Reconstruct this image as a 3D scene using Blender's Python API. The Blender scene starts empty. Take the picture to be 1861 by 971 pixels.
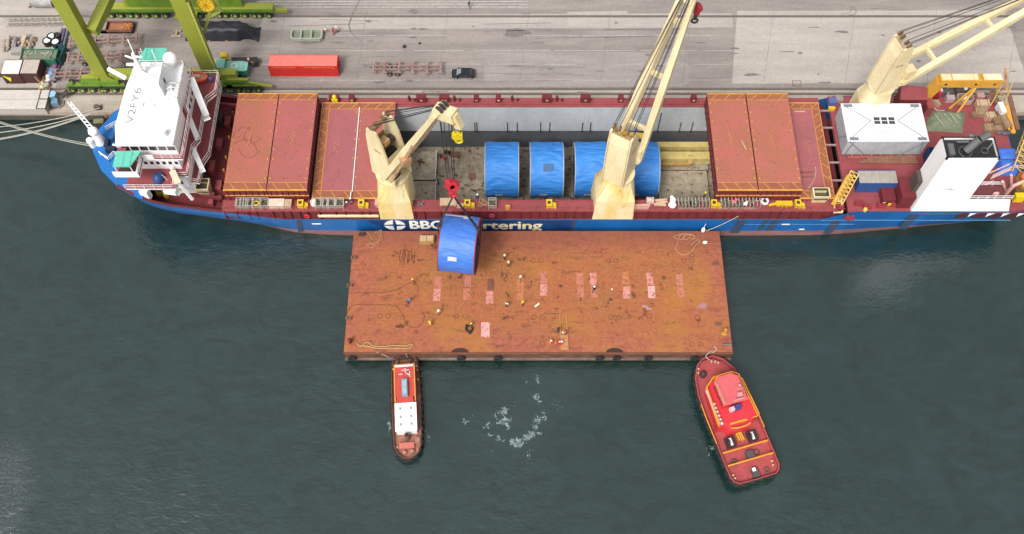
import bpy, math, random
from math import sin, cos, tan, pi, radians, sqrt, atan2, hypot
from mathutils import Vector, Matrix, noise

random.seed(7)
scene = bpy.context.scene
COL = scene.collection

# ------------------------------------------------------------------ camera, sky, sun, exposure
FPX, PITCH, CAMH = 1827.0, radians(62.2), 146.0
cd = bpy.data.cameras.new('camera'); cam = bpy.data.objects.new('camera', cd); COL.objects.link(cam)
cam.location = (0, 0, CAMH); cam.rotation_euler = (pi/2 - PITCH, 0, 0)
cd.sensor_fit = 'HORIZONTAL'; cd.sensor_width = 36; cd.lens = 36*FPX/1861
cd.clip_start = 1; cd.clip_end = 4000
scene.camera = cam

SUN_EL, SUN_AZ = radians(52), radians(-152)        # azimuth from +Y towards +X
world = bpy.data.worlds.new('World'); scene.world = world; world.use_nodes = True
wn = world.node_tree.nodes; wl = world.node_tree.links
bg = wn['Background']; bg.inputs['Strength'].default_value = 0.12
sky = wn.new('ShaderNodeTexSky'); sky.sky_type = 'NISHITA'; sky.sun_disc = False
sky.sun_elevation = SUN_EL; sky.sun_rotation = SUN_AZ; sky.air_density = 1.0; sky.dust_density = 4.0; sky.ozone_density = 1.0
hs = wn.new('ShaderNodeHueSaturation'); hs.inputs['Saturation'].default_value = 0.14
wl.new(sky.outputs[0], hs.inputs['Color']); wl.new(hs.outputs[0], bg.inputs['Color'])
sd = bpy.data.lights.new('sun', 'SUN'); sd.energy = 1.5; sd.angle = radians(16); sd.color = (1, .965, .91)
sun = bpy.data.objects.new('sun', sd); COL.objects.link(sun); sun.location = (-40, 120, 120)
sdir = Vector((sin(SUN_AZ)*cos(SUN_EL), cos(SUN_AZ)*cos(SUN_EL), sin(SUN_EL)))
sun.rotation_euler = (-sdir).to_track_quat('-Z', 'Y').to_euler()
vs = scene.view_settings
vs.view_transform = 'Standard'; vs.look = 'None'; vs.exposure = 0.84; vs.gamma = 1; vs.use_curve_mapping = False

# ------------------------------------------------------------------ helpers
def at(px, py, z):
    u = (px - 930.5)/FPX; v = (py - 485.5)/FPX
    t = (z - CAMH)/(-sin(PITCH) - v*cos(PITCH))
    return Vector((u*t, (cos(PITCH) - v*sin(PITCH))*t, z))
def atY(px, py, Y):
    u = (px - 930.5)/FPX; v = (py - 485.5)/FPX
    t = Y/(cos(PITCH) - v*sin(PITCH))
    return Vector((u*t, Y, CAMH + (-sin(PITCH) - v*cos(PITCH))*t))

MATS = {}
def M(name, col, rough=.65, col2=None, scale=.35, amt=.6, spots=None, sscale=.9, sthr=.62, metal=0.0, bump=0.0, bscale=6, streak=None, fine=.18, spec=.4):
    """weathered paint: base colour broken by a large noise to col2, spots of rust or dirt with sharp edges, fine grain."""
    if name in MATS: return MATS[name]
    m = bpy.data.materials.new(name); m.use_nodes = True; MATS[name] = m
    nt = m.node_tree; N = nt.nodes; L = nt.links; b = N['Principled BSDF']
    b.inputs['Roughness'].default_value = rough; b.inputs['Metallic'].default_value = metal
    b.inputs['Specular IOR Level'].default_value = spec
    geo = N.new('ShaderNodeNewGeometry')
    vec = geo.outputs['Position']
    if streak:
        mp = N.new('ShaderNodeMapping'); mp.inputs['Scale'].default_value = streak; L.new(vec, mp.inputs['Vector']); svec = mp.outputs[0]
    else: svec = vec
    def nz(s, d, v, r=.55):
        n = N.new('ShaderNodeTexNoise'); n.inputs['Scale'].default_value = s; n.inputs['Detail'].default_value = d
        n.inputs['Roughness'].default_value = r; L.new(v, n.inputs['Vector']); return n.outputs['Fac']
    def ramp(f, a, bb):
        r = N.new('ShaderNodeMapRange'); r.inputs['From Min'].default_value = a; r.inputs['From Max'].default_value = bb
        r.clamp = True; L.new(f, r.inputs['Value']); return r.outputs[0]
    def mix(f, c1, c2, mode='MIX'):
        x = N.new('ShaderNodeMix'); x.data_type = 'RGBA'; x.blend_type = mode
        for s, c in ((x.inputs[0], f), (x.inputs[6], c1), (x.inputs[7], c2)):
            if isinstance(c, (int, float)): s.default_value = c
            elif isinstance(c, tuple): s.default_value = (*c, 1)
            else: L.new(c, s)
        return x.outputs[2]
    c = col
    if col2:
        f = ramp(nz(scale, 6, svec, .62), .36, .66)
        mm = N.new('ShaderNodeMath'); mm.operation = 'MULTIPLY'; mm.inputs[1].default_value = amt; L.new(f, mm.inputs[0])
        c = mix(mm.outputs[0], c, col2)
    if spots:
        f = ramp(nz(sscale, 8, svec, .68), sthr, sthr + .06)
        c = mix(f, c, spots)
    g = ramp(nz(2.2, 6, vec, .75), .2, .8)
    gm = N.new('ShaderNodeMapRange'); gm.inputs['To Min'].default_value = 1 - fine; gm.inputs['To Max'].default_value = 1 + fine; L.new(g, gm.inputs['Value'])
    cx = N.new('ShaderNodeCombineColor')
    for i in range(3): L.new(gm.outputs[0], cx.inputs[i])
    c = mix(1.0, c, cx.outputs[0], 'MULTIPLY')
    L.new(c, b.inputs['Base Color'])
    if bump:
        bp = N.new('ShaderNodeBump'); bp.inputs['Strength'].default_value = bump; bp.inputs['Distance'].default_value = .05
        L.new(nz(bscale, 4, vec), bp.inputs['Height']); L.new(bp.outputs[0], b.inputs['Normal'])
    return m

class MB:
    def __init__(s): s.v = []; s.f = []; s.m = []; s.sm = []; s.cuts = []
    def cut(s): s.cuts.append((len(s.v), len(s.f))); return s
    def add(s, vs, fs, m=0, smooth=False):
        o = len(s.v); s.v += [Vector(p) for p in vs]
        for f in fs: s.f.append([o + i for i in f]); s.m.append(m); s.sm.append(smooth)
        return s
    def box(s, x0, x1, y0, y1, z0, z1, m=0, mt=None):
        v = [(x0,y0,z0),(x1,y0,z0),(x1,y1,z0),(x0,y1,z0),(x0,y0,z1),(x1,y0,z1),(x1,y1,z1),(x0,y1,z1)]
        s.add(v, [(0,3,2,1),(0,1,5,4),(1,2,6,5),(2,3,7,6),(3,0,4,7)], m)
        return s.add(v[4:], [(0,1,2,3)], m if mt is None else mt)
    def cbox(s, c, d, rz=0, m=0, mt=None, M4=None):
        b = MB().box(-d[0]/2, d[0]/2, -d[1]/2, d[1]/2, -d[2]/2, d[2]/2, m, mt)
        R = M4 if M4 else Matrix.Rotation(rz, 4, 'Z')
        return s.merge(b, Matrix.Translation(Vector(c)) @ R)
    def merge(s, b, T=None):
        o = len(s.v); s.v += [(T @ p if T else p.copy()) for p in b.v]
        s.f += [[o + i for i in f] for f in b.f]; s.m += b.m; s.sm += b.sm
        return s
    def prism(s, pts, z0, z1, m=0, mt=None, mb=None):
        n = len(pts)
        v = [(p[0], p[1], z0) for p in pts] + [(p[0], p[1], z1) for p in pts]
        s.add(v, [(i, (i+1) % n, n + (i+1) % n, n + i) for i in range(n)], m)
        s.add(v[n:], [tuple(range(n))], m if mt is None else mt)
        return s.add(v[:n], [tuple(reversed(range(n)))], m if mb is None else mb)
    def beam(s, p0, p1, w, h, m=0, up=(0,0,1), w2=None, h2=None):
        p0 = Vector(p0); p1 = Vector(p1); d = (p1 - p0).normalized(); up = Vector(up)
        if abs(d.dot(up)) > .98: up = Vector((0,1,0)) if abs(d.y) < .9 else Vector((1,0,0))
        a = d.cross(up).normalized(); b = a.cross(d)
        v = []
        for p, ww, hh in ((p0, w, h), (p1, w2 or w, h2 or h)):
            for sx, sy in ((-1,-1),(1,-1),(1,1),(-1,1)): v.append(p + a*sx*ww/2 + b*sy*hh/2)
        return s.add(v, [(3,2,1,0),(4,5,6,7),(0,1,5,4),(1,2,6,5),(2,3,7,6),(3,0,4,7)], m)
    def tube(s, p0, p1, r, n=8, m=0, r2=None, caps=True):
        p0 = Vector(p0); p1 = Vector(p1); d = (p1 - p0).normalized()
        up = Vector((0,0,1)) if abs(d.z) < .95 else Vector((1,0,0))
        a = d.cross(up).normalized(); b = a.cross(d); r2 = r if r2 is None else r2
        v = [p0 + (a*cos(t) + b*sin(t))*r for t in [2*pi*i/n for i in range(n)]] + [p1 + (a*cos(t) + b*sin(t))*r2 for t in [2*pi*i/n for i in range(n)]]
        s.add(v, [(i, (i+1) % n, n + (i+1) % n, n + i) for i in range(n)], m, True)
        if caps: s.add(v[:n], [tuple(reversed(range(n)))], m); s.add(v[n:], [tuple(range(n))], m)
        return s
    def path(s, pts, r, n=6, m=0, closed=False):
        pts = [Vector(p) for p in pts]; k = len(pts); v = []
        for i, p in enumerate(pts):
            a = pts[(i-1) % k] if (i or closed) else p; b = pts[(i+1) % k] if (i < k-1 or closed) else p
            d = (b - a).normalized(); up = Vector((0,0,1)) if abs(d.z) < .95 else Vector((1,0,0))
            x = d.cross(up).normalized(); y = x.cross(d)
            v += [p + (x*cos(2*pi*j/n) + y*sin(2*pi*j/n))*r for j in range(n)]
        fs = []
        for i in range(k if closed else k-1):
            i2 = (i+1) % k
            fs += [(i*n+j, i*n+(j+1) % n, i2*n+(j+1) % n, i2*n+j) for j in range(n)]
        return s.add(v, fs, m, True)
    def ball(s, c, r, n=10, m=0, sc=(1,1,1), zmin=-1):
        c = Vector(c); k = n//2 + 1; v = []; 
        for i in range(k+1):
            t = -pi/2 + pi*i/k
            for j in range(n): v.append(c + Vector((cos(t)*cos(2*pi*j/n)*sc[0], cos(t)*sin(2*pi*j/n)*sc[1], max(sin(t), zmin)*sc[2]))*r)
        return s.add(v, [(i*n+j, i*n+(j+1) % n, (i+1)*n+(j+1) % n, (i+1)*n+j) for i in range(k) for j in range(n)], m, True)
    def torus(s, c, R, r, axis='Z', n=16, k=6, m=0, M4=None):
        v = []
        for i in range(n):
            t = 2*pi*i/n
            for j in range(k):
                q = 2*pi*j/k; p = Vector(((R + r*cos(q))*cos(t), (R + r*cos(q))*sin(t), r*sin(q)))
                if axis == 'X': p = Vector((p.z, p.x, p.y))
                if axis == 'Y': p = Vector((p.x, p.z, p.y))
                v.append(Vector(c) + p)
        return s.add(v, [(i*k+j, ((i+1) % n)*k+j, ((i+1) % n)*k+(j+1) % k, i*k+(j+1) % k) for i in range(n) for j in range(k)], m, True)
    def rail(s, pts, h=1.05, sp=1.6, m=0, r=.05, closed=False, bars=3):
        pts = [Vector(p) for p in pts]
        if closed: pts = pts + [pts[0]]
        for a, b in zip(pts, pts[1:]):
            L = (b - a).length; n = max(1, round(L/sp))
            for i in range(n + 1):
                p = a.lerp(b, i/n); s.beam(p, p + Vector((0,0,h)), r*1.3, r*1.3, m)
            for q in range(bars):
                z = Vector((0,0,h*(q+1)/bars)); s.beam(a + z, b + z, r*1.2, r*1.2, m)
        return s
    def build(s, name, mats, parent=None, origin=None, local=False):
        if not isinstance(mats, (list, tuple)): mats = [mats]
        if s.cuts:                                          # pieces marked with cut() become objects of their own
            if s.cuts[-1][1] != len(s.f): s.cut()
            va = fa = 0; first = None
            for vb, fb in s.cuts:
                b = MB(); b.v = s.v[va:vb]; b.f = [[i - va for i in f] for f in s.f[fa:fb]]; b.m = s.m[fa:fb]; b.sm = s.sm[fa:fb]
                if b.f:
                    o = b.build(name, mats, parent, origin, local); first = first or o
                va, fa = vb, fb
            return first
        if parent is None and origin is None:
            if s.v:
                xs = [p.x for p in s.v]; ys = [p.y for p in s.v]; zs = [p.z for p in s.v]
                origin = Vector(((min(xs)+max(xs))/2, (min(ys)+max(ys))/2, min(zs)))
        off = Vector(origin) if origin is not None else Vector((0,0,0))
        p = parent
        while p is not None and not local: off = off + p.location; p = p.parent
        me = bpy.data.meshes.new(name)
        me.from_pydata([tuple(q - off) for q in s.v], [], s.f)
        for mt in mats: me.materials.append(mt)
        me.polygons.foreach_set('material_index', s.m); me.polygons.foreach_set('use_smooth', s.sm); me.update()
        o = bpy.data.objects.new(name, me); COL.objects.link(o)
        if parent is not None: o.parent = parent
        if origin is not None: o.location = Vector(origin)
        return o

def tag(o, label, cat, group=None, kind=None):
    if label: o['label'] = label
    if cat: o['category'] = cat
    if group: o['group'] = group
    if kind: o['kind'] = kind
    return o
def thing(name, label, cat, loc=(0,0,0), group=None):
    o = bpy.data.objects.new(name, None); COL.objects.link(o); o.location = loc; o.empty_display_size = .5
    return tag(o, label, cat, group)
def structure(mb, name, mats):
    o = mb.build(name, mats); o['kind'] = 'structure'; return o
def kids(o): return [c for c in bpy.data.objects if c.parent is o]
def dup(root, loc=None, rz=None, label=None, group=None, parent=None):
    c = root.copy(); COL.objects.link(c)
    if parent is not None: c.parent = parent
    if loc is not None: c.location = loc
    if rz is not None: c.rotation_euler = (0, 0, rz)
    if label: c['label'] = label
    if group: c['group'] = group
    for k in kids(root): dup(k, parent=c)
    return c
def recolor(root, mp):
    """give a copied thing its own paint: mp maps old material name to new material"""
    for o in [root] + kids(root):
        if o.type == 'MESH':
            if any(sl.material and sl.material.name in mp for sl in o.material_slots):
                o.data = o.data.copy()
                for i, mt in enumerate(o.data.materials):
                    if mt.name in mp: o.data.materials[i] = mp[mt.name]
        if o is not root and kids(o): recolor(o, mp)
def text_mb(txt, h, w=None, bold=0.0, shear=0.0):
    """flat lettering as a mesh in the XY plane, centred, cap height about h"""
    cu = bpy.data.curves.new('lettering', 'FONT'); cu.body = txt; cu.size = 1; cu.align_x = 'CENTER'; cu.align_y = 'CENTER'; cu.shear = shear; cu.extrude = .004
    o = bpy.data.objects.new('lettering', cu); COL.objects.link(o)
    dg = bpy.context.evaluated_depsgraph_get(); me = bpy.data.meshes.new_from_object(o.evaluated_get(dg))
    b = MB(); b.add([v.co for v in me.vertices], [tuple(p.vertices) for p in me.polygons])
    bpy.data.objects.remove(o); bpy.data.curves.remove(cu); bpy.data.meshes.remove(me)
    if bold:                                             # bold face: the outline thickened by shifted layers 2 mm apart
        src = b; b = MB()
        for i, (dx, dy) in enumerate(((0,0),(bold,0),(-bold,0),(0,bold*.8),(0,-bold*.8))): b.merge(src, Matrix.Translation((dx, dy, .002*i)))
    xs = [p.x for p in b.v]; k = h/.7; kx = (w/(max(xs)-min(xs))) if w else k; cx = (max(xs)+min(xs))/2
    for p in b.v: p.x = (p.x - cx)*kx; p.y *= k
    return b

# ------------------------------------------------------------------ materials
RUST = (.16, .06, .025)
blue_hull = M('blue_hull_paint', (.008,.105,.32), .45, (.006,.065,.21), .16, .8, RUST, .5, .73, streak=(1,1,.25))
boot = M('boot_top_paint', (.25,.125,.125), .7, (.17,.07,.06), .4, .8, (.09,.06,.05), .6, .66, streak=(.3,.3,1))
bow_blue = M('bow_deck_blue', (.012,.14,.42), .5, (.01,.11,.34), .3, .6)
red_deck = M('red_deck_paint', (.265,.057,.062), .6, (.19,.042,.047), .4, .7, RUST, .8, .70)
dark_red = M('dark_red_paint', (.145,.017,.022), .65, (.085,.014,.016), .6, .7, RUST, 1.1, .66)
cover_red = M('hatch_cover_red', (.33,.09,.083), .65, (.27,.085,.07), .25, .8, (.15,.05,.03), .75, .68)
cover_red2 = M('hatch_cover_red_dull', (.31,.09,.096), .65, (.25,.082,.085), .25, .8, (.13,.05,.035), .75, .69)
cover_orange = M('hatch_cover_rusty', (.35,.10,.078), .7, (.29,.105,.06), .25, .9, (.17,.06,.03), .7, .67)
yellow_line = M('yellow_line_paint', (.60,.30,.05), .6, (.42,.17,.05), .9, .8)
yellow = M('yellow_paint', (.62,.42,.02), .5, (.5,.3,.02), .8, .5)
ochre = M('ochre_yellow_steel', (.56,.30,.035), .55, (.42,.2,.03), .6, .7, RUST, 1.2, .66)
white = M('white_paint', (.80,.80,.80), .4, (.70,.69,.67), .4, .6, (.50,.42,.34), .42, .73, fine=.04, streak=(1.4,1.4,.25))
wht_dirty = M('dirty_white_paint', (.68,.68,.69), .5, (.55,.55,.57), .35, .6, fine=.08)
cream = M('cream_crane_paint', (.66,.565,.36), .5, (.54,.43,.23), .35, .9, (.36,.19,.07), .45, .69, streak=(1,1,.35))
cream_stain = M('cream_stained_paint', (.66,.565,.36), .5, (.60,.46,.15), .5, 1.0, (.50,.27,.03), .30, .56, streak=(1,1,.3))
rusty_cream = M('rusty_cream_paint', (.50,.33,.17), .6, (.30,.13,.05), .6, .9)
dark_steel = M('dark_steel', (.03,.028,.027), .6, (.06,.045,.035), .8, .6)
black = M('black_paint', (.012,.012,.013), .5, (.025,.025,.025), .8, .5)
rope_dark = M('wire_rope', (.035,.032,.03), .6)
rope_pale = M('pale_mooring_rope', (.42,.39,.33), .9, (.3,.28,.24), 2, .6)
grey_wall = M('hold_wall_grey', (.42,.44,.45), .65, (.33,.34,.345), .4, .8, (.12,.09,.06), 1.2, .68, streak=(1,1,.3))
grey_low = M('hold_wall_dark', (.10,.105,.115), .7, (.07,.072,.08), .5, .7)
tanktop = M('tank_top_dirty', (.33,.275,.205), .85, (.19,.15,.105), .9, .9, (.06,.045,.032), 1.2, .56)
tween = M('tween_deck_panel', (.42,.36,.265), .85, (.29,.24,.17), .8, .9, (.08,.058,.04), 1.5, .58)
teal = M('teal_paint', (.10,.42,.32), .55, (.13,.46,.36), .5, .6)
glass = M('window_glass', (.02,.024,.028), .08, spec=.6)
orange = M('orange_paint', (.60,.10,.02), .5)
lime = M('lime_crane_paint', (.25,.275,.034), .5, (.20,.225,.028), .3, .7)
green = M('green_crane_paint', (.13,.23,.02), .55, (.06,.13,.02), .5, .7)
dkgreen = M('dark_green_steel', (.02,.045,.018), .7, (.035,.03,.02), .9, .8)
rubber = M('black_rubber', (.014,.013,.013), .85, (.03,.027,.024), 1.5, .6)
wood = M('weathered_wood', (.30,.205,.12), .9, (.2,.13,.075), 1.2, .8)
palewood = M('pale_timber', (.46,.34,.22), .9, (.36,.25,.15), 1.2, .7)
brownrust = M('rusty_steel', (.20,.095,.06), .85, (.13,.06,.04), .8, .8)
greybeige = M('grey_beige_sheet', (.37,.34,.29), .85, (.28,.25,.21), .8, .7)
skin = M('skin', (.36,.19,.12), .6)

# ------------------------------------------------------------------ water with a hole where the ship's hold is
def water_material():
    m = bpy.data.materials.new('harbour_water'); m.use_nodes = True; nt = m.node_tree; N = nt.nodes; L = nt.links; b = N['Principled BSDF']
    geo = N.new('ShaderNodeNewGeometry'); P = geo.outputs['Position']
    def nz(s, d, sc=(1,1,1), r=.55, dist=0):
        mp = N.new('ShaderNodeMapping'); mp.inputs['Scale'].default_value = sc; L.new(P, mp.inputs['Vector'])
        n = N.new('ShaderNodeTexNoise'); n.inputs['Scale'].default_value = s; n.inputs['Detail'].default_value = d; n.inputs['Roughness'].default_value = r
        n.inputs['Distortion'].default_value = dist; L.new(mp.outputs[0], n.inputs['Vector']); return n.outputs['Fac']
    def math_(op, a, c=None):
        x = N.new('ShaderNodeMath'); x.operation = op
        for i, q in enumerate((a, c)):
            if q is None: continue
            if isinstance(q, (int, float)): x.inputs[i].default_value = q
            else: L.new(q, x.inputs[i])
        return x.outputs[0]
    def mr(f, a, c, d=0, e=1):
        r = N.new('ShaderNodeMapRange'); r.clamp = True
        for k, q in zip(('From Min','From Max','To Min','To Max'), (a, c, d, e)): r.inputs[k].default_value = q
        L.new(f, r.inputs['Value']); return r.outputs[0]
    # silt: broad greener and bluer areas
    mix = N.new('ShaderNodeMix'); mix.data_type = 'RGBA'; mix.inputs[6].default_value = (.0075,.0235,.0200,1); mix.inputs[7].default_value = (.0105,.0245,.0235,1)
    L.new(mr(nz(.03, 3, (1,1.2,1)), .35, .65), mix.inputs[0]); vn = mr(nz(.16, 5, (1,1.7,1), .62, 1.2), .30, .70, .72, 1.28); cb_ = N.new('ShaderNodeCombineColor')
    for i in range(3): L.new(vn, cb_.inputs[i])
    vm = N.new('ShaderNodeMix'); vm.data_type = 'RGBA'; vm.blend_type = 'MULTIPLY'; vm.inputs[0].default_value = 1; L.new(mix.outputs[2], vm.inputs[6]); L.new(cb_.outputs[0], vm.inputs[7]); silt = vm.outputs[2]
    b.inputs['IOR'].default_value = 1.5; b.inputs['Roughness'].default_value = .10
    b.inputs['Specular IOR Level'].default_value = 1.0
    # wind ripples, stronger in patches
    patch = mr(nz(.045, 3, (1,1,1), .5), .38, .68, .35, 1.0)
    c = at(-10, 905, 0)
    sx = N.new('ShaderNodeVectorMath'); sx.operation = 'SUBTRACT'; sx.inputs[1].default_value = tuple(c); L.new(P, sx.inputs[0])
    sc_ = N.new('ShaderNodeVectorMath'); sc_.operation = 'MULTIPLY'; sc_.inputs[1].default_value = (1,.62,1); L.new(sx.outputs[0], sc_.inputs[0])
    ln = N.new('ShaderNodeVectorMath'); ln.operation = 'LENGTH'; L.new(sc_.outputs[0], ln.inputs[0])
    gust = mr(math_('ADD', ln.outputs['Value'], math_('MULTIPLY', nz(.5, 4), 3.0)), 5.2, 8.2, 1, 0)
    # paler aerated water where the tugs have churned
    for wx, wy, wr in ((940,772,7.5),(738,848,4.0),(1388,880,5.0),(1010,705,6.0)):
        c_ = at(wx, wy, 0); s_ = N.new('ShaderNodeVectorMath'); s_.operation = 'DISTANCE'; s_.inputs[1].default_value = tuple(c_); L.new(P, s_.inputs[0])
        m_ = mr(math_('ADD', s_.outputs['Value'], math_('MULTIPLY', math_('SUBTRACT', nz(.35, 5, (1,1,1), .65, .8), .5), wr*1.6)), wr*.35, wr*1.1, .55, 0)
        x_ = N.new('ShaderNodeMix'); x_.data_type = 'RGBA'; L.new(m_, x_.inputs[0]); L.new(silt, x_.inputs[6]); x_.inputs[7].default_value = (.018,.036,.031,1); silt = x_.outputs[2]
    fm_ = N.new('ShaderNodeMix'); fm_.data_type = 'RGBA'; L.new(silt, fm_.inputs[6]); fm_.inputs[7].default_value = (.075,.084,.088,1)   # sun and sky glints on the gust's ripples, painted into the base colour
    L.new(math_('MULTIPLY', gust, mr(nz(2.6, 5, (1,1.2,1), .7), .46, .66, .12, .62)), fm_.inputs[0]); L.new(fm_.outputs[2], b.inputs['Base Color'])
    h = math_('ADD', math_('MULTIPLY', nz(.55, 3, (1,1.5,1), .5, .4), 1.0), math_('MULTIPLY', nz(1.9, 4, (1,1.35,1), .6, .6), .55))
    h = math_('MULTIPLY', h, math_('ADD', patch, math_('MULTIPLY', gust, .7)))
    bp = N.new('ShaderNodeBump'); bp.inputs['Strength'].default_value = .42; bp.inputs['Distance'].default_value = .34
    L.new(h, bp.inputs['Height']); L.new(bp.outputs[0], b.inputs['Normal'])
    return m
HX0, HX1, HY0, HY1 = -33.0, 52.0, 85.0, 104.0        # the hold opening, inside the hull
w = MB()
xs = [-900, HX0-.1, HX1+.1, 900]; ys = [-700, HY0-.1, HY1+.1, 108.0]
for i in range(3):
    for j in range(3):
        if i == 1 and j == 1: continue
        w.add([(xs[i],ys[j],0),(xs[i+1],ys[j],0),(xs[i+1],ys[j+1],0),(xs[i],ys[j+1],0)], [(0,1,2,3)])
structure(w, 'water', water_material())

# ------------------------------------------------------------------ quay
QY, QZ = 106.6, 2.0
def pave(name, c1, c2, dark, sc):
    return M(name, c1, .9, c2, sc*1.6, 1.0, dark, .5, .655, fine=.2, streak=(.16,1,1))
asphalt = pave('quay_asphalt', (.268,.232,.212), (.185,.16,.149), (.13,.112,.107), .25)
concrete = pave('quay_concrete', (.355,.325,.30), (.30,.272,.25), (.22,.195,.175), .3)
pale_conc = pave('pale_concrete', (.385,.343,.308), (.315,.28,.25), (.27,.238,.215), .25)
edge_conc = pave('quay_edge_concrete', (.37,.325,.275), (.30,.255,.21), (.20,.165,.135), .5)
q = MB()
q.add([(-900,QY,QZ),(900,QY,QZ),(900,900,QZ),(-900,900,QZ)], [(0,1,2,3)], 0)
q.add([(-900,QY,QZ),(900,QY,QZ),(900,QY,-6),(-900,QY,-6)], [(3,2,1,0)], 1)
structure(q, 'quay_pavement', [asphalt, M('quay_wall_face', (.09,.075,.065), .9, (.05,.045,.04), .6, .8)])
def sheet(name, pts, mat, dz):
    return structure(MB().add([(p[0], p[1], QZ + dz) for p in pts], [tuple(range(len(pts)))]), name, mat)
def rect(x0, x1, y0, y1): return [(x0,y0),(x1,y0),(x1,y1),(x0,y1)]
def pg(*pts): return [tuple(at(a, b, QZ))[:2] for a, b in pts]
sheet('quay_edge_strip', rect(-300, 300, QY+.5, 111.9), edge_conc, .004)
sheet('yard_pavement', pg((-60,206),(88,206),(100,165),(128,40),(135,-30),(-200,-30),(-200,206)), pale_conc, .008)
sheet('repair_pavement', pg((1340,20),(1826,19),(1848,90),(1868,150),(1330,152)), pale_conc, .004)
sheet('rear_lane', pg((-300,-40),(2200,-40),(2200,-2),(-300,-2)), concrete, .004)
sheet('lane_strip', pg((480,28),(1330,24),(1332,50),(470,54)), concrete, .004)
sheet('worn_pavement', pg((880,96),(1250,94),(1252,150),(1240,158),(880,158)), pave('worn_asphalt', (.285,.25,.235), (.225,.2,.19), (.16,.14,.13), .3), .004)
sheet('patched_pavement', pg((1030,22),(1140,20),(1142,46),(1034,48)), pale_conc, .008)
structure(MB().box(-900, 900, QY-.03, QY+.5, QZ-.7, QZ+.22), 'quay_kerb', M('kerb_concrete', (.36,.30,.25), .9, (.25,.2,.16), .7, .8))
rails = MB(); grooves = MB()
for py in (162, 171, 30):
    Y = at(900, py, QZ).y
    grooves.add([(-300,Y-.28,QZ+.013),(300,Y-.28,QZ+.013),(300,Y+.28,QZ+.013),(-300,Y+.28,QZ+.013)], [(0,1,2,3)])
    rails.box(-300, 300, Y-.06, Y+.06, QZ+.013, QZ+.05)
structure(grooves, 'rail_groove', M('rail_groove_dirt', (.10,.082,.07), .9, (.17,.14,.12), 1, .8))
structure(rails, 'crane_rail', M('rail_steel', (.17,.14,.13), .6, (.1,.07,.05), 1, .8))
ln = MB()
random.seed(3)
lm = M('worn_white_line', (.40,.37,.35), .85, (.27,.24,.225), 1.4, .9)
for py, x0, x1 in ((65, 610, 1330), (92, 610, 1330), (117, 460, 1330), (146, 480, 1330)):
    x = x0
    while x < x1:
        x2 = min(x1, x + random.uniform(50, 150)); a = at(x, py + (random.random()-.5)*.6, QZ); b = at(x2, py, QZ)
        if random.random() < .86: ln.add([(a.x,a.y-.07,QZ+.016),(b.x,a.y-.07,QZ+.016),(b.x,a.y+.07,QZ+.016),(a.x,a.y+.07,QZ+.016)], [(0,1,2,3)])
        x = x2 + random.uniform(4, 22)
for py in (3, 8, 13):
    Y = at(900, py, QZ).y; ln.add([(-48,Y-.15,QZ+.016),(3,Y-.15,QZ+.016),(3,Y+.1,QZ+.016),(-48,Y+.1,QZ+.016)], [(0,1,2,3)])
structure(ln, 'painted_line', lm)
jt = MB()
for px in list(range(500, 1860, 148)):
    a = at(px, 150, QZ); b = at(px+18, 20, QZ)
    jt.add([(a.x-.03,a.y,QZ+.012),(a.x+.03,a.y,QZ+.012),(b.x+.03,b.y,QZ+.012),(b.x-.03,b.y,QZ+.012)], [(0,1,2,3)])
structure(jt, 'pavement_joint', M('joint_dirt', (.15,.13,.12), .9))
_q = random.Random(31)
# a curved dark tyre trail, patches of spilt oil
tr = MB()
tp = [at(x, y, QZ) for x, y in ((655,-4),(648,12),(640,28),(634,45),(637,58),(646,67),(656,76))]
for a, b in zip(tp, tp[1:]): tr.add([(a.x-.12,a.y,QZ+.02),(a.x+.12,a.y,QZ+.02),(b.x+.12,b.y,QZ+.02),(b.x-.12,b.y,QZ+.02)], [(0,1,2,3)])
for px, py, rx, ry in ((752,21,1.0,.5),(938,60,2.4,.9),(1060,170,1.5,.4),(560,78,1.6,.35),(690,150,1.2,.3),(1180,100,.7,.4),(470,112,.9,.3), *[(_q.uniform(480,1850), _q.uniform(24,158), _q.uniform(.15,1.6), _q.uniform(.08,.3)) for _ in range(46)]):
    c = at(px, py, QZ); tr.add([(c.x + rx*cos(t)*(1+.25*sin(3*t+px)), c.y + ry*sin(t)*(1+.25*cos(2*t+py)), QZ+.02) for t in [2*pi*i/18 for i in range(18)]], [tuple(range(18))])
for _ in range(9):
    a = at(_q.uniform(480,1200), _q.uniform(30,155), QZ); L_ = _q.uniform(6,22); k_ = _q.uniform(-.04,.04)
    for o_ in (0, 1.7): tr.add([(a.x,a.y+o_,QZ+.02),(a.x+L_,a.y+o_+k_*L_,QZ+.02),(a.x+L_,a.y+o_+k_*L_+.13,QZ+.02),(a.x,a.y+o_+.13,QZ+.02)], [(0,1,2,3)])
structure(tr, 'ground_stain', M('oil_stain', (.135,.118,.112), .8, (.19,.165,.155), 1.2, .9))

# ------------------------------------------------------------------ the cargo ship
CY = 94.4
ship = thing('cargo_ship', 'long blue and red cargo ship with a white bridge, moored along the quay', 'cargo ship', (0, CY, 0))
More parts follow.
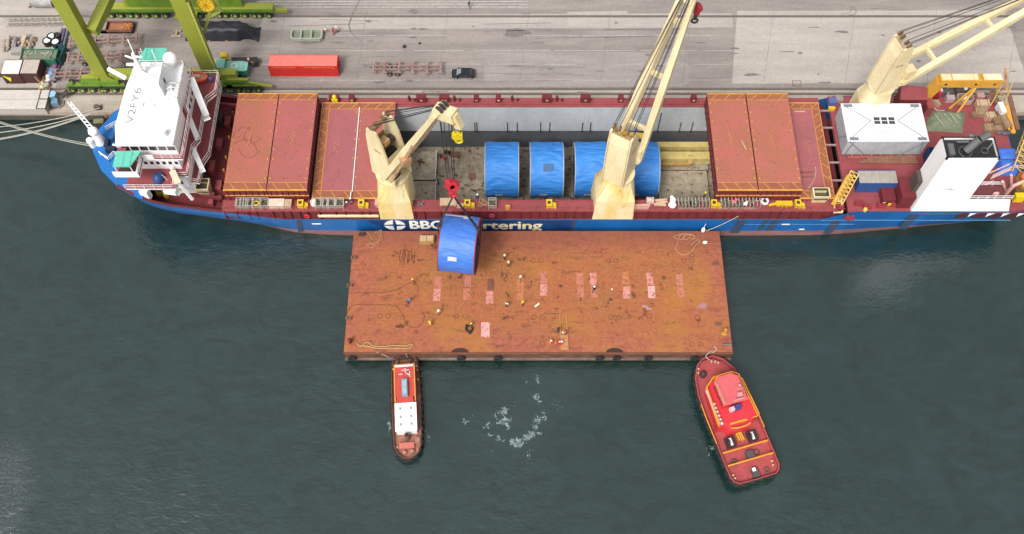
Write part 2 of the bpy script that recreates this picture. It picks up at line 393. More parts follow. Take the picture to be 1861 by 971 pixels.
#  x_top, half beam at the rail, rail height, x_waterline, half beam at the waterline
ST = [(-68.5,.15,11,-63.2,.1),(-67.7,2.2,11,-62.6,.6),(-65.8,5.7,11,-61.2,1.6),(-62.6,8.8,11,-59.2,3.0),(-58.9,10.9,10.9,-56.6,4.5),(-57.0,11.25,10.2,-55,5.3),
      (-54,11.45,9.2,-53,6.1),(-48,11.5,7.9,-48,7.7),(-43,11.5,6.8,-43,9.1),(-39,11.5,5.8,-39,10.2),(-36.5,11.5,5.3,-36.5,10.8),(-32,11.5,5.3,-32,11.25),(-26,11.5,5.3,-26,11.46),
      (-10,11.5,5.3,-10,11.5),(10,11.5,5.3,10,11.5),(30,11.5,5.3,30,11.5),(49.8,11.5,5.3,49.8,11.4),(55,11.5,7.8,55,11.1),(67,11.5,7.8,67,9.9),(76,11.5,7.8,76,8.8),(80.5,11.5,7.8,79.5,7.9),(83,11.0,7.8,82,7.0)]
PR = [0, .1, .3, .55, .8, 1.0]
def hull_pt(st, t, side):
    x, hb, zt, xw, hw = st
    p = 1 - (1-t)**1.9
    return (xw + (x-xw)*t, CY + side*(hw + (hb-hw)*p), zt*t)
hb = MB()
for side in (-1, 1):
    rows = []
    for st in ST:
        z1 = 1.55
        ts = sorted(set([0, z1/st[2]] + [t for t in PR if t > z1/st[2] + .05]))
        ts = [0, z1/st[2], .45, .65, .85, 1.0] if z1/st[2] < .42 else [0, z1/st[2], .5, .7, .85, 1.0]
        rows.append([(st[3], CY + side*st[4]*.96, -5.6)] + [hull_pt(st, t, side) for t in ts])
    for a, b in zip(rows, rows[1:]):
        for j in range(len(a) - 1):
            fq = (0,1,2,3) if side < 0 else (3,2,1,0)
            hb.add([a[j], b[j], b[j+1], a[j+1]], [fq], 1 if j < 2 else 0, True)
    if side < 0: near = rows
    else: far = rows
for rw in (0, -1):
    for j in range(len(near[0]) - 1): hb.add([near[rw][j], far[rw][j], far[rw][j+1], near[rw][j+1]], [(0,1,2,3) if rw else (3,2,1,0)], 1 if j < 2 else 0)
hull = hb.build('hull', [blue_hull, boot], ship)

def deck_outline(x0, x1, inset=.12, z=None):
    global ST
    S0 = ST
    if z is not None: S0 = [(lambda p: (p[0], p[1]-CY))(hull_pt(s, min(1, z/s[2]), 1)) for s in ST]
    pts = [s for s in S0 if x0 < s[0] < x1]
    def hbx(x):
        for a, b in zip(S0, S0[1:]):
            if a[0] <= x <= b[0]: return a[1] + (b[1]-a[1])*(x-a[0])/(b[0]-a[0])
        return S0[-1][1]
    xs_ = [x0] + [s[0] for s in pts] + [x1]
    return [(x, CY - hbx(x) + inset) for x in xs_] + [(x, CY + hbx(x) - inset) for x in reversed(xs_)]
dk = MB().prism(deck_outline(-68.4, -58.2, .05), 10.6, 10.96)
dk.build('bow_deck', bow_blue, ship)
MB().prism(deck_outline(-58.2, -46.6, .12, 6.3), 6.1, 6.5).build('foredeck', dark_red, ship)
md = MB()
md.prism(deck_outline(-46.6, -33.2, .12, 5.1), 4.9, 5.3); md.prism(deck_outline(52.2, 53.9), 4.9, 5.3)
md.box(-33.2, 52.2, CY-11.45, 84.9, 4.9, 5.3); md.box(-33.2, 52.2, 104.1, CY+11.45, 4.9, 5.3)
md.build('main_deck', dark_red, ship)
ad = MB().prism(deck_outline(53.9, 82.9, .02), 7.0, 7.66)
ad.build('aft_deck', red_deck, ship)
# bulwark and its stays, inside face red
bw = MB()
for side in (-1, 1):
    prev = None
    for s in ST[3:11]:
        p = (s[0], CY + side*(s[1] - .10)); q_ = hull_pt(s, min(1, 6.2/s[2]), side); lo = (q_[0], q_[1] - side*.10)
        if prev:
            bw.add([(plo[0],plo[1],min(6.2,prev[2]-.1)),(lo[0],lo[1],min(6.2,s[2]-.1)),(p[0],p[1],s[2]-.05),(prev[0],prev[1],prev[2]-.05)], [(0,1,2,3)], 0)
            o1 = side*.34
            bw.add([(prev[0],prev[1]+side*.12,prev[2]+.04),(p[0],p[1]+side*.12,s[2]+.04),(p[0],p[1]-o1,s[2]+.04),(prev[0],prev[1]-o1,prev[2]+.04)], [(0,1,2,3)], 0)
            n = max(2, int((s[0]-prev[0])/1.3))
            for i in range(n):
                f = i/n; x = prev[0]+(s[0]-prev[0])*f; y = prev[1]+(p[1]-prev[1])*f; z = prev[2]+(s[2]-prev[2])*f
                yl = plo[1] + (lo[1]-plo[1])*f
                if x > -58: bw.add([(x,yl-side*.02,6.5),(x,yl-side*.7,6.5),(x,y-side*.25,z-.1),(x,y-side*.02,z-.1)], [(0,1,2,3)], 0)
        prev = (p[0], p[1], s[2]); plo = lo
    bw.cut()
bw.build('bulwark', dark_red, ship)
# rubbing rails, freeing ports, seam lines on the hull
tr = MB()
tr.box(-36, 49.8, CY-11.60, CY-11.46, 5.22, 5.36, 0)
for x0, x1, z0, z1 in ((50, 81, 5.0, 5.1),(38, 56, 3.7, 3.78)): tr.box(x0, x1, CY-11.53, CY-11.45, z0, z1, 1)
tr.build('rubbing_rail', [M('rail_blue', (.03,.09,.2), .6), M('pale_hull_line', (.10,.25,.45), .6)], hull)
for px, hw_ in ((1750, 1.15), (1781, 1.3), (1810, 1.2), (1838, 1.2)):
    c = atY(px, 392, CY-11.5)
    b = MB(); pts = [(c.x-hw_, c.z-.75), (c.x+hw_*.4, c.z-.75), (c.x+hw_, c.z+.15), (c.x+hw_*.9, c.z+.75), (c.x-hw_*.1, c.z+.75), (c.x-hw_*.8, c.z+.1)]
    b.add([(x, CY-11.54, z) for x, z in pts], [tuple(range(6))], 0)
    b.add([(c.x+hw_*.7, CY-11.56, c.z+.8),(c.x+hw_*1.6, CY-11.56, c.z+.8),(c.x+hw_*.75, CY-11.56, c.z-.35)], [(2,1,0)], 1)
    b.build('freeing_port', [M('freeing_port_dark', (.05,.012,.016), .8), white], hull)
for px, py in ((173,272),(187,305),(215,330),(240,345)):
    p = at(px, py, 9.2); s = (p - Vector((-58, CY, 9.2))).normalized()
    MB().cbox(p, (.9,.35,.75), atan2(-s.x, s.y), 0).cbox(p+Vector((0,-.1,-.5)), (1.1,.4,.16), atan2(-s.x, s.y), 1).build('fairlead', [black, white], hull)
# hull repaint patches
b = MB()
for px0, px1, z0, z1 in ((1335,1352,.9,5.1),(1383,1392,1.8,5.1),(1398,1412,1.7,5.1),(1040,1045,1.7,5.1),(540,548,1.2,5.0),(1508,1523,.6,5.1),(1640,1656,2.2,6.8)):
    a = atY(px0, 408, CY-11.52).x; c = atY(px1, 408, CY-11.52).x
    b.add([(a-.3,CY-11.525,z0),(c-.35,CY-11.525,z0),(c+.3,CY-11.525,z1),(a+.2,CY-11.525,z1)], [(0,1,2,3)]).cut()
b.build('repaint_patch', M('repaint_blue', (.012,.05,.115), .6, (.06,.05,.05), .9, .8), hull)
# dark band carrying the name
x0 = atY(690, 408, 82.9).x; x1 = atY(1043, 408, 82.9).x
b = MB().add([(x0+1,82.885,1.7),(x1,82.885,1.7),(x1,82.885,5.15),(x0-2,82.885,5.15)], [(0,1,2,3)]); 
b.build('name_band', M('navy_band_paint', (.006,.03,.105), .5, (.008,.05,.16), .3, .8), hull)
def hull_text(txt, px0, px1, zc, h, mats, bold):
    xa = atY(px0, 408, 82.85).x; xb = atY(px1, 408, 82.85).x
    t = text_mb(txt, h, xb - xa, bold)
    T = Matrix.Translation(((xa+xb)/2, 82.865, zc)) @ Matrix.Rotation(pi/2, 4, 'X')
    return MB().merge(t, T).build('lettering', mats, hull)
wl_ = M('white_lettering', (.78,.78,.74), .5, (.6,.56,.46), .4, .6)
hull_text('BBC', 744, 806, 3.5, 2.5, wl_, .035)
hull_text('Chartering', 812, 986, 3.35, 2.5, M('cream_lettering', (.72,.66,.52), .5, (.55,.42,.2), .5, .7), .03)
e = MB(); ec = atY(717.5, 409, 82.86); ex, ez = ec.x, 3.5
for qd in range(4):
    t0 = qd*pi/2 + .10; pts = [(ex + 1.72*cos(t0 + (pi/2-.2)*i/8), ez + 1.62*sin(t0 + (pi/2-.2)*i/8)) for i in range(9)]
    mid = t0 + pi/4 - .1
    pts += [(ex + .42*cos(mid), ez + .42*sin(mid))]
    e.add([(x, 82.865, z) for x, z in pts], [tuple(range(len(pts)))])
e.build('emblem', wl_, hull)
for px, py, wd in ((575, 407, 1.5), (1428, 408, 1.3), (1457, 417, .9)):
    c = atY(px, py, 82.86); MB().box(c.x-wd/2, c.x+wd/2, 82.84, 82.87, c.z-.16, c.z+.16).build('draught_mark', wl_, hull)

# hold: floor, walls
h = MB()
h.box(HX0, HX1, HY0, HY1, -5.2, -4.7, 2)
Z1, ZM = 7.8, .9
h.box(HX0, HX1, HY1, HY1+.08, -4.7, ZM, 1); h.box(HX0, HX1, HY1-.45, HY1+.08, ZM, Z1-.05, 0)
h.box(HX0, HX1, HY0-.08, HY0, -4.7, Z1-.05, 0); h.box(HX0-.08, HX0, HY0, HY1, -4.7, Z1-.05, 0); h.box(HX1, HX1+.08, HY0, HY1, -4.7, Z1-.05, 0)
hold = h.build('hold', [grey_wall, grey_low, tanktop], ship)
sp = MB()
for px in (862, 866, 922, 940, 983, 1000, 1060, 1075, 1140, 1160, 1200, 1240, 1262, 820, 800, 770):
    x = atY(px, 215, 103.5).x
    sp.box(x-.07, x+.07, 103.42, 103.56, 1.0, 3.4 if px % 3 else 6.2)
    sp.box(x-.13, x+.13, 103.25, 103.6, .78, 1.05).cut()
sp.build('lashing_bracket', dark_steel, hold)
tp_ = MB()
for (a, b_), z in ((((741,275),(794,327)), -3.9), (((744,329),(793,366)), -3.9), (((1199,310),(1284,366)), -3.9), (((1199,276),(1284,309)), -3.9)):
    A = at(a[0], b_[1], z); B = at(b_[0], a[1], z)
    tp_.box(A.x, B.x, A.y+.02, B.y-.05, -4.7, z, 1, 0)
    tp_.rail([(B.x if a[0] < 900 else A.x, A.y, z), (B.x if a[0] < 900 else A.x, B.y, z)], .5, 9, 2, .09, bars=1).cut()
tp_.build('tween_deck', [tween, brownrust, wht_dirty], hold)

# hatch coamings
co = MB()
XA, XB = -46.5, 52.2
co.box(XA, XB, 83.12, HY0, 5.3, 7.76, 1, 0)
co.box(XA, XB, HY1, 105.5, 5.3, 7.76, 1, 0)
co.box(XA, HX0, HY0, HY1, 5.3, 7.7, 1, 1)
random.seed(5)
x = XA + .4
while x < XB:                                            # brackets on the outer coaming wall
    for p in ((-21.4,-15.9),(12.8,19.7)):
        if p[0] < x < p[1]: x = p[1] + .3
    co.box(x-.06, x+.06, 82.86, 83.12, 5.3, 7.7, 1); x += random.choice((1.3, 1.5, 1.9, 2.6))
co.box(XA, XB, 83.02, 83.12, 7.5, 7.82, 0); co.box(XA, XB, HY0-.14, HY0-.02, 7.76, 7.98, 0)
co.box(XA, XB, HY1+.02, HY1+.2, 7.76, 8.02, 0); co.box(HX0, HX1, HY1-.5, HY1+.02, 7.755, 7.80, 0)
coam = co.build('hatch_coaming', [red_deck, dark_red], ship)
pw = MB()
for px0, px1 in ((578,688),): 
    a = atY(px0, 390, 83).x; b_ = atY(px1, 390, 83).x
    pw.box(a, b_, 82.82, 83.1, 6.1, 6.6); pw.tube((a,82.75,6.75),(b_,82.75,6.75),.14,8)
pw.build('gangway_ladder', cream, coam)
rl = MB()
for a, b_ in ((-46.3,-21.5),(-15.8,12.6),(19.8,52)): rl.rail([(a,83.2,7.76),(b_,83.2,7.76)], 1.0, 2.2, 0, .035, bars=2).cut()
rl.build('railing', M('railing_red', (.22,.05,.05), .6), coam)
for px in (744,766,808,826,866,906,931,994,1012,1064,1128,1146,1200,1260,510,556,608,640):
    big = px in (766, 808, 994, 1064, 1132, 608)
    x = at(px, 183, 8).x; b = MB()
    if px in (744, 826, 931, 1012, 1146): b.tube((x,104.9,7.76),(x,104.9,9.0),.22,8).tube((x+.9,104.9,7.76),(x+.9,104.9,8.3),.2,8)
    else: b.box(x-(.85 if big else .45), x+(.85 if big else .45), 104.5, 105.4, 7.76, 9.0).box(x-.2, x+.2, 104.42, 104.52, 8.2, 8.5, 1)
    b.build('coaming_fitting', [dark_red, rusty_cream], coam)

# ---------------- bridge block at the bow
ac = MB()
ac.box(-58.2, -50.9, 87.2, 102.6, 6.5, 10.85, 0)
ac.box(-58.2, -51.0, 85.6, 103.2, 11, 13.85, 0)
ac.box(-58.6, -51.6, 87.0, 101.8, 14, 18.0, 0)
ac.prism([(-58.6,84.0),(-57.3,83.7),(-57.1,84.6),(-58.6,84.9)], 9.9, 12.0, 0)
acc = ac.build('accommodation_block', [white], ship)
L1 = [(-59.6,87.0),(-53,86.9),(-49.6,86.2),(-49.6,89.5),(-48.7,91.5),(-48.7,105.6),(-59.6,105.6)]
L2 = [(-59.8,83.3),(-52.3,83.3),(-52.3,85.6),(-50.5,85.6),(-50.5,90.6),(-49.6,92.2),(-49.6,100),(-48.3,101.5),(-48.3,105.5),(-59.8,105.5)]
L3 = [(-56.2,82.9),(-56.2,86.0),(-50.2,86.0),(-50.2,94),(-51.2,96),(-51.2,102.8),(-56.2,102.8),(-56.2,105.9),(-60,105.9),(-60,82.9)]
for L, z in ((L1, 11.0), (L2, 14.0), (L3, 18.15)):
    d = MB().prism(L, z-.3, z, 1, 0, 1).build('deck', [red_deck, white], acc)
    r = MB(); n = len(L)
    for a, b_ in zip(L, L[1:] + L[:1]):
        if a[0] < -59 and b_[0] < -59: continue
        r.rail([(a[0], a[1]+.0, z), (b_[0], b_[1], z)], 1.1, 1.5, 0, .045, bars=2)
    r.build('railing', white, acc)
# solid wind screens
s = MB()
s.beam((-56.4,82.95,18.7),(-56.4,86,18.7),.08,1.2); s.beam((-60,82.92,18.7),(-56.2,82.92,18.7),.08,1.2); s.beam((-56.2,86.02,18.7),(-54.5,86.02,18.7),.07,1.1)
s.build('wind_screen', white, acc); s = MB(); s.beam((-50.2,98.5,12.4),(-48.4,95.2,15.6),1.1,.14); s.cut(); s.beam((-51.2,101.5,18.2),(-49.2,97.0,14.2),1.0,.14)
s.cut()
for a, b_ in (((-50.6,91,14),(-49.3,88.3,11)),((-51.2,95.5,18.1),(-49.9,92.4,14.1)),((-54.2,85.2,14),(-52.4,84.2,11))):
    s.beam(a, b_, .8, .16); s.beam(Vector(a)+Vector((0,0,1)), Vector(b_)+Vector((0,0,1)), .06, .06).cut()
s.build('stairway', white, acc)
ws = MB()
for i in range(7): ws.box(-58.0+i*.95, -57.5+i*.95, 86.94, 87.02, 15.3, 16.0).cut()
for i in range(6): ws.box(-57.6+i*1.05, -57.05+i*1.05, 85.52, 85.62, 11.9, 12.6).cut()
for i in range(10): ws.box(-51.62, -51.55, 88.0+i*1.35, 88.6+i*1.35, 15.3, 16.0).cut()
ws.build('window', glass, acc)
# wheelhouse with a raked window band
wp = [(-59.9,90.2),(-59.2,86.9),(-50.9,86.9),(-50.9,93.5),(-51.6,95),(-51.6,101.9),(-58.9,101.9),(-59.6,96.8)]
wh = MB().prism(wp, 18.15, 20.7, 0).prism([(CXY[0]*1.004 + .22*(1 if CXY[0] < -55 else -1)*-.6, CXY[1] + (.18 if CXY[1] > 94 else -.18)) for CXY in wp], 20.7, 21.0, 0)
whs = wh.build('wheelhouse', [white], ship)
wb = MB()
for a, b_ in zip(wp, wp[1:] + wp[:1]):
    if a[0] > -52 and b_[0] > -52: continue
    a = Vector((*a, 19.75)); b_ = Vector((*b_, 19.75)); L = (b_-a).length; n = max(1, int(L/1.25)); d = (b_-a)/n; nn = Vector((d.y, -d.x, 0)).normalized()*.03
    for i in range(n): wb.beam(a + d*(i+.08) + nn, a + d*(i+.92) + nn, .05, .95).cut()
wb.build('window', glass, whs)
for sgn in (-1, 1):                                        # wings under teal roofs
    yo = 82.9 if sgn < 0 else 105.9; yi = 85.9 if sgn < 0 else 102.9
    ya, yb = min(yo, yi), max(yo, yi)
    g = MB()
    if sgn < 0: g.prism([(-59.5,83.05),(-56.9,83.05),(-55.7,85.85),(-59.5,85.85)], 20.35, 20.55)
    else: g.prism([(-59.2,102.95),(-54.6,102.95),(-55.0,105.6),(-58.5,105.6)], 20.35, 20.55)
    for k in range(1, 3): g.box(-59.3+k*1.15, -59.24+k*1.15, ya+.2, yb-.2, 20.55, 20.62)
    g.build('wing_roof', [teal], whs)
    p = MB()
    for xx in (-59.3, -57.0):
        for yy in (ya+.3, yb-.3): p.box(xx-.06, xx+.06, yy-.06, yy+.06, 18.15, 20.35)
    p.box(-59.0, -57.2, ya+.25, ya+1.0, 18.15, 19.3, 1)
    p.build('wing_console', [white, dark_steel], whs)
b = MB().box(-59.6,-58.3,86.1,86.8,18.2,20.0,0); b.build('locker', red_deck, whs)
cs = text_mb('V2FY6', 1.15, 6.8)
MB().merge(cs, Matrix.Translation((-58.05, 93.9, 21.04)) @ Matrix.Rotation(radians(88), 4, 'Z')).build('lettering', M('grey_lettering', (.22,.23,.25), .6), whs)
# radar mast and roof gear
m_ = MB()
m_.prism([(-56.4,95.6),(-53.6,95.6),(-54.0,98.8),(-56.2,98.8)], 21, 24.4).prism([(-56.6,95.4),(-53.4,95.4),(-53.4,99.4),(-56.6,99.4)], 24.4, 24.65)
m_.tube((-56,97,24.8),(-56,97,29.5),.45,10,0,.22).beam((-57.8,97.2,26.8),(-54.2,97.2,26.8),.35,.3).box(-58.4,-55.4,99.8,100.3,21,23.4)
m_.beam((-58.9,96.9,23.9),(-61.6,98.2,24.5),.5,.5).beam((-55.6,96.2,26.2),(-53.6,95.0,26.4),.3,.25)
m_.beam((-56.4,97.2,28.2),(-57.6,97.6,28.3),.2,.25).beam((-56,96.7,29.2),(-54.6,96.6,29.2),.3,.15)
m_.tube((-58.2,101,21),(-58.6,102.2,26.6),.09,6).tube((-55.2,101,21),(-55.5,101.8,24.6),.07,6).tube((-53.2,94.1,21),(-53.2,94.1,23),.05,6)
mast = m_.build('radar_mast', [white], whs)
MB().ball((-53.2,101.6,22.7), 1.15, 16).tube((-53.2,101.6,21),(-53.2,101.6,21.9),.4,10).build('satellite_dome', white, whs)
b = MB()
for a in range(4): b.torus((-52.3+a*.0, 95.0+a*.75, 21.35+.1*a), .75, .09, 'Y', 12, 5).cut()
b.build('whip_aerial_coil', wht_dirty, whs)
b = MB(); b.box(-53.3,-52.5,96.6,97.4,21,21.8).cut().box(-57.7,-56.5,93.6,94.0,21,21.7).cut().box(-56.4,-54.9,93.75,94.0,21,21.35).cut().tube((-52.4,88.4,21),(-52.4,88.4,22.2),.5,10).cut()
b.beam((-55.5,95.2,23.6),(-54.3,93.4,21.1),.09,.09).cut().box(-54.4,-53.9,97.6,98.6,21,22.0,1); b.build('roof_locker', [wht_dirty, dark_steel], whs)
rr = MB().rail([(p[0]*.998, p[1], 21) for p in wp[4:]], .9, 1.4, 0, .05, bars=2); rr.build('railing', white, whs)
# foremast on the bow
f = MB(); base = Vector((-66.9,94.2,10.96)); top = Vector((-69.4,96.3,18.8))
f.tube(base, base+Vector((0,0,2.8)), .95, 12, 0, .6).ball(base+Vector((-.1,0,2.9)), .85, 10)
for dx in (-.42, .42): f.beam(base+Vector((dx,0,2.8)), top+Vector((dx*.6,0,0)), .16, .16)
for i in range(1, 9):
    c = (base+Vector((0,0,2.8))).lerp(top, i/9); f.beam(c+Vector((-.42,0,0)), c+Vector((.42,0,0)), .1, .22)
f.tube(base+Vector((-1,-.8,0)), base+Vector((-1,-.8,1.4)), .5, 10).ball(base+Vector((-1.0,-.8,1.5)), .6, 10)
fm = f.build('foremast', [white], ship)
b = MB(); b.rail([(-66.3,91.6,10.96),(-64.6,90.4,10.96),(-64.0,91.6,10.96),(-63.4,91.4,10.96),(-62.9,93.2,10.96),(-62.4,96.2,10.96),(-64.6,97.6,10.96),(-66.2,96.4,10.96)], 1.1, 1.2, 0, .06)
b.box(-65.4,-63.9,91.9,92.7,10.96,12.0,1).box(-65.0,-63.2,94.2,96.2,10.96,11.02,1).box(-65.8,-65.2,92.8,94.3,10.96,11.9,1).box(-64.5,-63.5,92.8,93.3,10.96,11.7,0).box(-61.3,-60.7,88.0,89.8,10.96,12.5,0)
b.build('mooring_platform', [white, M('navy_winch', (.012,.02,.05), .6)], ship)
# foredeck fittings
b = MB()
for px, py in ((290,354),(297,352),(303,358)): c = at(px, py, 6.5); b.tube(c, c+Vector((0,0,.8)), .45, 10).cut()
b.build('ventilator', yellow, ship)
a = at(312,338,9.0); c = at(340,359,9.4)
MB().beam(at(313,311,15.6), at(324,334,14.5), .95, .9, 0).beam(at(320,328,14.7), at(350,363,10.5), .42, .42, 1).beam(at(309,304,15.2), at(322,325,14.6), .3, .3, 1).build('davit', [M('davit_peach', (.66,.46,.32), .6), wht_dirty], ship)
b = MB(); b.beam(at(309,343,7.6), at(350,342,7.6), .45, .5); b.build('boom_rest', yellow, ship)
b = MB().ball((-54.9,85.0,14.0), 1.15, 12, 0, (.8,1,1.25), -.9); b.build('scoop', M('navy_paint', (.02,.05,.16), .5), acc)
MB().cbox((-53.6,84.2,12.0), (2.0,1.0,.9), -.15).build('life_raft', white, acc)
b = MB().box(-49.9,-48.6,100.2,102.0,6.5,8.6,0).cut().box(-49.0,-48.2,84.5,86.6,6.5,7.6,1).cut().box(-49.6,-48.7,90.5,92.5,6.5,8.2,1).cut().box(-48.4,-47.4,87.5,89.2,6.5,7.3,1).cut().box(-49.2,-48.2,95.5,97.2,6.5,7.8,1).cut().box(-48.2,-47.2,99.5,101.2,6.5,8.4,2).cut()
for y in (86.2, 88.4, 91.4, 94, 98, 100.4, 103): b.box(-46.9,-46.55,y,y+.8,5.5,7.4,2).tube((-47.5,y,6.5),(-47.5,y,7.1),.2,8,3).cut()
b.build('deck_machinery', [M('dark_brown_gear', (.03,.02,.018), .7), red_deck, dark_red, ochre], ship)
b = MB()
for y in (85, 103.4): b.beam((-50.6,y,9.3),(-46.6,y,8.4),.4,.5).beam((-47.6,y+.5,6.5),(-46.8,y,8.6),.25,.3).cut()
for i in range(5): b.tube((-49.8,101.6+.6*i,8.8-.3*i),(-46.0,99.6+.9*i,8.2-.35*i),.05,5)
b.build('deck_strut', dark_red, ship)

# ---------------- funnel casing aft
f = MB().box(63.9, 71.75, 83.05, 86.85, 7.66, 22.3, 0).box(64.15, 71.5, 83.3, 86.6, 22.3, 22.36, 1)
for a in ((63.9,64.15,83.05,86.85),(71.5,71.75,83.05,86.85),(63.9,71.75,83.05,83.3),(63.9,71.75,86.6,86.85)): f.box(*a, 22.3, 22.85, 0, 1)
f.box(63.92, 78.4, 83.0, 83.3, 7.66, 11.0, 0)
f.add([(78.4,83.0,7.66),(79.6,83.0,7.66),(78.4,83.0,11)], [(0,1,2)], 0).add([(78.4,83.3,7.66),(79.6,83.3,7.66),(78.4,83.3,11)], [(2,1,0)], 0)
fun = f.build('funnel_casing', [white, black], ship)
b = MB(); b.tube((67.2,84.6,22.4),(68.6,85.3,24.4),.62,14,0,.6,False).tube((68.6,85.3,24.4),(69.9,85.9,24.9),.62,14,0,.55); b.build('exhaust_pipe', M('exhaust_steel', (.11,.11,.11), .5, (.05,.05,.05), 1, .6), fun)
b = MB(); b.torus((67.0,84.4,22.5), .95, .07, 'Z', 14, 5).tube((66.2,86.2,22.4),(67.6,85.7,23.2),.16,8).torus((69.9,84.6,22.5), .5, .06, 'Z', 12, 5).tube((70.4,84.9,22.4),(71.1,85.6,23.0),.12,8).box(64.5,65.3,83.7,85.6,22.36,22.9).ball((68.3,86.9,23.1),.45,8,0,(1.4,.8,.6)); b.build('vent_pipe', M('grey_vent', (.10,.10,.105), .6), fun)
b = MB().box(67.9,68.6,82.9,83.06,13.9,14.6,1).add([(66.3,83.03,14.1),(67.9,83.03,14.2),(67.9,83.03,14.5)], [(0,1,2)], 0); b.build('floodlight', [M('light_grey', (.3,.3,.31), .6), wht_dirty], fun)
b = MB(); b.rail([(72.0,83.3,11),(78.6,83.3,11)], .9, 1.4, 0, .06, bars=2); b.build('railing', wht_dirty, fun)
b = MB(); b.box(71.75,78.3,83.3,86.4,9.9,10.1,0); b.rail([(71.9,86.4,10.1),(78.2,86.4,10.1)], 1.0, 1.6, 1, .06)
b.build('side_platform', [M('platform_red', (.12,.03,.035), .7), wht_dirty], fun)
# door recess and red house beside the casing
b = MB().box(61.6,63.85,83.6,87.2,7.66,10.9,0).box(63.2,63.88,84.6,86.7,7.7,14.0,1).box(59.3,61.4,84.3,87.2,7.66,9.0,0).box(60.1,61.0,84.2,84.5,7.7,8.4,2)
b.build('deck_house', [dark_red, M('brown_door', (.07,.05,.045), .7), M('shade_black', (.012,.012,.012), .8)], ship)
MB().box(60.3,61.0,84.05,84.3,7.7,8.25).build('hose_box', yellow, ship)
# red house behind the aft crane
b = MB().prism([(64.2,102.0),(68.8,102.0),(69.2,104.6),(65.0,105.2)], 7.66, 11.8, 0, 1).box(69.3,70.4,101.6,103.6,7.66,10.2,1)
b.build('deck_house', [dark_red, red_deck], ship)
b = MB()
for px, py in ((1553,183),(1557,190),(1607,367),(1617,359),(1573,380),(1540,330)): c = at(px, py, 8.2); b.tube((c.x,c.y,7.66),c,.3,8).ball(c,.36,8,0,(1,1,.6)).cut()
b.build('ventilator', M('warm_yellow', (.66,.42,.08), .5), ship)
b = MB()
for y in (85.8,89,92.5,96,99.5,103): b.box(52.2,53.9,y-.12,y+.12,7.3,7.6).cut()
b.build('deck_bracket', M('bracket_greypink', (.30,.2,.19), .8), ship)
b = MB()
for px, py in ((1543,398),(1575,378),(1560,372),(1600,376),(1625,374),(1525,379)): c = at(px, py, 7.66); b.box(c.x-.7,c.x+.7,c.y-.3,c.y+.3,7.66,8.1).tube(c+Vector((-.4,0,.4)),c+Vector((-.4,0,.9)),.22,8).tube(c+Vector((.4,0,.4)),c+Vector((.4,0,.9)),.22,8).cut()
b.build('bollard', M('bollard_red', (.24,.03,.04), .5), ship)
a = at(1524, 389, 5.4); b = MB()
for i in range(9): x = 48.9 + i*.55; b.beam((x,83.2,5.3),(x,83.2,6.2+i*.2),.07,.07)
b.beam((48.5,83.2,6.1),(53.6,83.2,8.2),.08,.08); b.build('railing', dark_red, ship)

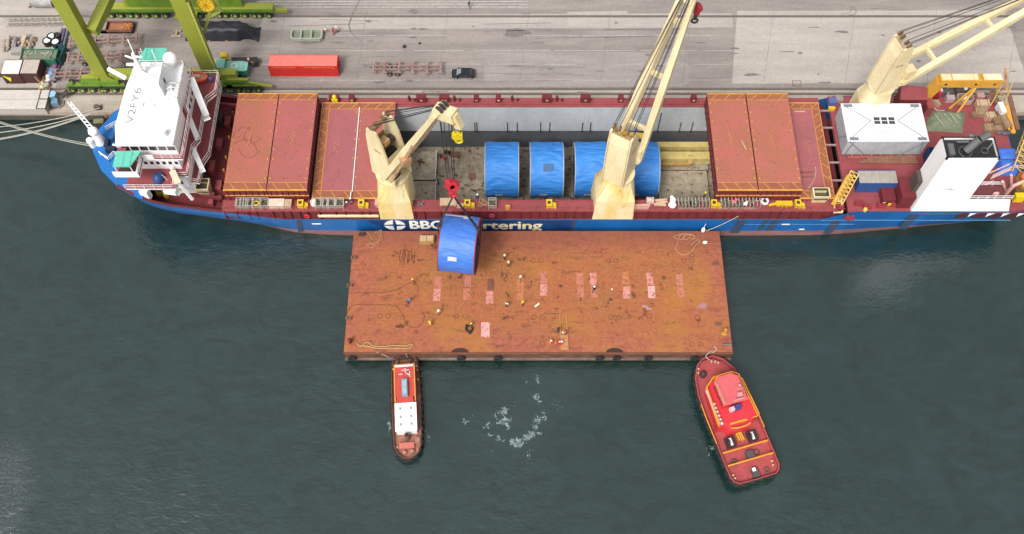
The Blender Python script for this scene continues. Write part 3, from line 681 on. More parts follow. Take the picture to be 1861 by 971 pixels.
# ---------------- cranes
def crane(ax, ay, zb, zr, rr, base, d, ztop, hd, plate, stain, name_side, open_top):
    """pedestal from a rectangular foot to a slewing ring; two side plates and a back plate; two jib chords to the head hd"""
    p = MB(); n = 24; foot = []; ring = []
    for i in range(n):
        t = 2*pi*i/n; c, s_ = cos(t), sin(t); k = 1/max(abs(c), abs(s_))
        foot.append((ax + base[2] + c*k*base[0], ay + base[3] + s_*k*base[1])); ring.append((ax + c*rr, ay + s_*rr))
    lv = [(zb, 0), (zb + (zr-zb)*.55, .15), (zb + (zr-zb)*.85, .75), (zr, 1)]
    vs_ = []
    for z, f in lv: vs_ += [(foot[i][0] + (ring[i][0]-foot[i][0])*f, foot[i][1] + (ring[i][1]-foot[i][1])*f, z) for i in range(n)]
    p.add(vs_, [(l*n+i, l*n+(i+1) % n, (l+1)*n+(i+1) % n, (l+1)*n+i) for l in range(3) for i in range(n)], 0)
    p.tube((ax,ay,zr-.1),(ax,ay,zr+.35),rr+.16,28)
    root = p.build('crane', [stain, dark_steel], ship)
    d = Vector((d[0], d[1], 0)).normalized(); nrm = Vector((d.y, -d.x, 0))
    T = lambda a, l, z: Vector((ax, ay, 0)) + d*a + nrm*l + Vector((0,0,z))
    H = ztop - zr; hw_ = rr*.72
    tw = MB()
    ks = min(1, rr/2.5); lean = -1.1 if ks > .9 else -.3
    prof = [(a*ks + lean*(z/H)**1.5, z) for a, z in [(-2.5,.35),(2.35,.35),(2.3,H*.22),(2.0,H*.5),(1.75,H*.78),(1.2,H*.98),(.6,H),(-.7,H*.97),(-1.35,H*.8),(-2.0,H*.42)]]
    for l in (-hw_, hw_):
        v = [T(a, l-.14, zr+z) for a, z in prof] + [T(a, l+.14, zr+z) for a, z in prof]; k = len(prof)
        tw.add(v, [tuple(range(k)), tuple(reversed(range(k, 2*k)))] + [(i, k+i, k+(i+1) % k, (i+1) % k) for i in range(k)], 0)
    bp = [prof[0], prof[9], prof[8], prof[7]] if not open_top else [prof[0], prof[9], ((prof[9][0]+prof[8][0])/2, H*.62)]
    for (a, z), (a2, z2) in zip(bp, bp[1:]): tw.add([T(a,-hw_,zr+z),T(a,hw_,zr+z),T(a2,hw_,zr+z2),T(a2,-hw_,zr+z2)], [(0,1,2,3)], 0)
    tw.add([T(a,l,zr+.36) for a,l in ((-2.5*ks,-hw_),(2.3*ks,-hw_),(2.3*ks,hw_),(-2.5*ks,hw_))], [(0,1,2,3)], 0)
    tw.add([T(2.0*ks-.15,-hw_,zr+2.4),T(2.0*ks-.15,hw_,zr+2.4),T(1.4*ks,hw_,zr+H*.55),T(1.4*ks,-hw_,zr+H*.55)], [(0,1,2,3)], 0)
    tower = tw.build('crane_tower', [plate], root)
    wg = MB()
    for z, r in ((H*.35,.75),(H*.6,.65)): wg.tube(T(-.4,-hw_+.3,zr+z),T(-.4,hw_-.3,zr+z),r,12,0).cut()
    for l in (-hw_*.95, -hw_*.4, hw_*.4, hw_*.95): wg.tube(T(.3*ks+lean,l-.14,zr+H+.1),T(.3*ks+lean,l+.14,zr+H+.1),.45,14,2).cut()
    wg.beam(T(-.5*ks+lean*.8,-hw_,zr+H*.9),T(-.5*ks+lean*.8,hw_,zr+H*.9),.7,.5,1); wg.cut()
    wg.cbox(T(.1,hw_*.3,zr+H*.72),(1.2,1.2,1.0),atan2(d.y,d.x),1)
    wg.build('winch', [dark_steel, rusty_cream, M('sheave_brown', (.16,.095,.05), .7)], root)
    cb = MB(); 
    cb.cbox(T(2.4, hw_*name_side, zr+4.3), (1.6,1.5,2.0), atan2(d.y, d.x), 0).cbox(T(3.0, hw_*name_side, zr+4.6), (.5,1.3,1.2), atan2(d.y, d.x), 1)
    cb.build('operator_cab', [plate, glass], root)
    tx = text_mb('NMF', .34, 1.4, .01, .2)
    X = d if (name_side > 0) else -d; Zz = Vector((0,0,1)); Nn = X.cross(Zz)
    R = Matrix((( X.x,0,Nn.x,0),(X.y,0,Nn.y,0),(0,1,0,0),(0,0,0,1)))
    MB().merge(tx, Matrix.Translation(T(-.2, (hw_+.17)*name_side, zr+H*.62)) @ R).build('lettering', dark_steel, root)
    pv = zr + 2.3; hd = Vector(hd)
    jb = MB(); jd = None
    ends = []
    for l in (-1, 1):
        a = T(.7 if open_top else 2.2*ks, l*(hw_+.42), pv); b_ = hd + nrm*l*.75; ends.append((a, b_))
        kw = (3.0 if l > 0 else 1.4) if open_top else 1.45
        jb.beam(a, a.lerp(b_, .5), .62*kw, .85, 0, (0,0,1), .72*kw, 1.05); jb.beam(a.lerp(b_, .5), b_, .72*kw, 1.05, 0, (0,0,1), .5*kw, .65)
        jb.cbox(a, (.9,.5,.9), atan2(d.y, d.x), 0)
    for f in (.2, .52, .82): jb.beam(ends[0][0].lerp(ends[0][1], f), ends[1][0].lerp(ends[1][1], f), .6, .6, 0)
    u = (hd - T(2.2,0,pv)).normalized()
    jb.beam(hd - u*2.2, hd + u*.9, 2.0, 1.0, 0); jb.beam(hd + u*.2 + nrm*-.9 , hd + u*.2 + nrm*.9, .9, 1.3, 0)
    for l in (-.6, 0, .6): jb.tube(hd + u*.9 + nrm*(l-.12), hd + u*.9 + nrm*(l+.12), .6, 12, 2)
    jib = jb.build('jib', [cream if open_top or name_side < 2 else plate, rusty_cream, dark_steel], root)
    # luffing ropes from the tower top to the head
    rp = MB()
    for l in (-hw_*.95, -hw_*.8, -hw_*.4, hw_*.4, hw_*.8, hw_*.95): rp.tube(T(.3*ks+lean, l, zr+H+.7), hd + nrm*l*.3 + Vector((0,0,.7)), .055, 5).cut()
    rp.build('luffing_rope', rope_dark, root)
    return root, T, hd, u, nrm

c1, T1, h1, u1, n1 = crane(-18.55, 85.9, 5.32, 14.5, 2.5, (2.75,2.75,-.1,-.25), (10.2,-8.0), 27.2, (-9.0,76.6,43.2), cream, cream_stain, 1, True)
c2, T2, h2, u2, n2 = crane(16.6, 85.9, 5.32, 14.5, 2.35, (3.3,2.75,-.3,-.25), (5.6,9.6), 26.6, (23.6,94,46.4), cream, cream_stain, 1, False)
c3, T3, h3, u3, n3 = crane(60.4, 102.9, 7.66, 14.4, 2.05, (2.5,1.9,-.5,-.1), (18.5,6.2), 25.6, (86.5,110.6,31.5), cream, cream, 1, False)
# heavier head on the near crane, with hook falls
b = MB(); tip = h1 + Vector((1.4,-.4,.5)); tip2 = Vector((-7.1,75.4,43.4))
b.beam(h1 + Vector((-.6,.2,-.3)), tip2, 1.6, 1.5).beam(tip2 + Vector((-.2,.1,.3)), tip2 + Vector((.5,-.3,-1.8)), .9, 1.0)
b.tube(tip2+Vector((-.5,-.2,-.9)), tip2+Vector((.3,.2,-.9)), .55, 12, 1); b.build('jib_head', [cream, ochre], c1)
b = MB()                                             # walkway along the jib
a = T1(2.6, 2.9, 17.4); c = h1 + n1*1.6
for f0, f1 in ((.05,.6),):
    p0, p1 = a.lerp(c, f0), a.lerp(c, f1); b.beam(p0, p1, .8, .12, 0); b.rail([p0 + n1*.4, p1 + n1*.4], .9, 1.4, 0, .05, bars=2)
b.cbox(a.lerp(c, .42) + n1*.2, (1.4,1.0,1.4), .6, 0); b.build('walkway', rusty_cream, c1)
HK = Vector((-8.35, 75.6, 26.0))
b = MB()
for dx, dy in ((-1.0,.2),(-.35,-.2),(.3,.2),(.75,-.2)): b.tube(h1 + Vector((dx*.9 + .6, dy, 0)), HK + Vector((dx*.55, dy, 1.4)), .06, 5).cut()
b.build('hoist_rope', rope_dark, c1)
b = MB(); b.prism([(-.6,-.45),(.6,-.45),(.6,.45),(-.6,.45)], .1, 2.0); b.tube((-.3,-.5,1.5),(-.3,.5,1.5),.7,14).tube((.35,-.5,1.2),(.35,.5,1.2),.65,14)
b.tube((0,0,.2),(0,0,-.9),.3,8).torus((0,0,-1.3), .5, .2, 'Y', 14, 6)
hk = MB().merge(b, Matrix.Translation(HK)).build('hook_block', M('red_hook_paint', (.50,.02,.035), .45, (.35,.02,.03), 1, .6), c1)
YK = Vector((-6.95, 75.5, 38.4)); b = MB()
for dx in (-.35, .35): b.tube(tip2 + Vector((dx,0,-1)), YK + Vector((dx,0,.9)), .05, 5).cut()
b.build('hoist_rope', rope_dark, c1)
b = MB().prism([(-.55,-.3),(.55,-.3),(.55,.3),(-.55,.3)], .1, 1.2).tube((-.3,-.35,.8),(-.3,.35,.8),.55,12).torus((.05,0,-.4), .42, .17, 'Y', 12, 6)
MB().merge(b, Matrix.Translation(YK)).build('hook_block', M('yellow_hook_paint', (.55,.42,.01), .5), c1)
b = MB()                                             # the middle crane's hook under its jib head
k2 = at(1268, 14, 41.5)
b.tube(k2+Vector((-.25,-.2,0)), k2+Vector((.25,.2,0)), .7, 14).box(k2.x-.4,k2.x+.4,k2.y-.3,k2.y+.3,k2.z-1.2,k2.z).tube(k2+Vector((0,0,-1.2)), k2+Vector((0,0,-2.3)), .25, 8, 1).torus(k2+Vector((0,0,-2.6)), .42, .16, 'Y', 12, 6, 1); b.build('hook_block', [M('dark_red_hook', (.28,.02,.03), .5), dark_steel], c2)
MB().tube(k2, h2, .05, 5).build('hoist_rope', rope_dark, c2)
b = MB().beam(T2(2.4,-1.9,20.6), T2(3.6,2.6,21.6), .7, .6); b.build('jib_stop', M('jib_stop_ochre', (.52,.33,.05), .55), c2)

# ------------------------------------------------------------------ hatch covers (pontoons lifted off by crane: each a thing)
def hatch_cover(x0, x1, z0, z1, mat, label, y0=85.0, y1=104.0, bands='nf', side=None):
    r = thing('hatch_cover', label, 'hatch cover', ((x0+x1)/2, (y0+y1)/2, z0), 'hatch covers over the cargo hold')
    b = MB().box(x0, x1, y0, y1, z0 + .12, z1, 1, 0)
    b.box(x0+.05, x1-.05, y0+.05, y1-.05, z0, z0+.12, 1)
    b.box(x0-.05, x1+.05, y0-.06, y0+.06, z1-.16, z1+.03, 2); b.box(x0-.05, x1+.05, y1-.06, y1+.06, z1-.16, z1+.03, 2)
    for i in range(7):                                     # stiffeners on the near and side walls
        x = x0 + (x1-x0)*(i+.5)/7; b.box(x-.06, x+.06, y0-.16, y0, z0+.15, z1-.18, 1)
    for i in range(15):
        y = y0 + (y1-y0)*(i+.5)/15
        b.box(x0-.1, x0, y-.06, y+.06, z0+.15, z1-.1, 1); b.box(x1, x1+.1, y-.06, y+.06, z0+.15, z1-.1, 1)
    b.build('panel', [mat, dark_red, yellow_line], r)
    ln = MB(); z = z1 + .012
    def strip(p, q, w=.09):
        p = Vector((*p, z)); q = Vector((*q, z)); d = (q-p).normalized(); n = Vector((d.y, -d.x, 0))*w/2
        ln.add([p-n, p+n, q+n, q-n], [(3,2,1,0)], 0)
    for e in bands:
        ya, yb = (y0+.12, y0+1.45) if e == 'n' else (y1-1.3, y1-.1)
        strip((x0+.1, ya), (x1-.1, ya)); strip((x0+.1, yb), (x1-.1, yb))
        k = 3
        for i in range(k): xx = x0 + (x1-x0)*(i+.55)/k; strip((xx-.45, yb), (xx+.55, ya)) if e == 'n' else strip((xx-.6, ya), (xx+.6, yb))
        zz = z; ln.add([(x0+.1,ya,zz-.005),(x1-.1,ya,zz-.005),(x1-.1,yb,zz-.005),(x0+.1,yb,zz-.005)], [(0,1,2,3)], 1).cut()
    if side:
        xa, xb = (x0+.1, x0+1.35) if side == 'w' else (x1-1.35, x1-.1)
        strip((xa, y0+.1), (xa, y1-.1)); strip((xb, y0+.1), (xb, y1-.1))
        for i in range(7):
            yy = y0 + 1.6 + (y1-y0-3.2)*(i+.3)/7; up = -1 if i % 7 < 4 else 1
            strip((xa, yy), (xb, yy + (1.1 if side == 'w' else -1.1)*(1 if i < 4 else -1)), .09)
        ln.add([(xa,y0+1.5,z-.006),(xb,y0+1.5,z-.006),(xb,y1-1.4,z-.006),(xa,y1-1.4,z-.006)], [(0,1,2,3)], 1)
    ln.build('hazard_marking', [yellow_line, M('band_red', (.27,.095,.04), .65, (.22,.06,.04), .5, .7)], r)
    random.seed(int(x0*10) + int(z1*7))
    ft = MB()
    for i in range(9):                                     # yellow sockets along both long edges, a cluster near the middle
        y = y0 + 2.2 + (y1-y0-4.2)*i/8
        for xx in (x0 + .35, x1 - .35):
            if random.random() < .7: ft.cbox((xx + random.uniform(-.05,.05), y, z1+.05), (.22,.34,.1), 0, 0).cut()
    cx = x0 + (x1-x0)*random.uniform(.42,.5); cy = y0 + (y1-y0)*.52
    for i in range(8): ft.cbox((cx + random.uniform(-.3,.3), cy + (i-3.5)*.36, z1+.04), (.2,.16,.08), 0, 0)
    ft.cut()
    ft.build('lashing_socket', [M('faded_yellow', (.42,.21,.055), .7)], r)
    ds = MB()
    for i in range(26):                                    # small dark scars and dropped dunnage
        px, py = random.uniform(x0+.7, x1-.7), random.uniform(y0+1.8, y1-1.6); s_ = random.uniform(.03,.13); e_ = random.uniform(.4,1.8)
        ds.add([(px + s_*cos(t)*random.uniform(.4,1.4)*e_, py + s_*sin(t)*random.uniform(.4,1.3)/e_, z1+.01) for t in [2*pi*k/7 for k in range(7)]], [tuple(range(7))], 0)
    ds.build('scuff_mark', [M('scuff_dark', (.11,.035,.03), .8)], r)
    return r
A_ = hatch_cover(-45.75, -39.0, 9.38, 10.9, cover_orange, 'raised red hatch cover with dark looped drag marks, nearest the white bridge')
hatch_cover(-45.75, -39.0, 7.82, 9.34, cover_red2, 'lower hatch cover under the one with dark looped drag marks', bands='n')
B_ = hatch_cover(-38.85, -32.5, 9.38, 10.9, cover_red, 'raised red hatch cover second from the white bridge, topmost of its stack')
hatch_cover(-38.85, -32.5, 7.82, 9.34, cover_red2, 'lower hatch cover under the raised cover second from the white bridge', bands='n')
C_ = hatch_cover(-32.15, -25.75, 7.82, 8.4, cover_red2, 'low dull red hatch cover with a yellow side band, beside the drag-marked stacks', side='w')
D_ = hatch_cover(-25.65, -19.7, 7.82, 8.4, cover_red, 'low red hatch cover behind the crane that lifts the blue reel')
E_ = hatch_cover(32.6, 38.95, 9.38, 10.9, cover_orange, 'raised rusty red hatch cover bordering the open hold beyond the blue reels')
hatch_cover(32.6, 38.95, 7.82, 9.34, cover_red2, 'lower hatch cover at the edge of the open hold beyond the blue reels', bands='n')
F_ = hatch_cover(39.12, 46.05, 9.38, 10.9, cover_orange, 'raised rusty red hatch cover beside the low dull cover near the funnel')
hatch_cover(39.12, 46.05, 7.82, 9.34, cover_red2, 'lower hatch cover under the raised rusty cover next to the low dull one', bands='n')
G_ = hatch_cover(46.2, 51.9, 7.82, 8.4, cover_red2, 'low dull red hatch cover with a yellow band, nearest the white cargo case', side='e')
b = MB(); x = -25.72; b.beam((x,86.2,8.5),(x,103,8.5),.11,.11); b.beam((x-.2,86.2,8.5),(x-.2,85.1,8.5),.12,.12); b.build('pipe', white, C_)
b = MB(); z = 10.925                                      # looped drag marks
c = at(449, 258, z)
for a0, a1, rr_, ox, oy in ((-.4,3.4,1.5,-.9,.9),(2.6,6.0,1.3,.7,1.3),(3.3,5.9,1.7,.6,-.9),(.2,2.4,2.2,-.4,-2.4)):
    b.path([(c.x+ox+rr_*cos(a0+(a1-a0)*i/12), c.y+oy+1.3*rr_*sin(a0+(a1-a0)*i/12), z) for i in range(13)], .04, 5)
b.build('drag_mark', M('drag_mark_dark', (.20,.062,.05), .8), A_)
b = MB(); 
for (p, q, m) in ((at(1443,203,8.45), at(1463,203,8.45), 0),(at(1455,314,8.45), at(1478,313,8.45), 1),(at(1458,322,8.45), at(1480,321,8.45), 1)): b.beam(p, q, .16, .14, m).cut()
b.path([at(x, y, 8.46) for x, y in ((1482,303),(1483,312),(1480,325),(1474,336),(1469,342))], .07, 5, 0).cut(); b.build('loose_pipe', [palewood, brownrust], G_)
MB().beam(at(1348,256,10.97), at(1356,272,10.97), .14, .12).build('loose_pipe', palewood, E_)

# ------------------------------------------------------------------ blue wrapped reels
tarp = M('blue_tarpaulin', (.035,.205,.57), .55, (.025,.15,.45), .5, .7, bump=.25, bscale=3, fine=.1)
tarp2 = M('royal_blue_wrap', (.045,.15,.50), .5, (.035,.12,.43), .5, .7, bump=.2, bscale=2.5, fine=.1)
flange_blk = M('reel_flange_black', (.022,.02,.02), .6); flange_red = M('reel_rim_red', (.24,.035,.06), .6)
def reel(name, label, R, W, mat, rim, seed, label_ang, folds):
    """axis along X, centre at the origin of its own frame"""
    r = thing(name, label, 'reel', (0,0,0), 'blue wrapped cable reels')
    na, nw = 230, 26; v = []
    rnd = random.Random(seed); ph = [rnd.uniform(0, 6.28) for _ in range(8)]
    for i in range(na):
        t = 2*pi*i/na
        for j in range(nw + 1):
            f = j/nw; x = (f-.5)*W
            side = 1 if -cos(t) > -.2 else .35            # facing the near side, folds sag; calm on the far side
            sag = 4*f*(1-f)
            n1_ = noise.noise(Vector((x*.45, t*R*1.1 + sag*.9, seed)))
            n2_ = noise.noise(Vector((x*.9 + 5, t*R*2.4 + sag*1.2, seed + 3)))
            n3_ = 1 - 2.2*abs(noise.noise(Vector((x*.33 + 3, t*R*1.5 + sag*.8 + .35*n1_, seed + 7))))
            low = .35 + .65*max(0, -sin(t - 1.75))
            dr = folds*((n1_*.12 + n2_*.05)*min(1, sag*2.2) + .24*n3_*low*min(1, .25 + sag*2)) - .10*folds*sag
            dr += .12*(1 - abs(sin(t*18 + ph[0]))) * (.25 if folds < .6 else 0) * 0
            rr_ = R + dr
            v.append((x, rr_*cos(t), rr_*sin(t)))
    b = MB().add(v, [(i*(nw+1)+j, ((i+1) % na)*(nw+1)+j, ((i+1) % na)*(nw+1)+j+1, i*(nw+1)+j+1) for i in range(na) for j in range(nw)], 0, True)
    b.build('tarpaulin', mat, r)
    for s_ in (-1, 1):
        fl = MB(); xx = s_*(W/2 + .05)
        fl.torus((xx,0,0), R-.02, .11, 'X', 60, 6, 1)
        fl.tube((xx-s_*.35,0,0),(xx-s_*.3,0,0), R*.97, 60, 0); fl.tube((xx-.12,0,0),(xx+.22*s_,0,0), R*.16, 16, 2)
        for k in range(16):
            t = 2*pi*k/16; fl.beam((xx-s_*.1, .1*R*cos(t), .1*R*sin(t)), (xx-s_*.1, R*.98*cos(t), R*.98*sin(t)), .12, .2, 2, (1,0,0))
        fl.torus((xx-s_*.1,0,0), R*.55, .09, 'X', 40, 5, 2)
        fl.build('flange', [flange_blk, rim, M('reel_steel', (.05,.045,.05), .6)], r)
    a = radians(label_ang); y, z = (R+.06)*cos(a), (R+.06)*sin(a)
    lb = MB(); n_ = Vector((0, cos(a), sin(a))); t_ = Vector((0, -sin(a), cos(a)))
    c = Vector((-.1*W, y, z)); hw_, hh = .68, .36
    lb.add([c + Vector((-hw_,0,0)) - t_*hh, c + Vector((hw_,0,0)) - t_*hh, c + Vector((hw_,0,0)) + t_*hh, c + Vector((-hw_,0,0)) + t_*hh], [(0,1,2,3),(3,2,1,0)])
    lb.build('white_label', M('label_white', (.8,.8,.8), .5), r)
    return r
pale_rim = M('reel_rim_pale', (.30,.33,.40), .5)
R0 = reel('cable_reel', 'blue tarpaulin wrapped reel in the hold nearest the hanging red hook', 4.68, 5.6, tarp, pale_rim, 1, 189, 1.0); R0.location = (-1.72, 96.0, 0)
R1 = reel('cable_reel', 'blue wrapped reel in the hold with a dark square patch on top', 4.68, 5.5, tarp, pale_rim, 4, 188, 1.0); R1.location = (5.92, 96.0, 0)
R2 = reel('cable_reel', 'blue wrapped reel in the hold just before the middle crane tower', 4.68, 5.7, tarp, pale_rim, 9, 188, 1.0); R2.location = (13.6, 96.0, 0)
R3 = reel('cable_reel', 'blue wrapped reel half hidden behind the middle crane, beside the cream spreader beams', 4.68, 6.4, tarp, pale_rim, 13, 188, 1.0); R3.location = (21.7, 96.0, 0)
pa = MB(); c = at(993, 289, 3.9); pa.cbox((0,0,0), (1.6,1.3,.1)); 
MB().merge(pa, Matrix.Translation((6.1, 96.0-2.3, 4.12)) @ Matrix.Rotation(radians(30), 4, 'X')).build('tarpaulin_patch', M('patch_dull_blue', (.03,.10,.22), .6), R1)
for rx in (-1.72, 5.92, 13.6, 21.7):
    b = MB()
    for dx in (-2.2, 2.2):
        for s_ in (-1, 1): b.prism([(rx+dx-.3, 96+s_*2.0-.9),(rx+dx+.3, 96+s_*2.0-.9),(rx+dx+.3, 96+s_*2.0+.9),(rx+dx-.3, 96+s_*2.0+.9)], -4.7, -3.75)
    b.build('reel_cradle', brownrust, {-1.72:R0, 5.92:R1, 13.6:R2, 21.7:R3}[rx])
HR = reel('cable_reel', 'royal blue wrapped reel with black flanges hanging from the crane over the barge', 4.4, 5.45, tarp2, flange_red, 21, 150, .6)
HR.location = (-8.05, 75.5, 10.3); HR.rotation_euler = (0, radians(0.5), radians(-7))
b = MB(); 
for xa, xb, a0, a1 in ((-2.6,.6,36,50),(.3,1.5,40,56)):
    k = 5; v = [(x, 4.47*cos(radians(a0+(a1-a0)*i/k)), 4.47*sin(radians(a0+(a1-a0)*i/k))) for i in range(k+1) for x in (xa, xb)]
    b.add(v, [(2*i,2*i+1,2*i+3,2*i+2) for i in range(k)], 0, True)
b.build('wrap_flap', wht_dirty, HR, local=True)
sl = thing('lifting_sling', 'dark wire slings spreading from the red hook to the hanging blue reel', 'sling', tuple(HK - Vector((0,0,1.6))))
hk0 = HK - Vector((0,0,1.7)); 
for s_ in (-1, 1):
    e1 = Vector((-8.05 + s_*3.0, 75.5 - s_*.3, 15.4)); e2 = Vector((-8.05 + s_*3.15, 75.5 - s_*.4, 10.3)); b = MB()
    for k in (-.22, .22): b.tube(hk0 + Vector((0,k*.3,0)), e1 + Vector((0,k,0)), .1, 6); b.tube(e1 + Vector((0,k,0)), e2 + Vector((0,k,0)), .1, 6)
    b.ball(e1, .32, 8); b.build('sling_leg', rope_dark, sl)

# cream spreader beams in the hold
def spreader(name, label, p0, p1, w, h):
    r = thing(name, label, 'spreader beam', tuple((Vector(p0)+Vector(p1))/2 - Vector((0,0,h/2))), 'spreader beams in the hold')
    MB().beam(p0, p1, w, h, 0).build('beam', [M('pale_yellow_steel', (.60,.47,.17), .55, (.45,.34,.12), .6, .7)], r)
    d = (Vector(p1)-Vector(p0)).normalized(); b = MB(); n = 6
    for i in range(n):
        c = Vector(p0).lerp(Vector(p1), (i+.5)/n)
        b.add([c+Vector((-.45,-w/2-.1,-h*.35)), c+Vector((.45,-w/2-.1,-h*.35)), c+Vector((0,-w/2-.1,h*.3))], [(0,1,2)], 0).cut()
    b.build('lifting_eye', [M('cream_eye', (.6,.52,.34), .6)], r)
    return r
p0, p1 = at(1193,266,-2.2), at(1292,266,-2.2); spreader('spreader_beam', 'long pale yellow spreader beam lying along the far wall of the hold', p0, p1, 1.1, 1.2)
p0, p1 = at(1199,287,-2.4), at(1292,287,-2.4); s2 = spreader('spreader_beam', 'shorter pale yellow spreader beam with lifting eyes, beside the last blue reel', p0, p1, 1.6, 1.6)
b = MB(); q0 = at(1197,299,-2.2); q1 = at(1254,299,-2.2); b.beam(q0, q1, .5, .6); b.beam(q1+Vector((0,0,0)), q1+Vector((.1,1.6,.3)), .9, .7); b.beam(q0, q0+Vector((0,1.8,.2)), .5, .6); b.build('side_frame', M('rusted_yellow', (.45,.31,.10), .65, (.28,.14,.05), .7, .8), s2)

# hold clutter
def clutter(name, label, cat, px, py, z, fn, mats, group=None):
    c = at(px, py, z); b = MB(); fn(b, c); return tag(b.build(name, mats), label, cat, group)
clutter('dunnage_pile', 'small heap of reddish dunnage on the hold floor beside the left crane', 'dunnage', 765, 296, -3.9, lambda b, c: [b.cbox(c+Vector((.35*cos(i*2.1),.35*sin(i*2.1),.1+.08*i)), (.9,.18,.16), i*.9) for i in range(6)], brownrust)
clutter('work_bench', 'dark lashing gear heap on the hold floor near the raised panel edge', 'lashing gear', 811, 281, -4.7, lambda b, c: [b.cbox(c+Vector((.9*cos(i*1.7),.5*sin(i*2.3),.25)), (.7,.5,.5), i) for i in range(5)], dark_steel)
clutter('tool_crate', 'dark crate standing on the hold floor toward the grey wall', 'crate', 828, 283, -4.7, lambda b, c: [b.box(c.x-.7,c.x+.7,c.y-.4,c.y+.4,c.z,c.z+.6), b.box(c.x-.75,c.x+.75,c.y-.45,c.y+.45,c.z+.6,c.z+.66)], [brownrust])
clutter('red_drum', 'small red drum on the hold floor near the lashing gear', 'drum', 808, 290, -4.7, lambda b, c: [b.tube(c, c+Vector((0,0,.9)), .32, 12), b.torus(c+Vector((0,0,.45)), .33, .03, 'Z', 12, 4), b.torus(c+Vector((0,0,.88)), .32, .04, 'Z', 12, 4)], M('drum_red', (.45,.04,.04), .5))
clutter('pallet', 'wooden pallet lying flat on the bare hold floor', 'pallet', 858, 321, -4.7, lambda b, c: [b.cbox(c+Vector((0,-.5+.25*i,.13)), (1.3,.14,.04)) for i in range(5)] + [b.cbox(c+Vector((-.5+.5*i,0,.06)), (.1,1.1,.1)) for i in range(3)], brownrust)

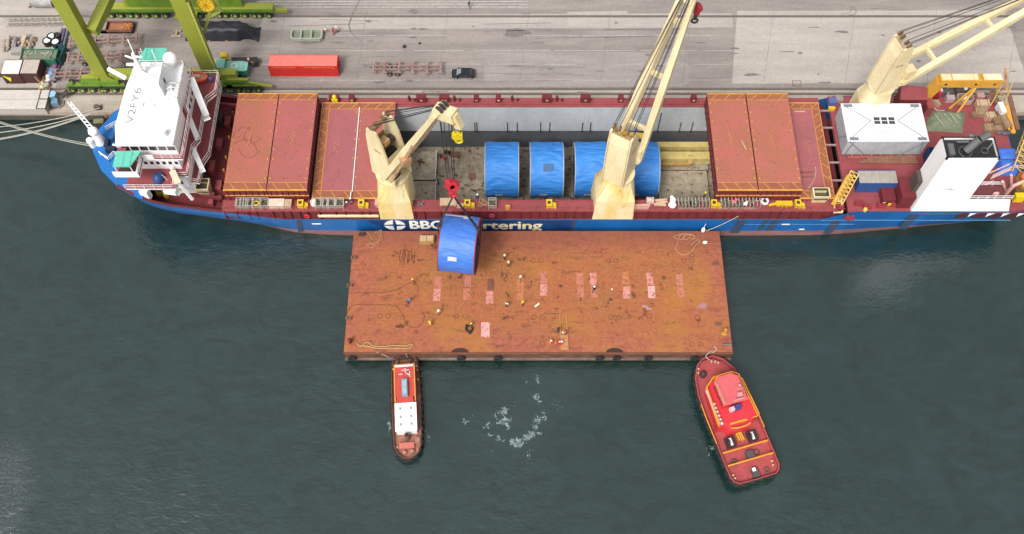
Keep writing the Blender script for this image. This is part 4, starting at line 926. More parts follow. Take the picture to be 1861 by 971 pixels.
# ------------------------------------------------------------------ the barge
BX0, BX1, BY0, BY1, BZ = -25.87, 33.93, 60.5, 81.95, 3.2
barge_top = M('barge_deck_rust', (.305,.093,.037), .8, (.27,.105,.034), .13, 1.0, (.085,.03,.018), .7, .585, fine=.45)
def barge_material():
    m = barge_top; nt = m.node_tree; N = nt.nodes; L = nt.links; b = N['Principled BSDF']
    src = b.inputs['Base Color'].links[0].from_socket
    geo = N.new('ShaderNodeNewGeometry'); sp = N.new('ShaderNodeSeparateXYZ'); L.new(geo.outputs['Position'], sp.inputs[0])
    def math_(op, a, c):
        x = N.new('ShaderNodeMath'); x.operation = op; x.use_clamp = False
        for i, q in enumerate((a, c)):
            if isinstance(q, (int, float)): x.inputs[i].default_value = q
            else: L.new(q, x.inputs[i])
        return x.outputs[0]
    nzn = N.new('ShaderNodeTexNoise'); nzn.inputs['Scale'].default_value = .30; nzn.inputs['Detail'].default_value = 7; nzn.inputs['Roughness'].default_value = .65; L.new(geo.outputs['Position'], nzn.inputs['Vector'])
    # the old pink-red paint survives along the edges, worn off to rust in the middle
    dx = math_('MINIMUM', math_('SUBTRACT', sp.outputs[0], BX0), math_('SUBTRACT', BX1, sp.outputs[0]))
    dy = math_('MINIMUM', math_('SUBTRACT', sp.outputs[1], BY0), math_('SUBTRACT', BY1, sp.outputs[1]))
    dm = math_('ADD', math_('MINIMUM', dx, math_('MULTIPLY', dy, 1.15)), math_('MULTIPLY', math_('SUBTRACT', nzn.outputs['Fac'], .5), 13))
    r = N.new('ShaderNodeMapRange'); r.clamp = True; r.inputs['From Min'].default_value = 1.0; r.inputs['From Max'].default_value = 6.0; r.inputs['To Min'].default_value = .85; r.inputs['To Max'].default_value = 0; L.new(dm, r.inputs['Value'])
    mx = N.new('ShaderNodeMix'); mx.data_type = 'RGBA'; L.new(r.outputs[0], mx.inputs[0]); L.new(src, mx.inputs[6])
    n2 = N.new('ShaderNodeTexNoise'); n2.inputs['Scale'].default_value = 1.3; n2.inputs['Detail'].default_value = 8; n2.inputs['Roughness'].default_value = .75; L.new(geo.outputs['Position'], n2.inputs['Vector'])
    mx0 = N.new('ShaderNodeMix'); mx0.data_type = 'RGBA'; mx0.inputs[6].default_value = (.20,.05,.03,1); mx0.inputs[7].default_value = (.345,.105,.065,1)
    r2 = N.new('ShaderNodeMapRange'); r2.clamp = True; r2.inputs['From Min'].default_value = .35; r2.inputs['From Max'].default_value = .62; L.new(n2.outputs['Fac'], r2.inputs['Value']); L.new(r2.outputs[0], mx0.inputs[0]); L.new(mx0.outputs[2], mx.inputs[7])
    # ochre rust blooms and dark scrapes
    n3 = N.new('ShaderNodeTexNoise'); n3.inputs['Scale'].default_value = .11; n3.inputs['Detail'].default_value = 6; n3.inputs['Roughness'].default_value = .7; L.new(geo.outputs['Position'], n3.inputs['Vector'])
    r3 = N.new('ShaderNodeMapRange'); r3.clamp = True; r3.inputs['From Min'].default_value = .50; r3.inputs['From Max'].default_value = .68; r3.inputs['To Max'].default_value = .7; L.new(n3.outputs['Fac'], r3.inputs['Value'])
    mx3 = N.new('ShaderNodeMix'); mx3.data_type = 'RGBA'; L.new(r3.outputs[0], mx3.inputs[0]); L.new(mx.outputs[2], mx3.inputs[6]); mx3.inputs[7].default_value = (.34,.145,.022,1)
    mp = N.new('ShaderNodeMapping'); mp.inputs['Scale'].default_value = (.35,1.6,1); L.new(geo.outputs['Position'], mp.inputs['Vector'])
    n4 = N.new('ShaderNodeTexNoise'); n4.inputs['Scale'].default_value = .8; n4.inputs['Detail'].default_value = 8; n4.inputs['Roughness'].default_value = .7; L.new(mp.outputs[0], n4.inputs['Vector'])
    r4 = N.new('ShaderNodeMapRange'); r4.clamp = True; r4.inputs['From Min'].default_value = .555; r4.inputs['From Max'].default_value = .72; r4.inputs['To Max'].default_value = .75; L.new(n4.outputs['Fac'], r4.inputs['Value'])
    mx4 = N.new('ShaderNodeMix'); mx4.data_type = 'RGBA'; L.new(r4.outputs[0], mx4.inputs[0]); L.new(mx3.outputs[2], mx4.inputs[6]); mx4.inputs[7].default_value = (.085,.03,.018,1)
    n5 = N.new('ShaderNodeTexNoise'); n5.inputs['Scale'].default_value = 2.3; n5.inputs['Detail'].default_value = 8; n5.inputs['Roughness'].default_value = .78; L.new(geo.outputs['Position'], n5.inputs['Vector'])
    r5 = N.new('ShaderNodeMapRange'); r5.clamp = True; r5.inputs['From Min'].default_value = .57; r5.inputs['From Max'].default_value = .70; r5.inputs['To Max'].default_value = .7; L.new(n5.outputs['Fac'], r5.inputs['Value'])
    mx5 = N.new('ShaderNodeMix'); mx5.data_type = 'RGBA'; L.new(r5.outputs[0], mx5.inputs[0]); L.new(mx4.outputs[2], mx5.inputs[6]); mx5.inputs[7].default_value = (.11,.04,.02,1)
    # oily damp along the hull side
    r6 = N.new('ShaderNodeMapRange'); r6.clamp = True; r6.inputs['From Min'].default_value = 4.5; r6.inputs['From Max'].default_value = 1.0; r6.inputs['To Max'].default_value = .55
    L.new(math_('ADD', math_('SUBTRACT', BY1, sp.outputs[1]), math_('MULTIPLY', math_('SUBTRACT', n4.outputs['Fac'], .5), 14)), r6.inputs['Value'])
    mx6 = N.new('ShaderNodeMix'); mx6.data_type = 'RGBA'; L.new(r6.outputs[0], mx6.inputs[0]); L.new(mx5.outputs[2], mx6.inputs[6]); mx6.inputs[7].default_value = (.15,.05,.028,1)
    L.new(mx6.outputs[2], b.inputs['Base Color'])
barge_material()
barge = thing('deck_barge', 'flat rust red deck barge with pink paint patches lying alongside the blue hull', 'barge', ((BX0+BX1)/2, (BY0+BY1)/2, 0))
b = MB(); rx0, rx1, ry0, ry1 = BX0, BX1, BY0, BY1
b.box(rx0, rx1, ry0, ry1, 1.0, BZ, 1, 0); b.add([(rx0,ry0,1),(rx1,ry0,1),(rx1,ry1,1),(rx0,ry1,1),(rx0+1.5,ry0+.5,-2.5),(rx1-1.5,ry0+.5,-2.5),(rx1-1.5,ry1-.5,-2.5),(rx0+1.5,ry1-.5,-2.5)], [(0,4,5,1),(1,5,6,2),(2,6,7,3),(3,7,4,0)], 1)
b.build('barge_hull', [barge_top, M('barge_side', (.14,.062,.038), .85, (.06,.032,.024), .7, .9, (.27,.09,.03), .8, .6)], barge)
b = MB(); b.box(rx0-.12, rx1+.12, ry0-.28, ry0, .55, .95, 0); b.box(rx0-.1, rx1+.1, ry0-.16, ry0, 2.75, 3.0, 1)
b.build('rubbing_strake', [M('strake_pale', (.21,.145,.105), .85, (.11,.055,.04), .8, .9), M('strake_rust', (.2,.07,.035), .85, (.1,.045,.03), .8, .8)], barge)
b = MB()
for px in (640, 838, 905, 1090, 1121, 1178, 1262): 
    c = atY(px, 652, ry0-.35); 
    b.torus((c.x, ry0-.36, 1.5), .5, .19, 'Y', 14, 6).cut()
b.build('tyre_fender', rubber, barge)
b = MB()
for px in (836, 1117): c = at(px, 640, BZ); b.prism([(c.x+1.35*cos(t), ry0-.05+.75*max(0,sin(t)), ) for t in [pi*i/10 for i in range(11)]], BZ+.004, BZ+.03).cut()
b.build('fairlead_recess', M('recess_dark', (.035,.02,.016), .8), barge)
patches = [((796,513),(13,21),0),((794,536),(13,22),1),((850,512),(12,21),0),((848,535),(12,21),2),((892,517),(12,21),3),((890,541),(13,22),1),((946,516),(12,17),4),((945,535),(12,20),4),
  ((988,504),(12,22),0),((988,527),(13,21),1),((1054,507),(13,22),2),((1055,530),(12,21),2),((1078,507),(12,22),1),((1080,530),(12,22),2),((1137,506),(12,22),4),((1139,532),(13,22),1),((1181,507),(12,22),1),((1184,531),(13,22),5),((1235,509),(12,21),0),((1237,531),(12,22),2),((882,600),(15,27),5)]
pk = [M('pink_patch_worn', (.44,.16,.13), .8, (.36,.12,.07), 1.1, .9, (.24,.085,.035), 1.9, .535), M('pink_patch', (.50,.22,.19), .8, (.44,.17,.13), .9, .8, (.24,.085,.035), 1.9, .535), M('pink_patch_rusty', (.42,.15,.11), .8, (.36,.12,.06), .9, .9, (.24,.085,.035), 1.9, .535), M('brown_patch', (.12,.045,.032), .8, (.2,.08,.05), .9, .8), M('ochre_patch', (.42,.16,.07), .8, (.36,.12,.04), .9, .9, (.24,.085,.035), 1.9, .535), M('pale_pink_patch', (.58,.32,.31), .8, (.50,.23,.20), 1, .7, (.24,.085,.035), 1.9, .535)]
for (px, py), (wd, hg), k in patches:
    c = at(px, py, BZ); hx = wd/2/11.4; hy = hg/2/10.3; sk = .04*random.uniform(-1,1)
    MB().prism([(c.x-hx+sk,c.y-hy),(c.x+hx+sk,c.y-hy),(c.x+hx-sk,c.y+hy),(c.x-hx-sk,c.y+hy)], BZ+.004, BZ+.03, k).build('paint_patch', pk, barge)
b = MB()
for px, py in ((969,474),(983,474),(1106,474),(1119,474),(1243,474),(1257,474),(970,577),(985,577),(1111,577),(1125,577),(1268,577),(1258,626),(1273,626),(985,625),(829,575),(845,575),(1180,575),(690,575),(705,575),(660,480),(1257,464)):
    b.torus(at(px, py, BZ+.03), .38, .05, 'Z', 14, 5).cut()
b.build('lashing_ring', M('ring_rust', (.19,.066,.034), .8), barge)
b = MB()
for px, py in ((636,520),(643,470),(634,580),(1305,590),(1300,480)): c = at(px, py, BZ); b.box(c.x-.5,c.x+.5,c.y-.2,c.y+.2,BZ,BZ+.15).tube(c+Vector((-.28,0,0)), c+Vector((-.28,0,.6)),.17,10).tube(c+Vector((.28,0,0)), c+Vector((.28,0,.6)),.17,10).cut()
for px, py in ((637,622),): c = at(px, py, BZ); b.tube(c, c+Vector((0,0,1.0)), .3, 10, 1).ball(c+Vector((0,0,1.0)), .3, 8, 1).cut()
b.build('bollard', [brownrust, dark_red], barge)
b = MB()                                              # weld seams of the deck plates
for i in range(1, 9): y = BY0 + (BY1-BY0)*i/9; b.box(BX0+.3, BX1-.3, y-.012, y+.012, BZ, BZ+.006)
for i in range(1, 11): x = BX0 + (BX1-BX0)*i/11; b.box(x-.01, x+.01, BY0+.3, BY1-.3, BZ, BZ+.004)
b.build('plate_seam', M('seam_rust', (.32,.10,.045), .85, (.25,.08,.04), .8, .9), barge)

# gear lying on the barge
def rope(name, label, pxs, z, r, mat, cat='rope', wob=0.0):
    pts = [at(x, y, z + r) for x, y in pxs]; out = []
    for i in range(len(pts)-1):                        # Catmull-Rom through the points
        p0 = pts[max(0,i-1)]; p1 = pts[i]; p2 = pts[i+1]; p3 = pts[min(len(pts)-1,i+2)]
        for k in range(6):
            t = k/6; out.append(.5*((2*p1) + (p2-p0)*t + (2*p0-5*p1+4*p2-p3)*t*t + (3*p1-p0-3*p2+p3)*t**3) + Vector((random.uniform(-wob,wob), random.uniform(-wob,wob), 0)))
    out.append(pts[-1])
    return tag(MB().path(out, r, 6).build(name, mat), label, cat)
rope('deck_rope', 'long dark rope curling over the barge deck by the yellow rust bloom', [(634,533),(660,532),(690,532),(718,528),(740,517),(752,513),(760,523),(758,533)], BZ, .04, M('brown_rope', (.16,.055,.03), .9))
rope('deck_rope', 'dark rope looping in a wide curve across the lower corner of the barge', [(630,572),(640,556),(665,554),(715,556),(730,570),(740,590),(752,596),(766,590),(771,576),(766,566)], BZ, .04, M('brown_rope', (.17,.07,.04)))
rope('mooring_rope', 'thick pale yellowish mooring rope lying in bends along the barge edge', [(648,624),(656,629),(668,622),(680,629),(700,630),(715,628),(738,629),(750,625),(744,633),(715,633),(690,633),(664,629),(650,628)], BZ, .10, M('pale_yellow_rope', (.36,.235,.10), .9), wob=.05)
rope('mooring_rope', 'thin pale rope scribbled over the far barge corner near the white fender', [(1228,428),(1225,432),(1232,436),(1230,444),(1228,452),(1234,460),(1244,463),(1256,458),(1264,446),(1272,440),(1268,436),(1262,440),(1256,446)], BZ, .05, M('tan_rope', (.42,.25,.13), .9))
rope('mooring_rope', 'thin tan rope bunched in small loops at the far barge edge', [(1230,429),(1238,425),(1245,429),(1240,435),(1233,433),(1238,427),(1248,425),(1254,430),(1247,436),(1241,431),(1250,426),(1260,428),(1262,434),(1255,434)], BZ, .05, M('tan_rope', (.42,.25,.13)))
random.seed(11)
rope('lashing_chain', 'dark lashing chains laid out in parallel loops on the barge deck', [(728,455),(727,462),(726,470),(728,477),(731,466),(733,455),(735,454),(734,466),(733,477),(736,468),(737,455),(741,455),(741,466),(740,478),(743,470),(744,456),(748,457),(748,468),(752,479),(753,470),(754,458)], BZ, .045, M('chain_dark', (.11,.042,.025), .8), 'chain')
rope('heap_of_rope', 'loose heap of old brown rope at the barge corner below the blue hull', [(668,420),(676,432),(684,425),(672,440),(680,446),(690,434),(684,420),(694,428),(690,442),(676,450),(668,444),(686,440),(694,420),(680,424),(672,430)], BZ, .08, M('old_rope', (.33,.16,.08), .9), 'rope', .12)
def crate(name, label, px, py, z, sx, sy, sz, mat, mat2, rz=0):
    c = at(px, py, z); r = thing(name, label, 'crate', tuple(c)); b = MB()
    for (w_, d_, h_, cx, cy, cz) in ((sx,.06,sz,0,-sy/2,sz/2),(sx,.06,sz,0,sy/2,sz/2),(.06,sy,sz,-sx/2,0,sz/2),(.06,sy,sz,sx/2,0,sz/2),(sx,sy,.06,0,0,.05)): b.cbox(c + Vector((cx,cy,cz)), (w_,d_,h_))
    for i in range(3): b.cbox(c + Vector((0,-sy/2-.05,sz*(i+.5)/3)), (sx+.06,.05,sz/3-.06))
    b.build('crate_body', mat, r)
    b = MB()
    for k in (-1, 1): b.cbox(c + Vector((k*sx*.235,0,sz+.03)), (sx*.44,sy*.9,.08)).cut()
    b.build('crate_lid', mat2, r); return r
crate('wooden_crate', 'yellowish wooden crate with two pale lids on the barge next to the hanging reel', 776, 439, BZ, 2.4, 1.1, 1.0, M('ochre_wood', (.38,.22,.06), .85, (.28,.15,.05), 1, .7), palewood)
clutter('steel_block', 'small black steel block on the barge corner below the blue hull', 'steel block', 658, 427, BZ, lambda b, c: [b.cbox(c+Vector((0,0,.2)), (.95,.5,.4)), b.cbox(c+Vector((.3,0,.44)), (.2,.3,.1)), b.cbox(c+Vector((-.3,0,.44)), (.2,.3,.1))], dark_steel)
clutter('wood_plank', 'short pale plank lying aslant in the middle of the barge deck', 'plank', 976, 555, BZ, lambda b, c: b.cbox(c+Vector((0,0,.06)), (.9,.28,.1), .75), M('pale_plank', (.7,.58,.42), .8))
clutter('ground_plate', 'lilac plates lying flat near the pink patches of the barge', 'plate', 1176, 560, BZ, lambda b, c: [b.cbox(c+Vector((-.3,.25,.05)), (.9,.35,.08), -.4), b.cbox(c+Vector((.3,-.15,.06)), (.8,.3,.1), -.2)], M('lilac_plate', (.34,.2,.22), .7))
clutter('rubber_mat', 'dull lilac mat lying near the end of the barge deck', 'mat', 1275, 556, BZ, lambda b, c: b.prism([(c.x-.9,c.y-.3),(c.x+.6,c.y-.5),(c.x+.9,c.y+.2),(c.x+.1,c.y+.6)], BZ+.004, BZ+.08), M('lilac_mat', (.30,.15,.16), .8))
clutter('steel_angle', 'thin rusty steel bar forming a corner on the barge deck near the kneeling crew', 'steel bar', 1003, 571, BZ, lambda b, c: [b.beam(c+Vector((-1.3,.1,.05)), c+Vector((1.2,0,.05)), .12, .1), b.beam(c+Vector((1.2,0,.05)), c+Vector((1.25,-1.6,.05)), .1, .1)], brownrust)
def ladder(b, c):
    for dx in (-.5, .5): b.beam(c+Vector((dx,3.3,.1)), c+Vector((dx+.15*(1 if dx>0 else .6),-2.9,.12)), .12, .12, 0)
    for i in range(4): y = -.6 - i*.65; b.cbox(c+Vector((.05,y,.16)), (1.0,.6,.06), 0, 1)
clutter('gang_plank', 'long wooden gangway ladder reaching over the barge edge beside the crouching crew', 'gangway', 1024, 606, BZ, ladder, [M('ladder_wood', (.44,.2,.09), .8), M('ladder_plank', (.42,.18,.08), .8)])
clutter('white_fender', 'white egg-shaped fender hanging between the barge and the blue hull', 'fender', 1278, 418, 3.9, lambda b, c: [b.ball(c, .42, 10, 0, (.8,.8,1.6)), b.tube(c+Vector((0,0,.6)), c+Vector((.2,.3,1.5)), .04, 5)], white)
clutter('white_bag', 'small white bag on the far corner of the barge deck', 'bag', 1281, 442, BZ, lambda b, c: [b.ball(c+Vector((0,0,.25)), .38, 10, 0, (1.1,.8,.8)), b.ball(c+Vector((.2,-.1,.5)), .15, 8)], M('bag_white', (.7,.66,.6), .8))
clutter('pipe_piece', 'grey pipe lying on the barge edge above the red tug', 'pipe', 1320, 627, BZ, lambda b, c: b.tube(c+Vector((-.6,0,.15)), c+Vector((.7,0,.15)), .15, 10), M('grey_pipe', (.13,.11,.11), .6))
clutter('yellow_post', 'slim yellow post standing at the barge edge above the red tug', 'post', 1316, 607, BZ, lambda b, c: [b.tube(c, c+Vector((0,0,1.6)), .22, 10), b.ball(c+Vector((0,0,1.6)), .22, 8), b.cbox(c+Vector((0,0,.05)), (.7,.5,.1))], ochre)
clutter('paper_sheet', 'small pale rag near the middle pair of pink patches', 'rag', 1112, 526, BZ, lambda b, c: b.prism([(c.x-.12,c.y-.1),(c.x+.12,c.y-.06),(c.x+.1,c.y+.1),(c.x-.06,c.y+.14)], BZ+.002, BZ+.03), white)
clutter('chain_heap', 'dark scrap heap lying beside the wooden crate on the barge', 'scrap heap', 790, 449, BZ, lambda b, c: [b.cbox(c+Vector((.5*cos(i*2.4),.35*sin(i*1.9),.12+.05*i)), (.55,.22,.2), i*1.1) for i in range(7)], M('scrap_purple', (.16,.05,.05), .8))
clutter('worn_tyre', 'dark tyre with scrap lying on the barge above the smaller tug', 'tyre', 853, 598, BZ, lambda b, c: [b.torus(c+Vector((0,0,.15)), .5, .18, 'Z', 14, 6), b.cbox(c+Vector((.2,-.7,.1)), (.6,.2,.15), .5), b.cbox(c+Vector((-.5,.5,.1)), (.4,.2,.15), 1.2)], [rubber])

# ------------------------------------------------------------------ tugs
def tug_hull(r, outline, zd, mats, bul=.7, fender=.3):
    n = len(outline); cx = sum(p[0] for p in outline)/n; cy = sum(p[1] for p in outline)/n
    b = MB(); low = [(cx + (x-cx)*.82, cy + (y-cy)*.9) for x, y in outline]
    v = [(x,y,-1.2) for x,y in low] + [(x,y,zd+bul) for x,y in outline]
    b.add(v, [(i,(i+1)%n,n+(i+1)%n,n+i) for i in range(n)], 0)
    inn = [(cx + (x-cx)*.955, cy + (y-cy)*.985) for x, y in outline]
    v = [(x,y,zd+bul) for x,y in outline] + [(x,y,zd+bul) for x,y in inn] + [(x,y,zd) for x,y in inn]
    b.add(v, [(i,(i+1)%n,n+(i+1)%n,n+i) for i in range(n)] + [(n+i,n+(i+1)%n,2*n+(i+1)%n,2*n+i) for i in range(n)], 2)
    b.build('tug_hull', mats, r)
    MB().add([(x,y,zd+.004) for x,y in inn], [tuple(range(n))]).build('deck', mats[1], r)
    f = MB(); L = 0; pts = [Vector((x,y,zd+bul-.35)) for x,y in outline]
    f.path([p for p in pts], fender*.45, 6, 0, True).cut()
    for a, c in zip(pts, pts[1:] + pts[:1]):
        k = max(1, int((c-a).length/1.0))
        for i in range(k):
            p = a.lerp(c, (i+.5)/k); d = (c-a).normalized(); out = Vector((d.y,-d.x,0))
            if out.dot(p - Vector((cx,cy,p.z))) < 0: out = -out
            t = MB().torus((0,0,0), .34, .16, 'Y', 12, 5)
            f.merge(t, Matrix.Translation(p + out*.12 + Vector((0,0,-.25+.1*sin(i*3)))) @ Matrix.Rotation(atan2(d.y, d.x), 4, 'Z')).cut()
    f.build('tyre_fender', rubber, r)
def smooth_outline(half):
    """half: list (x>0, y) from bow to stern; mirrored"""
    return [(x, y) for x, y in half] + [(-x, y) for x, y in reversed(half) if x > .01]
TB = thing('harbour_tug', 'slim brown tug with a white cabin roof and red deck, bow against the barge', 'tug', (0,0,0), 'tugs pushing the barge')
tug_brown = M('tug_deck_brown', (.30,.135,.09), .8, (.19,.075,.05), .8, .9, (.09,.045,.035), 1.0, .62)
tug_red = M('tug_red', (.48,.055,.045), .55, (.36,.05,.04), .7, .7)
half = [(1.0,8.1),(1.75,7.8),(2.0,6.8),(2.15,4.5),(2.2,0),(2.15,-4),(2.0,-6.2),(1.5,-7.5),(.7,-8.1),(0,-8.25)]
tug_hull(TB, smooth_outline(half), 1.0, [M('tug_black_hull', (.02,.017,.016), .7), tug_brown, M('tug_bulwark', (.20,.07,.05), .75, (.1,.05,.04), 1, .8)], .55)
b = MB().box(-1.5,1.5,1.0,6.1,1.0,3.0,0,1); b.box(-1.2,1.2,-.05,1.0,1.0,2.9,0,1).cut(); 
b.build('deckhouse', [tug_red, tug_red], TB)
b = MB()
for x in (-1.52, 1.52): b.box(x-.09,x+.09,.2,6.15,3.0,3.1,0)
b.box(-1.6,1.6,6.0,6.25,2.98,3.12,0); b.box(-1.4,1.4,5.75,6.0,3.1,3.3,1); b.build('roof_edge', [M('tug_orange', (.55,.22,.03), .6), wht_dirty], TB)
b = MB().box(-1.5,1.5,-4.3,-.1,1.0,2.9,0); b.box(-1.62,1.62,-4.42,.0,2.9,3.0,0); b.box(-.03,.03,-4.42,0,3.0,3.03,1)
for x in (-.8,.8):
    for y in (-.9,-2.2,-3.4): b.box(x-.14,x+.14,y-.18,y+.18,3.0,3.14,1)
cabn = b.build('cabin', [white, M('grey_vent2', (.25,.25,.26), .6)], TB)
b = MB()
for x in (-1.51, 1.51):
    for i in range(3): b.box(x-.02,x+.02,-3.8+i*1.3,-3.0+i*1.3,1.9,2.5).cut()
b.build('window', glass, cabn)
b = MB().box(-.42,.42,.9,3.6,3.0,3.7,0); b.box(-.3,.3,1.2,2.2,3.7,3.74,1); b.box(-.3,.3,2.3,3.3,3.7,3.74,1); b.build('raft_box', [M('blue_grey', (.17,.27,.34), .6), M('blue_grey_light', (.25,.36,.42), .6)], TB)
b = MB(); b.tube((.3,4.6,3.0),(.3,4.6,5.2),.06,6).beam((-.3,4.6,4.6),(.9,4.6,4.6),.07,.07).beam((.1,5.0,3.05),(.9,4.2,3.05),.1,.1).beam((.8,5.0,3.05),(.8,4.1,3.05),.1,.1).beam((-.9,4.6,3.05),(-.3,4.6,3.05),.08,.08); b.build('mast', wht_dirty, TB)
b = MB(); b.tube((0,-4.9,1.0),(0,-4.9,2.6),.42,12,0,.36).tube((0,-4.9,2.6),(0,-4.9,2.62),.3,12,1); b.build('funnel', [brownrust, black], TB)
b = MB().box(-1.25,1.0,-6.6,-5.7,1.0,1.5,0); b.build('deck_hatch', M('tug_pink', (.46,.14,.10), .7, (.38,.1,.08), .9, .7), TB)
b = MB()
for x, y, s_ in ((1.5,-5.4,.7),(.6,-7.1,.5),(-.5,-7.2,.45),(-1.5,-6.3,.3),(1.5,-7.0,.3)): b.cbox((x,y,1.25), (s_*1.3,s_,.5), x).cut()
b.build('deck_gear', M('tug_gear', (.36,.20,.13), .8, (.22,.1,.07), 1, .8), TB)
b = MB()
for x in (-1.1, 1.0): b.beam((x,6.5,1.0),(x-.1,7.6,1.9),.28,.35).cut()
b.beam((-.9,7.8,1.6),(.9,7.8,1.6),.3,.3).cut(); b.build('push_post', dark_steel, TB)
for x, y in ((1.8,6.4),(1.9,5.8),(-1.8,6.2),(1.9,4.2)):
    MB().tube((x,y,1.0),(x,y,1.5),.16,8).build('bollard', M('bollard_yellow', (.5,.32,.05), .6), TB)
ca, cb_ = at(736,652,1.0), at(742,832,1.0)
TB.location = (ca + cb_)/2 + Vector((0,-.05,-1.0)); d = ca - cb_; TB.rotation_euler = (0, 0, atan2(-d.x, d.y))

TR = thing('harbour_tug', 'wide bright red tug with orange rails and open aft deck, bow under the barge corner', 'tug', (0,0,0), 'tugs pushing the barge')
tr_red = M('bright_red_paint', (.56,.03,.045), .45, (.46,.03,.04), .6, .6); tr_deck = M('tug_deck_red', (.36,.06,.06), .6, (.25,.045,.048), .7, .7, (.09,.04,.04), 1.4, .68)
tr_roof = M('faded_red_roof', (.54,.10,.11), .55, (.46,.08,.09), .7, .6); tug_or = M('orange_rail', (.62,.24,.02), .5)
half = [(.9,10.0),(2.2,9.0),(3.2,7.2),(3.75,4.5),(3.9,1.0),(3.9,-7.0),(3.85,-8.8),(3.5,-9.6),(2.9,-10.0),(0,-10.05)]
tug_hull(TR, smooth_outline(half), 1.6, [black, tr_deck, tr_deck], .8, .38)
b = MB().prism([(-2.6,4.6),(-1.2,5.6),(1.4,5.6),(2.7,4.4),(3.05,-1.5),(2.3,-1.6),(1.6,-2.6),(-1.6,-2.6),(-2.3,-1.6),(-3.05,-1.5)], 1.6, 3.9, 0, 0)
b.build('deckhouse', [tr_red], TR)
b = MB().prism([(-1.6,4.4),(-.8,5.0),(1.0,5.0),(1.75,4.4),(1.75,1.0),(-1.6,1.0)], 3.9, 6.0, 0).prism([(-1.85,4.6),(-.9,5.25),(1.1,5.25),(2.0,4.6),(2.0,.7),(-1.85,.7)], 6.0, 6.18, 1, 1); whr = b.build('wheelhouse', [tr_red, tr_roof], TR)
b = MB()
for i in range(4): b.box(-1.66,-1.6,1.3+i*.78,1.9+i*.78,4.9,5.6).cut(); b.box(1.75,1.81,1.3+i*.78,1.9+i*.78,4.9,5.6).cut(); b.box(-1.4+i*.76,-.8+i*.76,.94,1.0,4.9,5.6).cut()
b.build('window', glass, whr)
b = MB(); z = 3.9
P5 = [(-3.05,-1.5),(-2.75,4.6),(-1.2,5.8),(1.4,5.8),(2.85,4.4),(3.15,-1.5)]
for a, c in zip(P5, P5[1:]): b.beam((*a, z+.95), (*c, z+.95), .16, .14); b.beam((*a, z+.1), (*c, z+.1), .16, .16); b.beam((*a,z),(*a,z+.95),.1,.1)
b.beam((3.15,-1.5,z),(3.15,-1.5,z+.95),.1,.1).beam((2.3,-1.5,z+.1),(3.15,-1.5,z+.1),.14,.14)
b.cut(); b.rail([(-1.85,.7,6.18),(-1.85,4.6,6.18),(-.9,5.25,6.18),(1.1,5.25,6.18),(2.0,4.6,6.18),(2.0,.7,6.18)], .6, 1.5, 0, .06, bars=1).cut()
b.build('railing', tug_or, TR)
b = MB()
for y in (-5.0, -7.0): b.tube((-3.55,y,2.5),(3.6,y,2.5),.13,8).tube((-3.4,y,1.6),(-3.4,y,2.5),.1,6).tube((3.4,y,1.6),(3.4,y,2.5),.1,6).cut()
b.path([(-3.85,3,2.55),(-3.92,0,2.6),(-3.88,-3.4,2.55)], .09, 6).cut(); b.path([(3.85,-1,2.6),(3.9,-3.0,2.6)], .08, 6).cut()
b.build('tow_bow', tug_or, TR)
for x in (-1.7, 1.75):
    b = MB().box(x-.72,x+.72,-4.4,-2.9,1.6,2.3,0); b.box(x-.18,x+.22,-4.25,-3.1,2.3,2.36,1); b.tube((x-.5,-3.65,2.35),(x-.2,-3.65,2.35),.45,12,0); b.build('engine_casing', [M('casing_black', (.03,.022,.022), .5), wht_dirty], TR)
b = MB()
for x in (-.35,.0,.3): b.cbox((x,-3.3-.2*x,1.95), (.22,1.1,.7), .1).cut()
b.beam((-.4,-2.75,2.3),(.4,-2.75,2.3),.15,.15); b.build('tow_hook', ochre, TR)
b = MB().cbox((.35,-6.3,1.95), (1.1,1.3,.7)); b.torus((1.5,-6.1,1.75), .42,.1,'Z',12,5).cut(); b.cbox((.1,-9.0,1.9), (1.0,1.3,.6)); b.build('deck_winch', M('winch_grey', (.06,.055,.06), .6, (.09,.06,.06), 1, .6), TR)
b = MB().cbox((.0,-8.5,2.25), (.5,.5,.12)); b.build('white_lid', white, TR)
b = MB().torus((1.9,-9.0,1.8), .35,.12,'Z',12,5).cut().torus((-2.2,-6.6,1.7), .45,.14,'Z',12,5).cut().torus((-2.2,-6.6,1.95), .3,.12,'Z',12,5); b.build('rope_coil', M('coil_olive', (.12,.08,.06), .9), TR)
b = MB().tube((-1.6,7.6,1.6),(-1.6,7.6,2.0),.55,12,0).ball((-1.6,7.6,2.05),.5,10); b.build('anchor_windlass', M('windlass_dark', (.045,.03,.03), .7), TR)
b = MB()
for x, y in ((-2.0,8.6),(-2.3,8.0),(.9,9.0),(1.3,8.7),(-3.2,-8.4),(-3.1,-8.9),(3.1,-8.0),(3.0,-8.6),(.4,9.2)): b.tube((x,y,1.6),(x,y,2.1),.12,8).ball((x,y,2.12),.16,8,0).cut()
b.build('bollard', M('bollard_pale', (.55,.36,.24), .6), TR)
b = MB().cbox((.55,.45,4.5), (1.0,.7,.8), .1, 0).cbox((-.35,.35,4.5), (.7,.6,.8), .1, 1); b.build('locker', [M('locker_navy', (.035,.05,.19), .6), M('locker_pink', (.6,.4,.4), .6)], TR)
b = MB()
for i in range(6): b.ball((-2.45,2.0-i*.62,4.1), .26, 8).cut()
b.box(-2.9,-2.7,-1.2,4.3,3.9,4.3); b.build('life_raft', [M('raft_pale', (.62,.48,.44), .6)], TR)
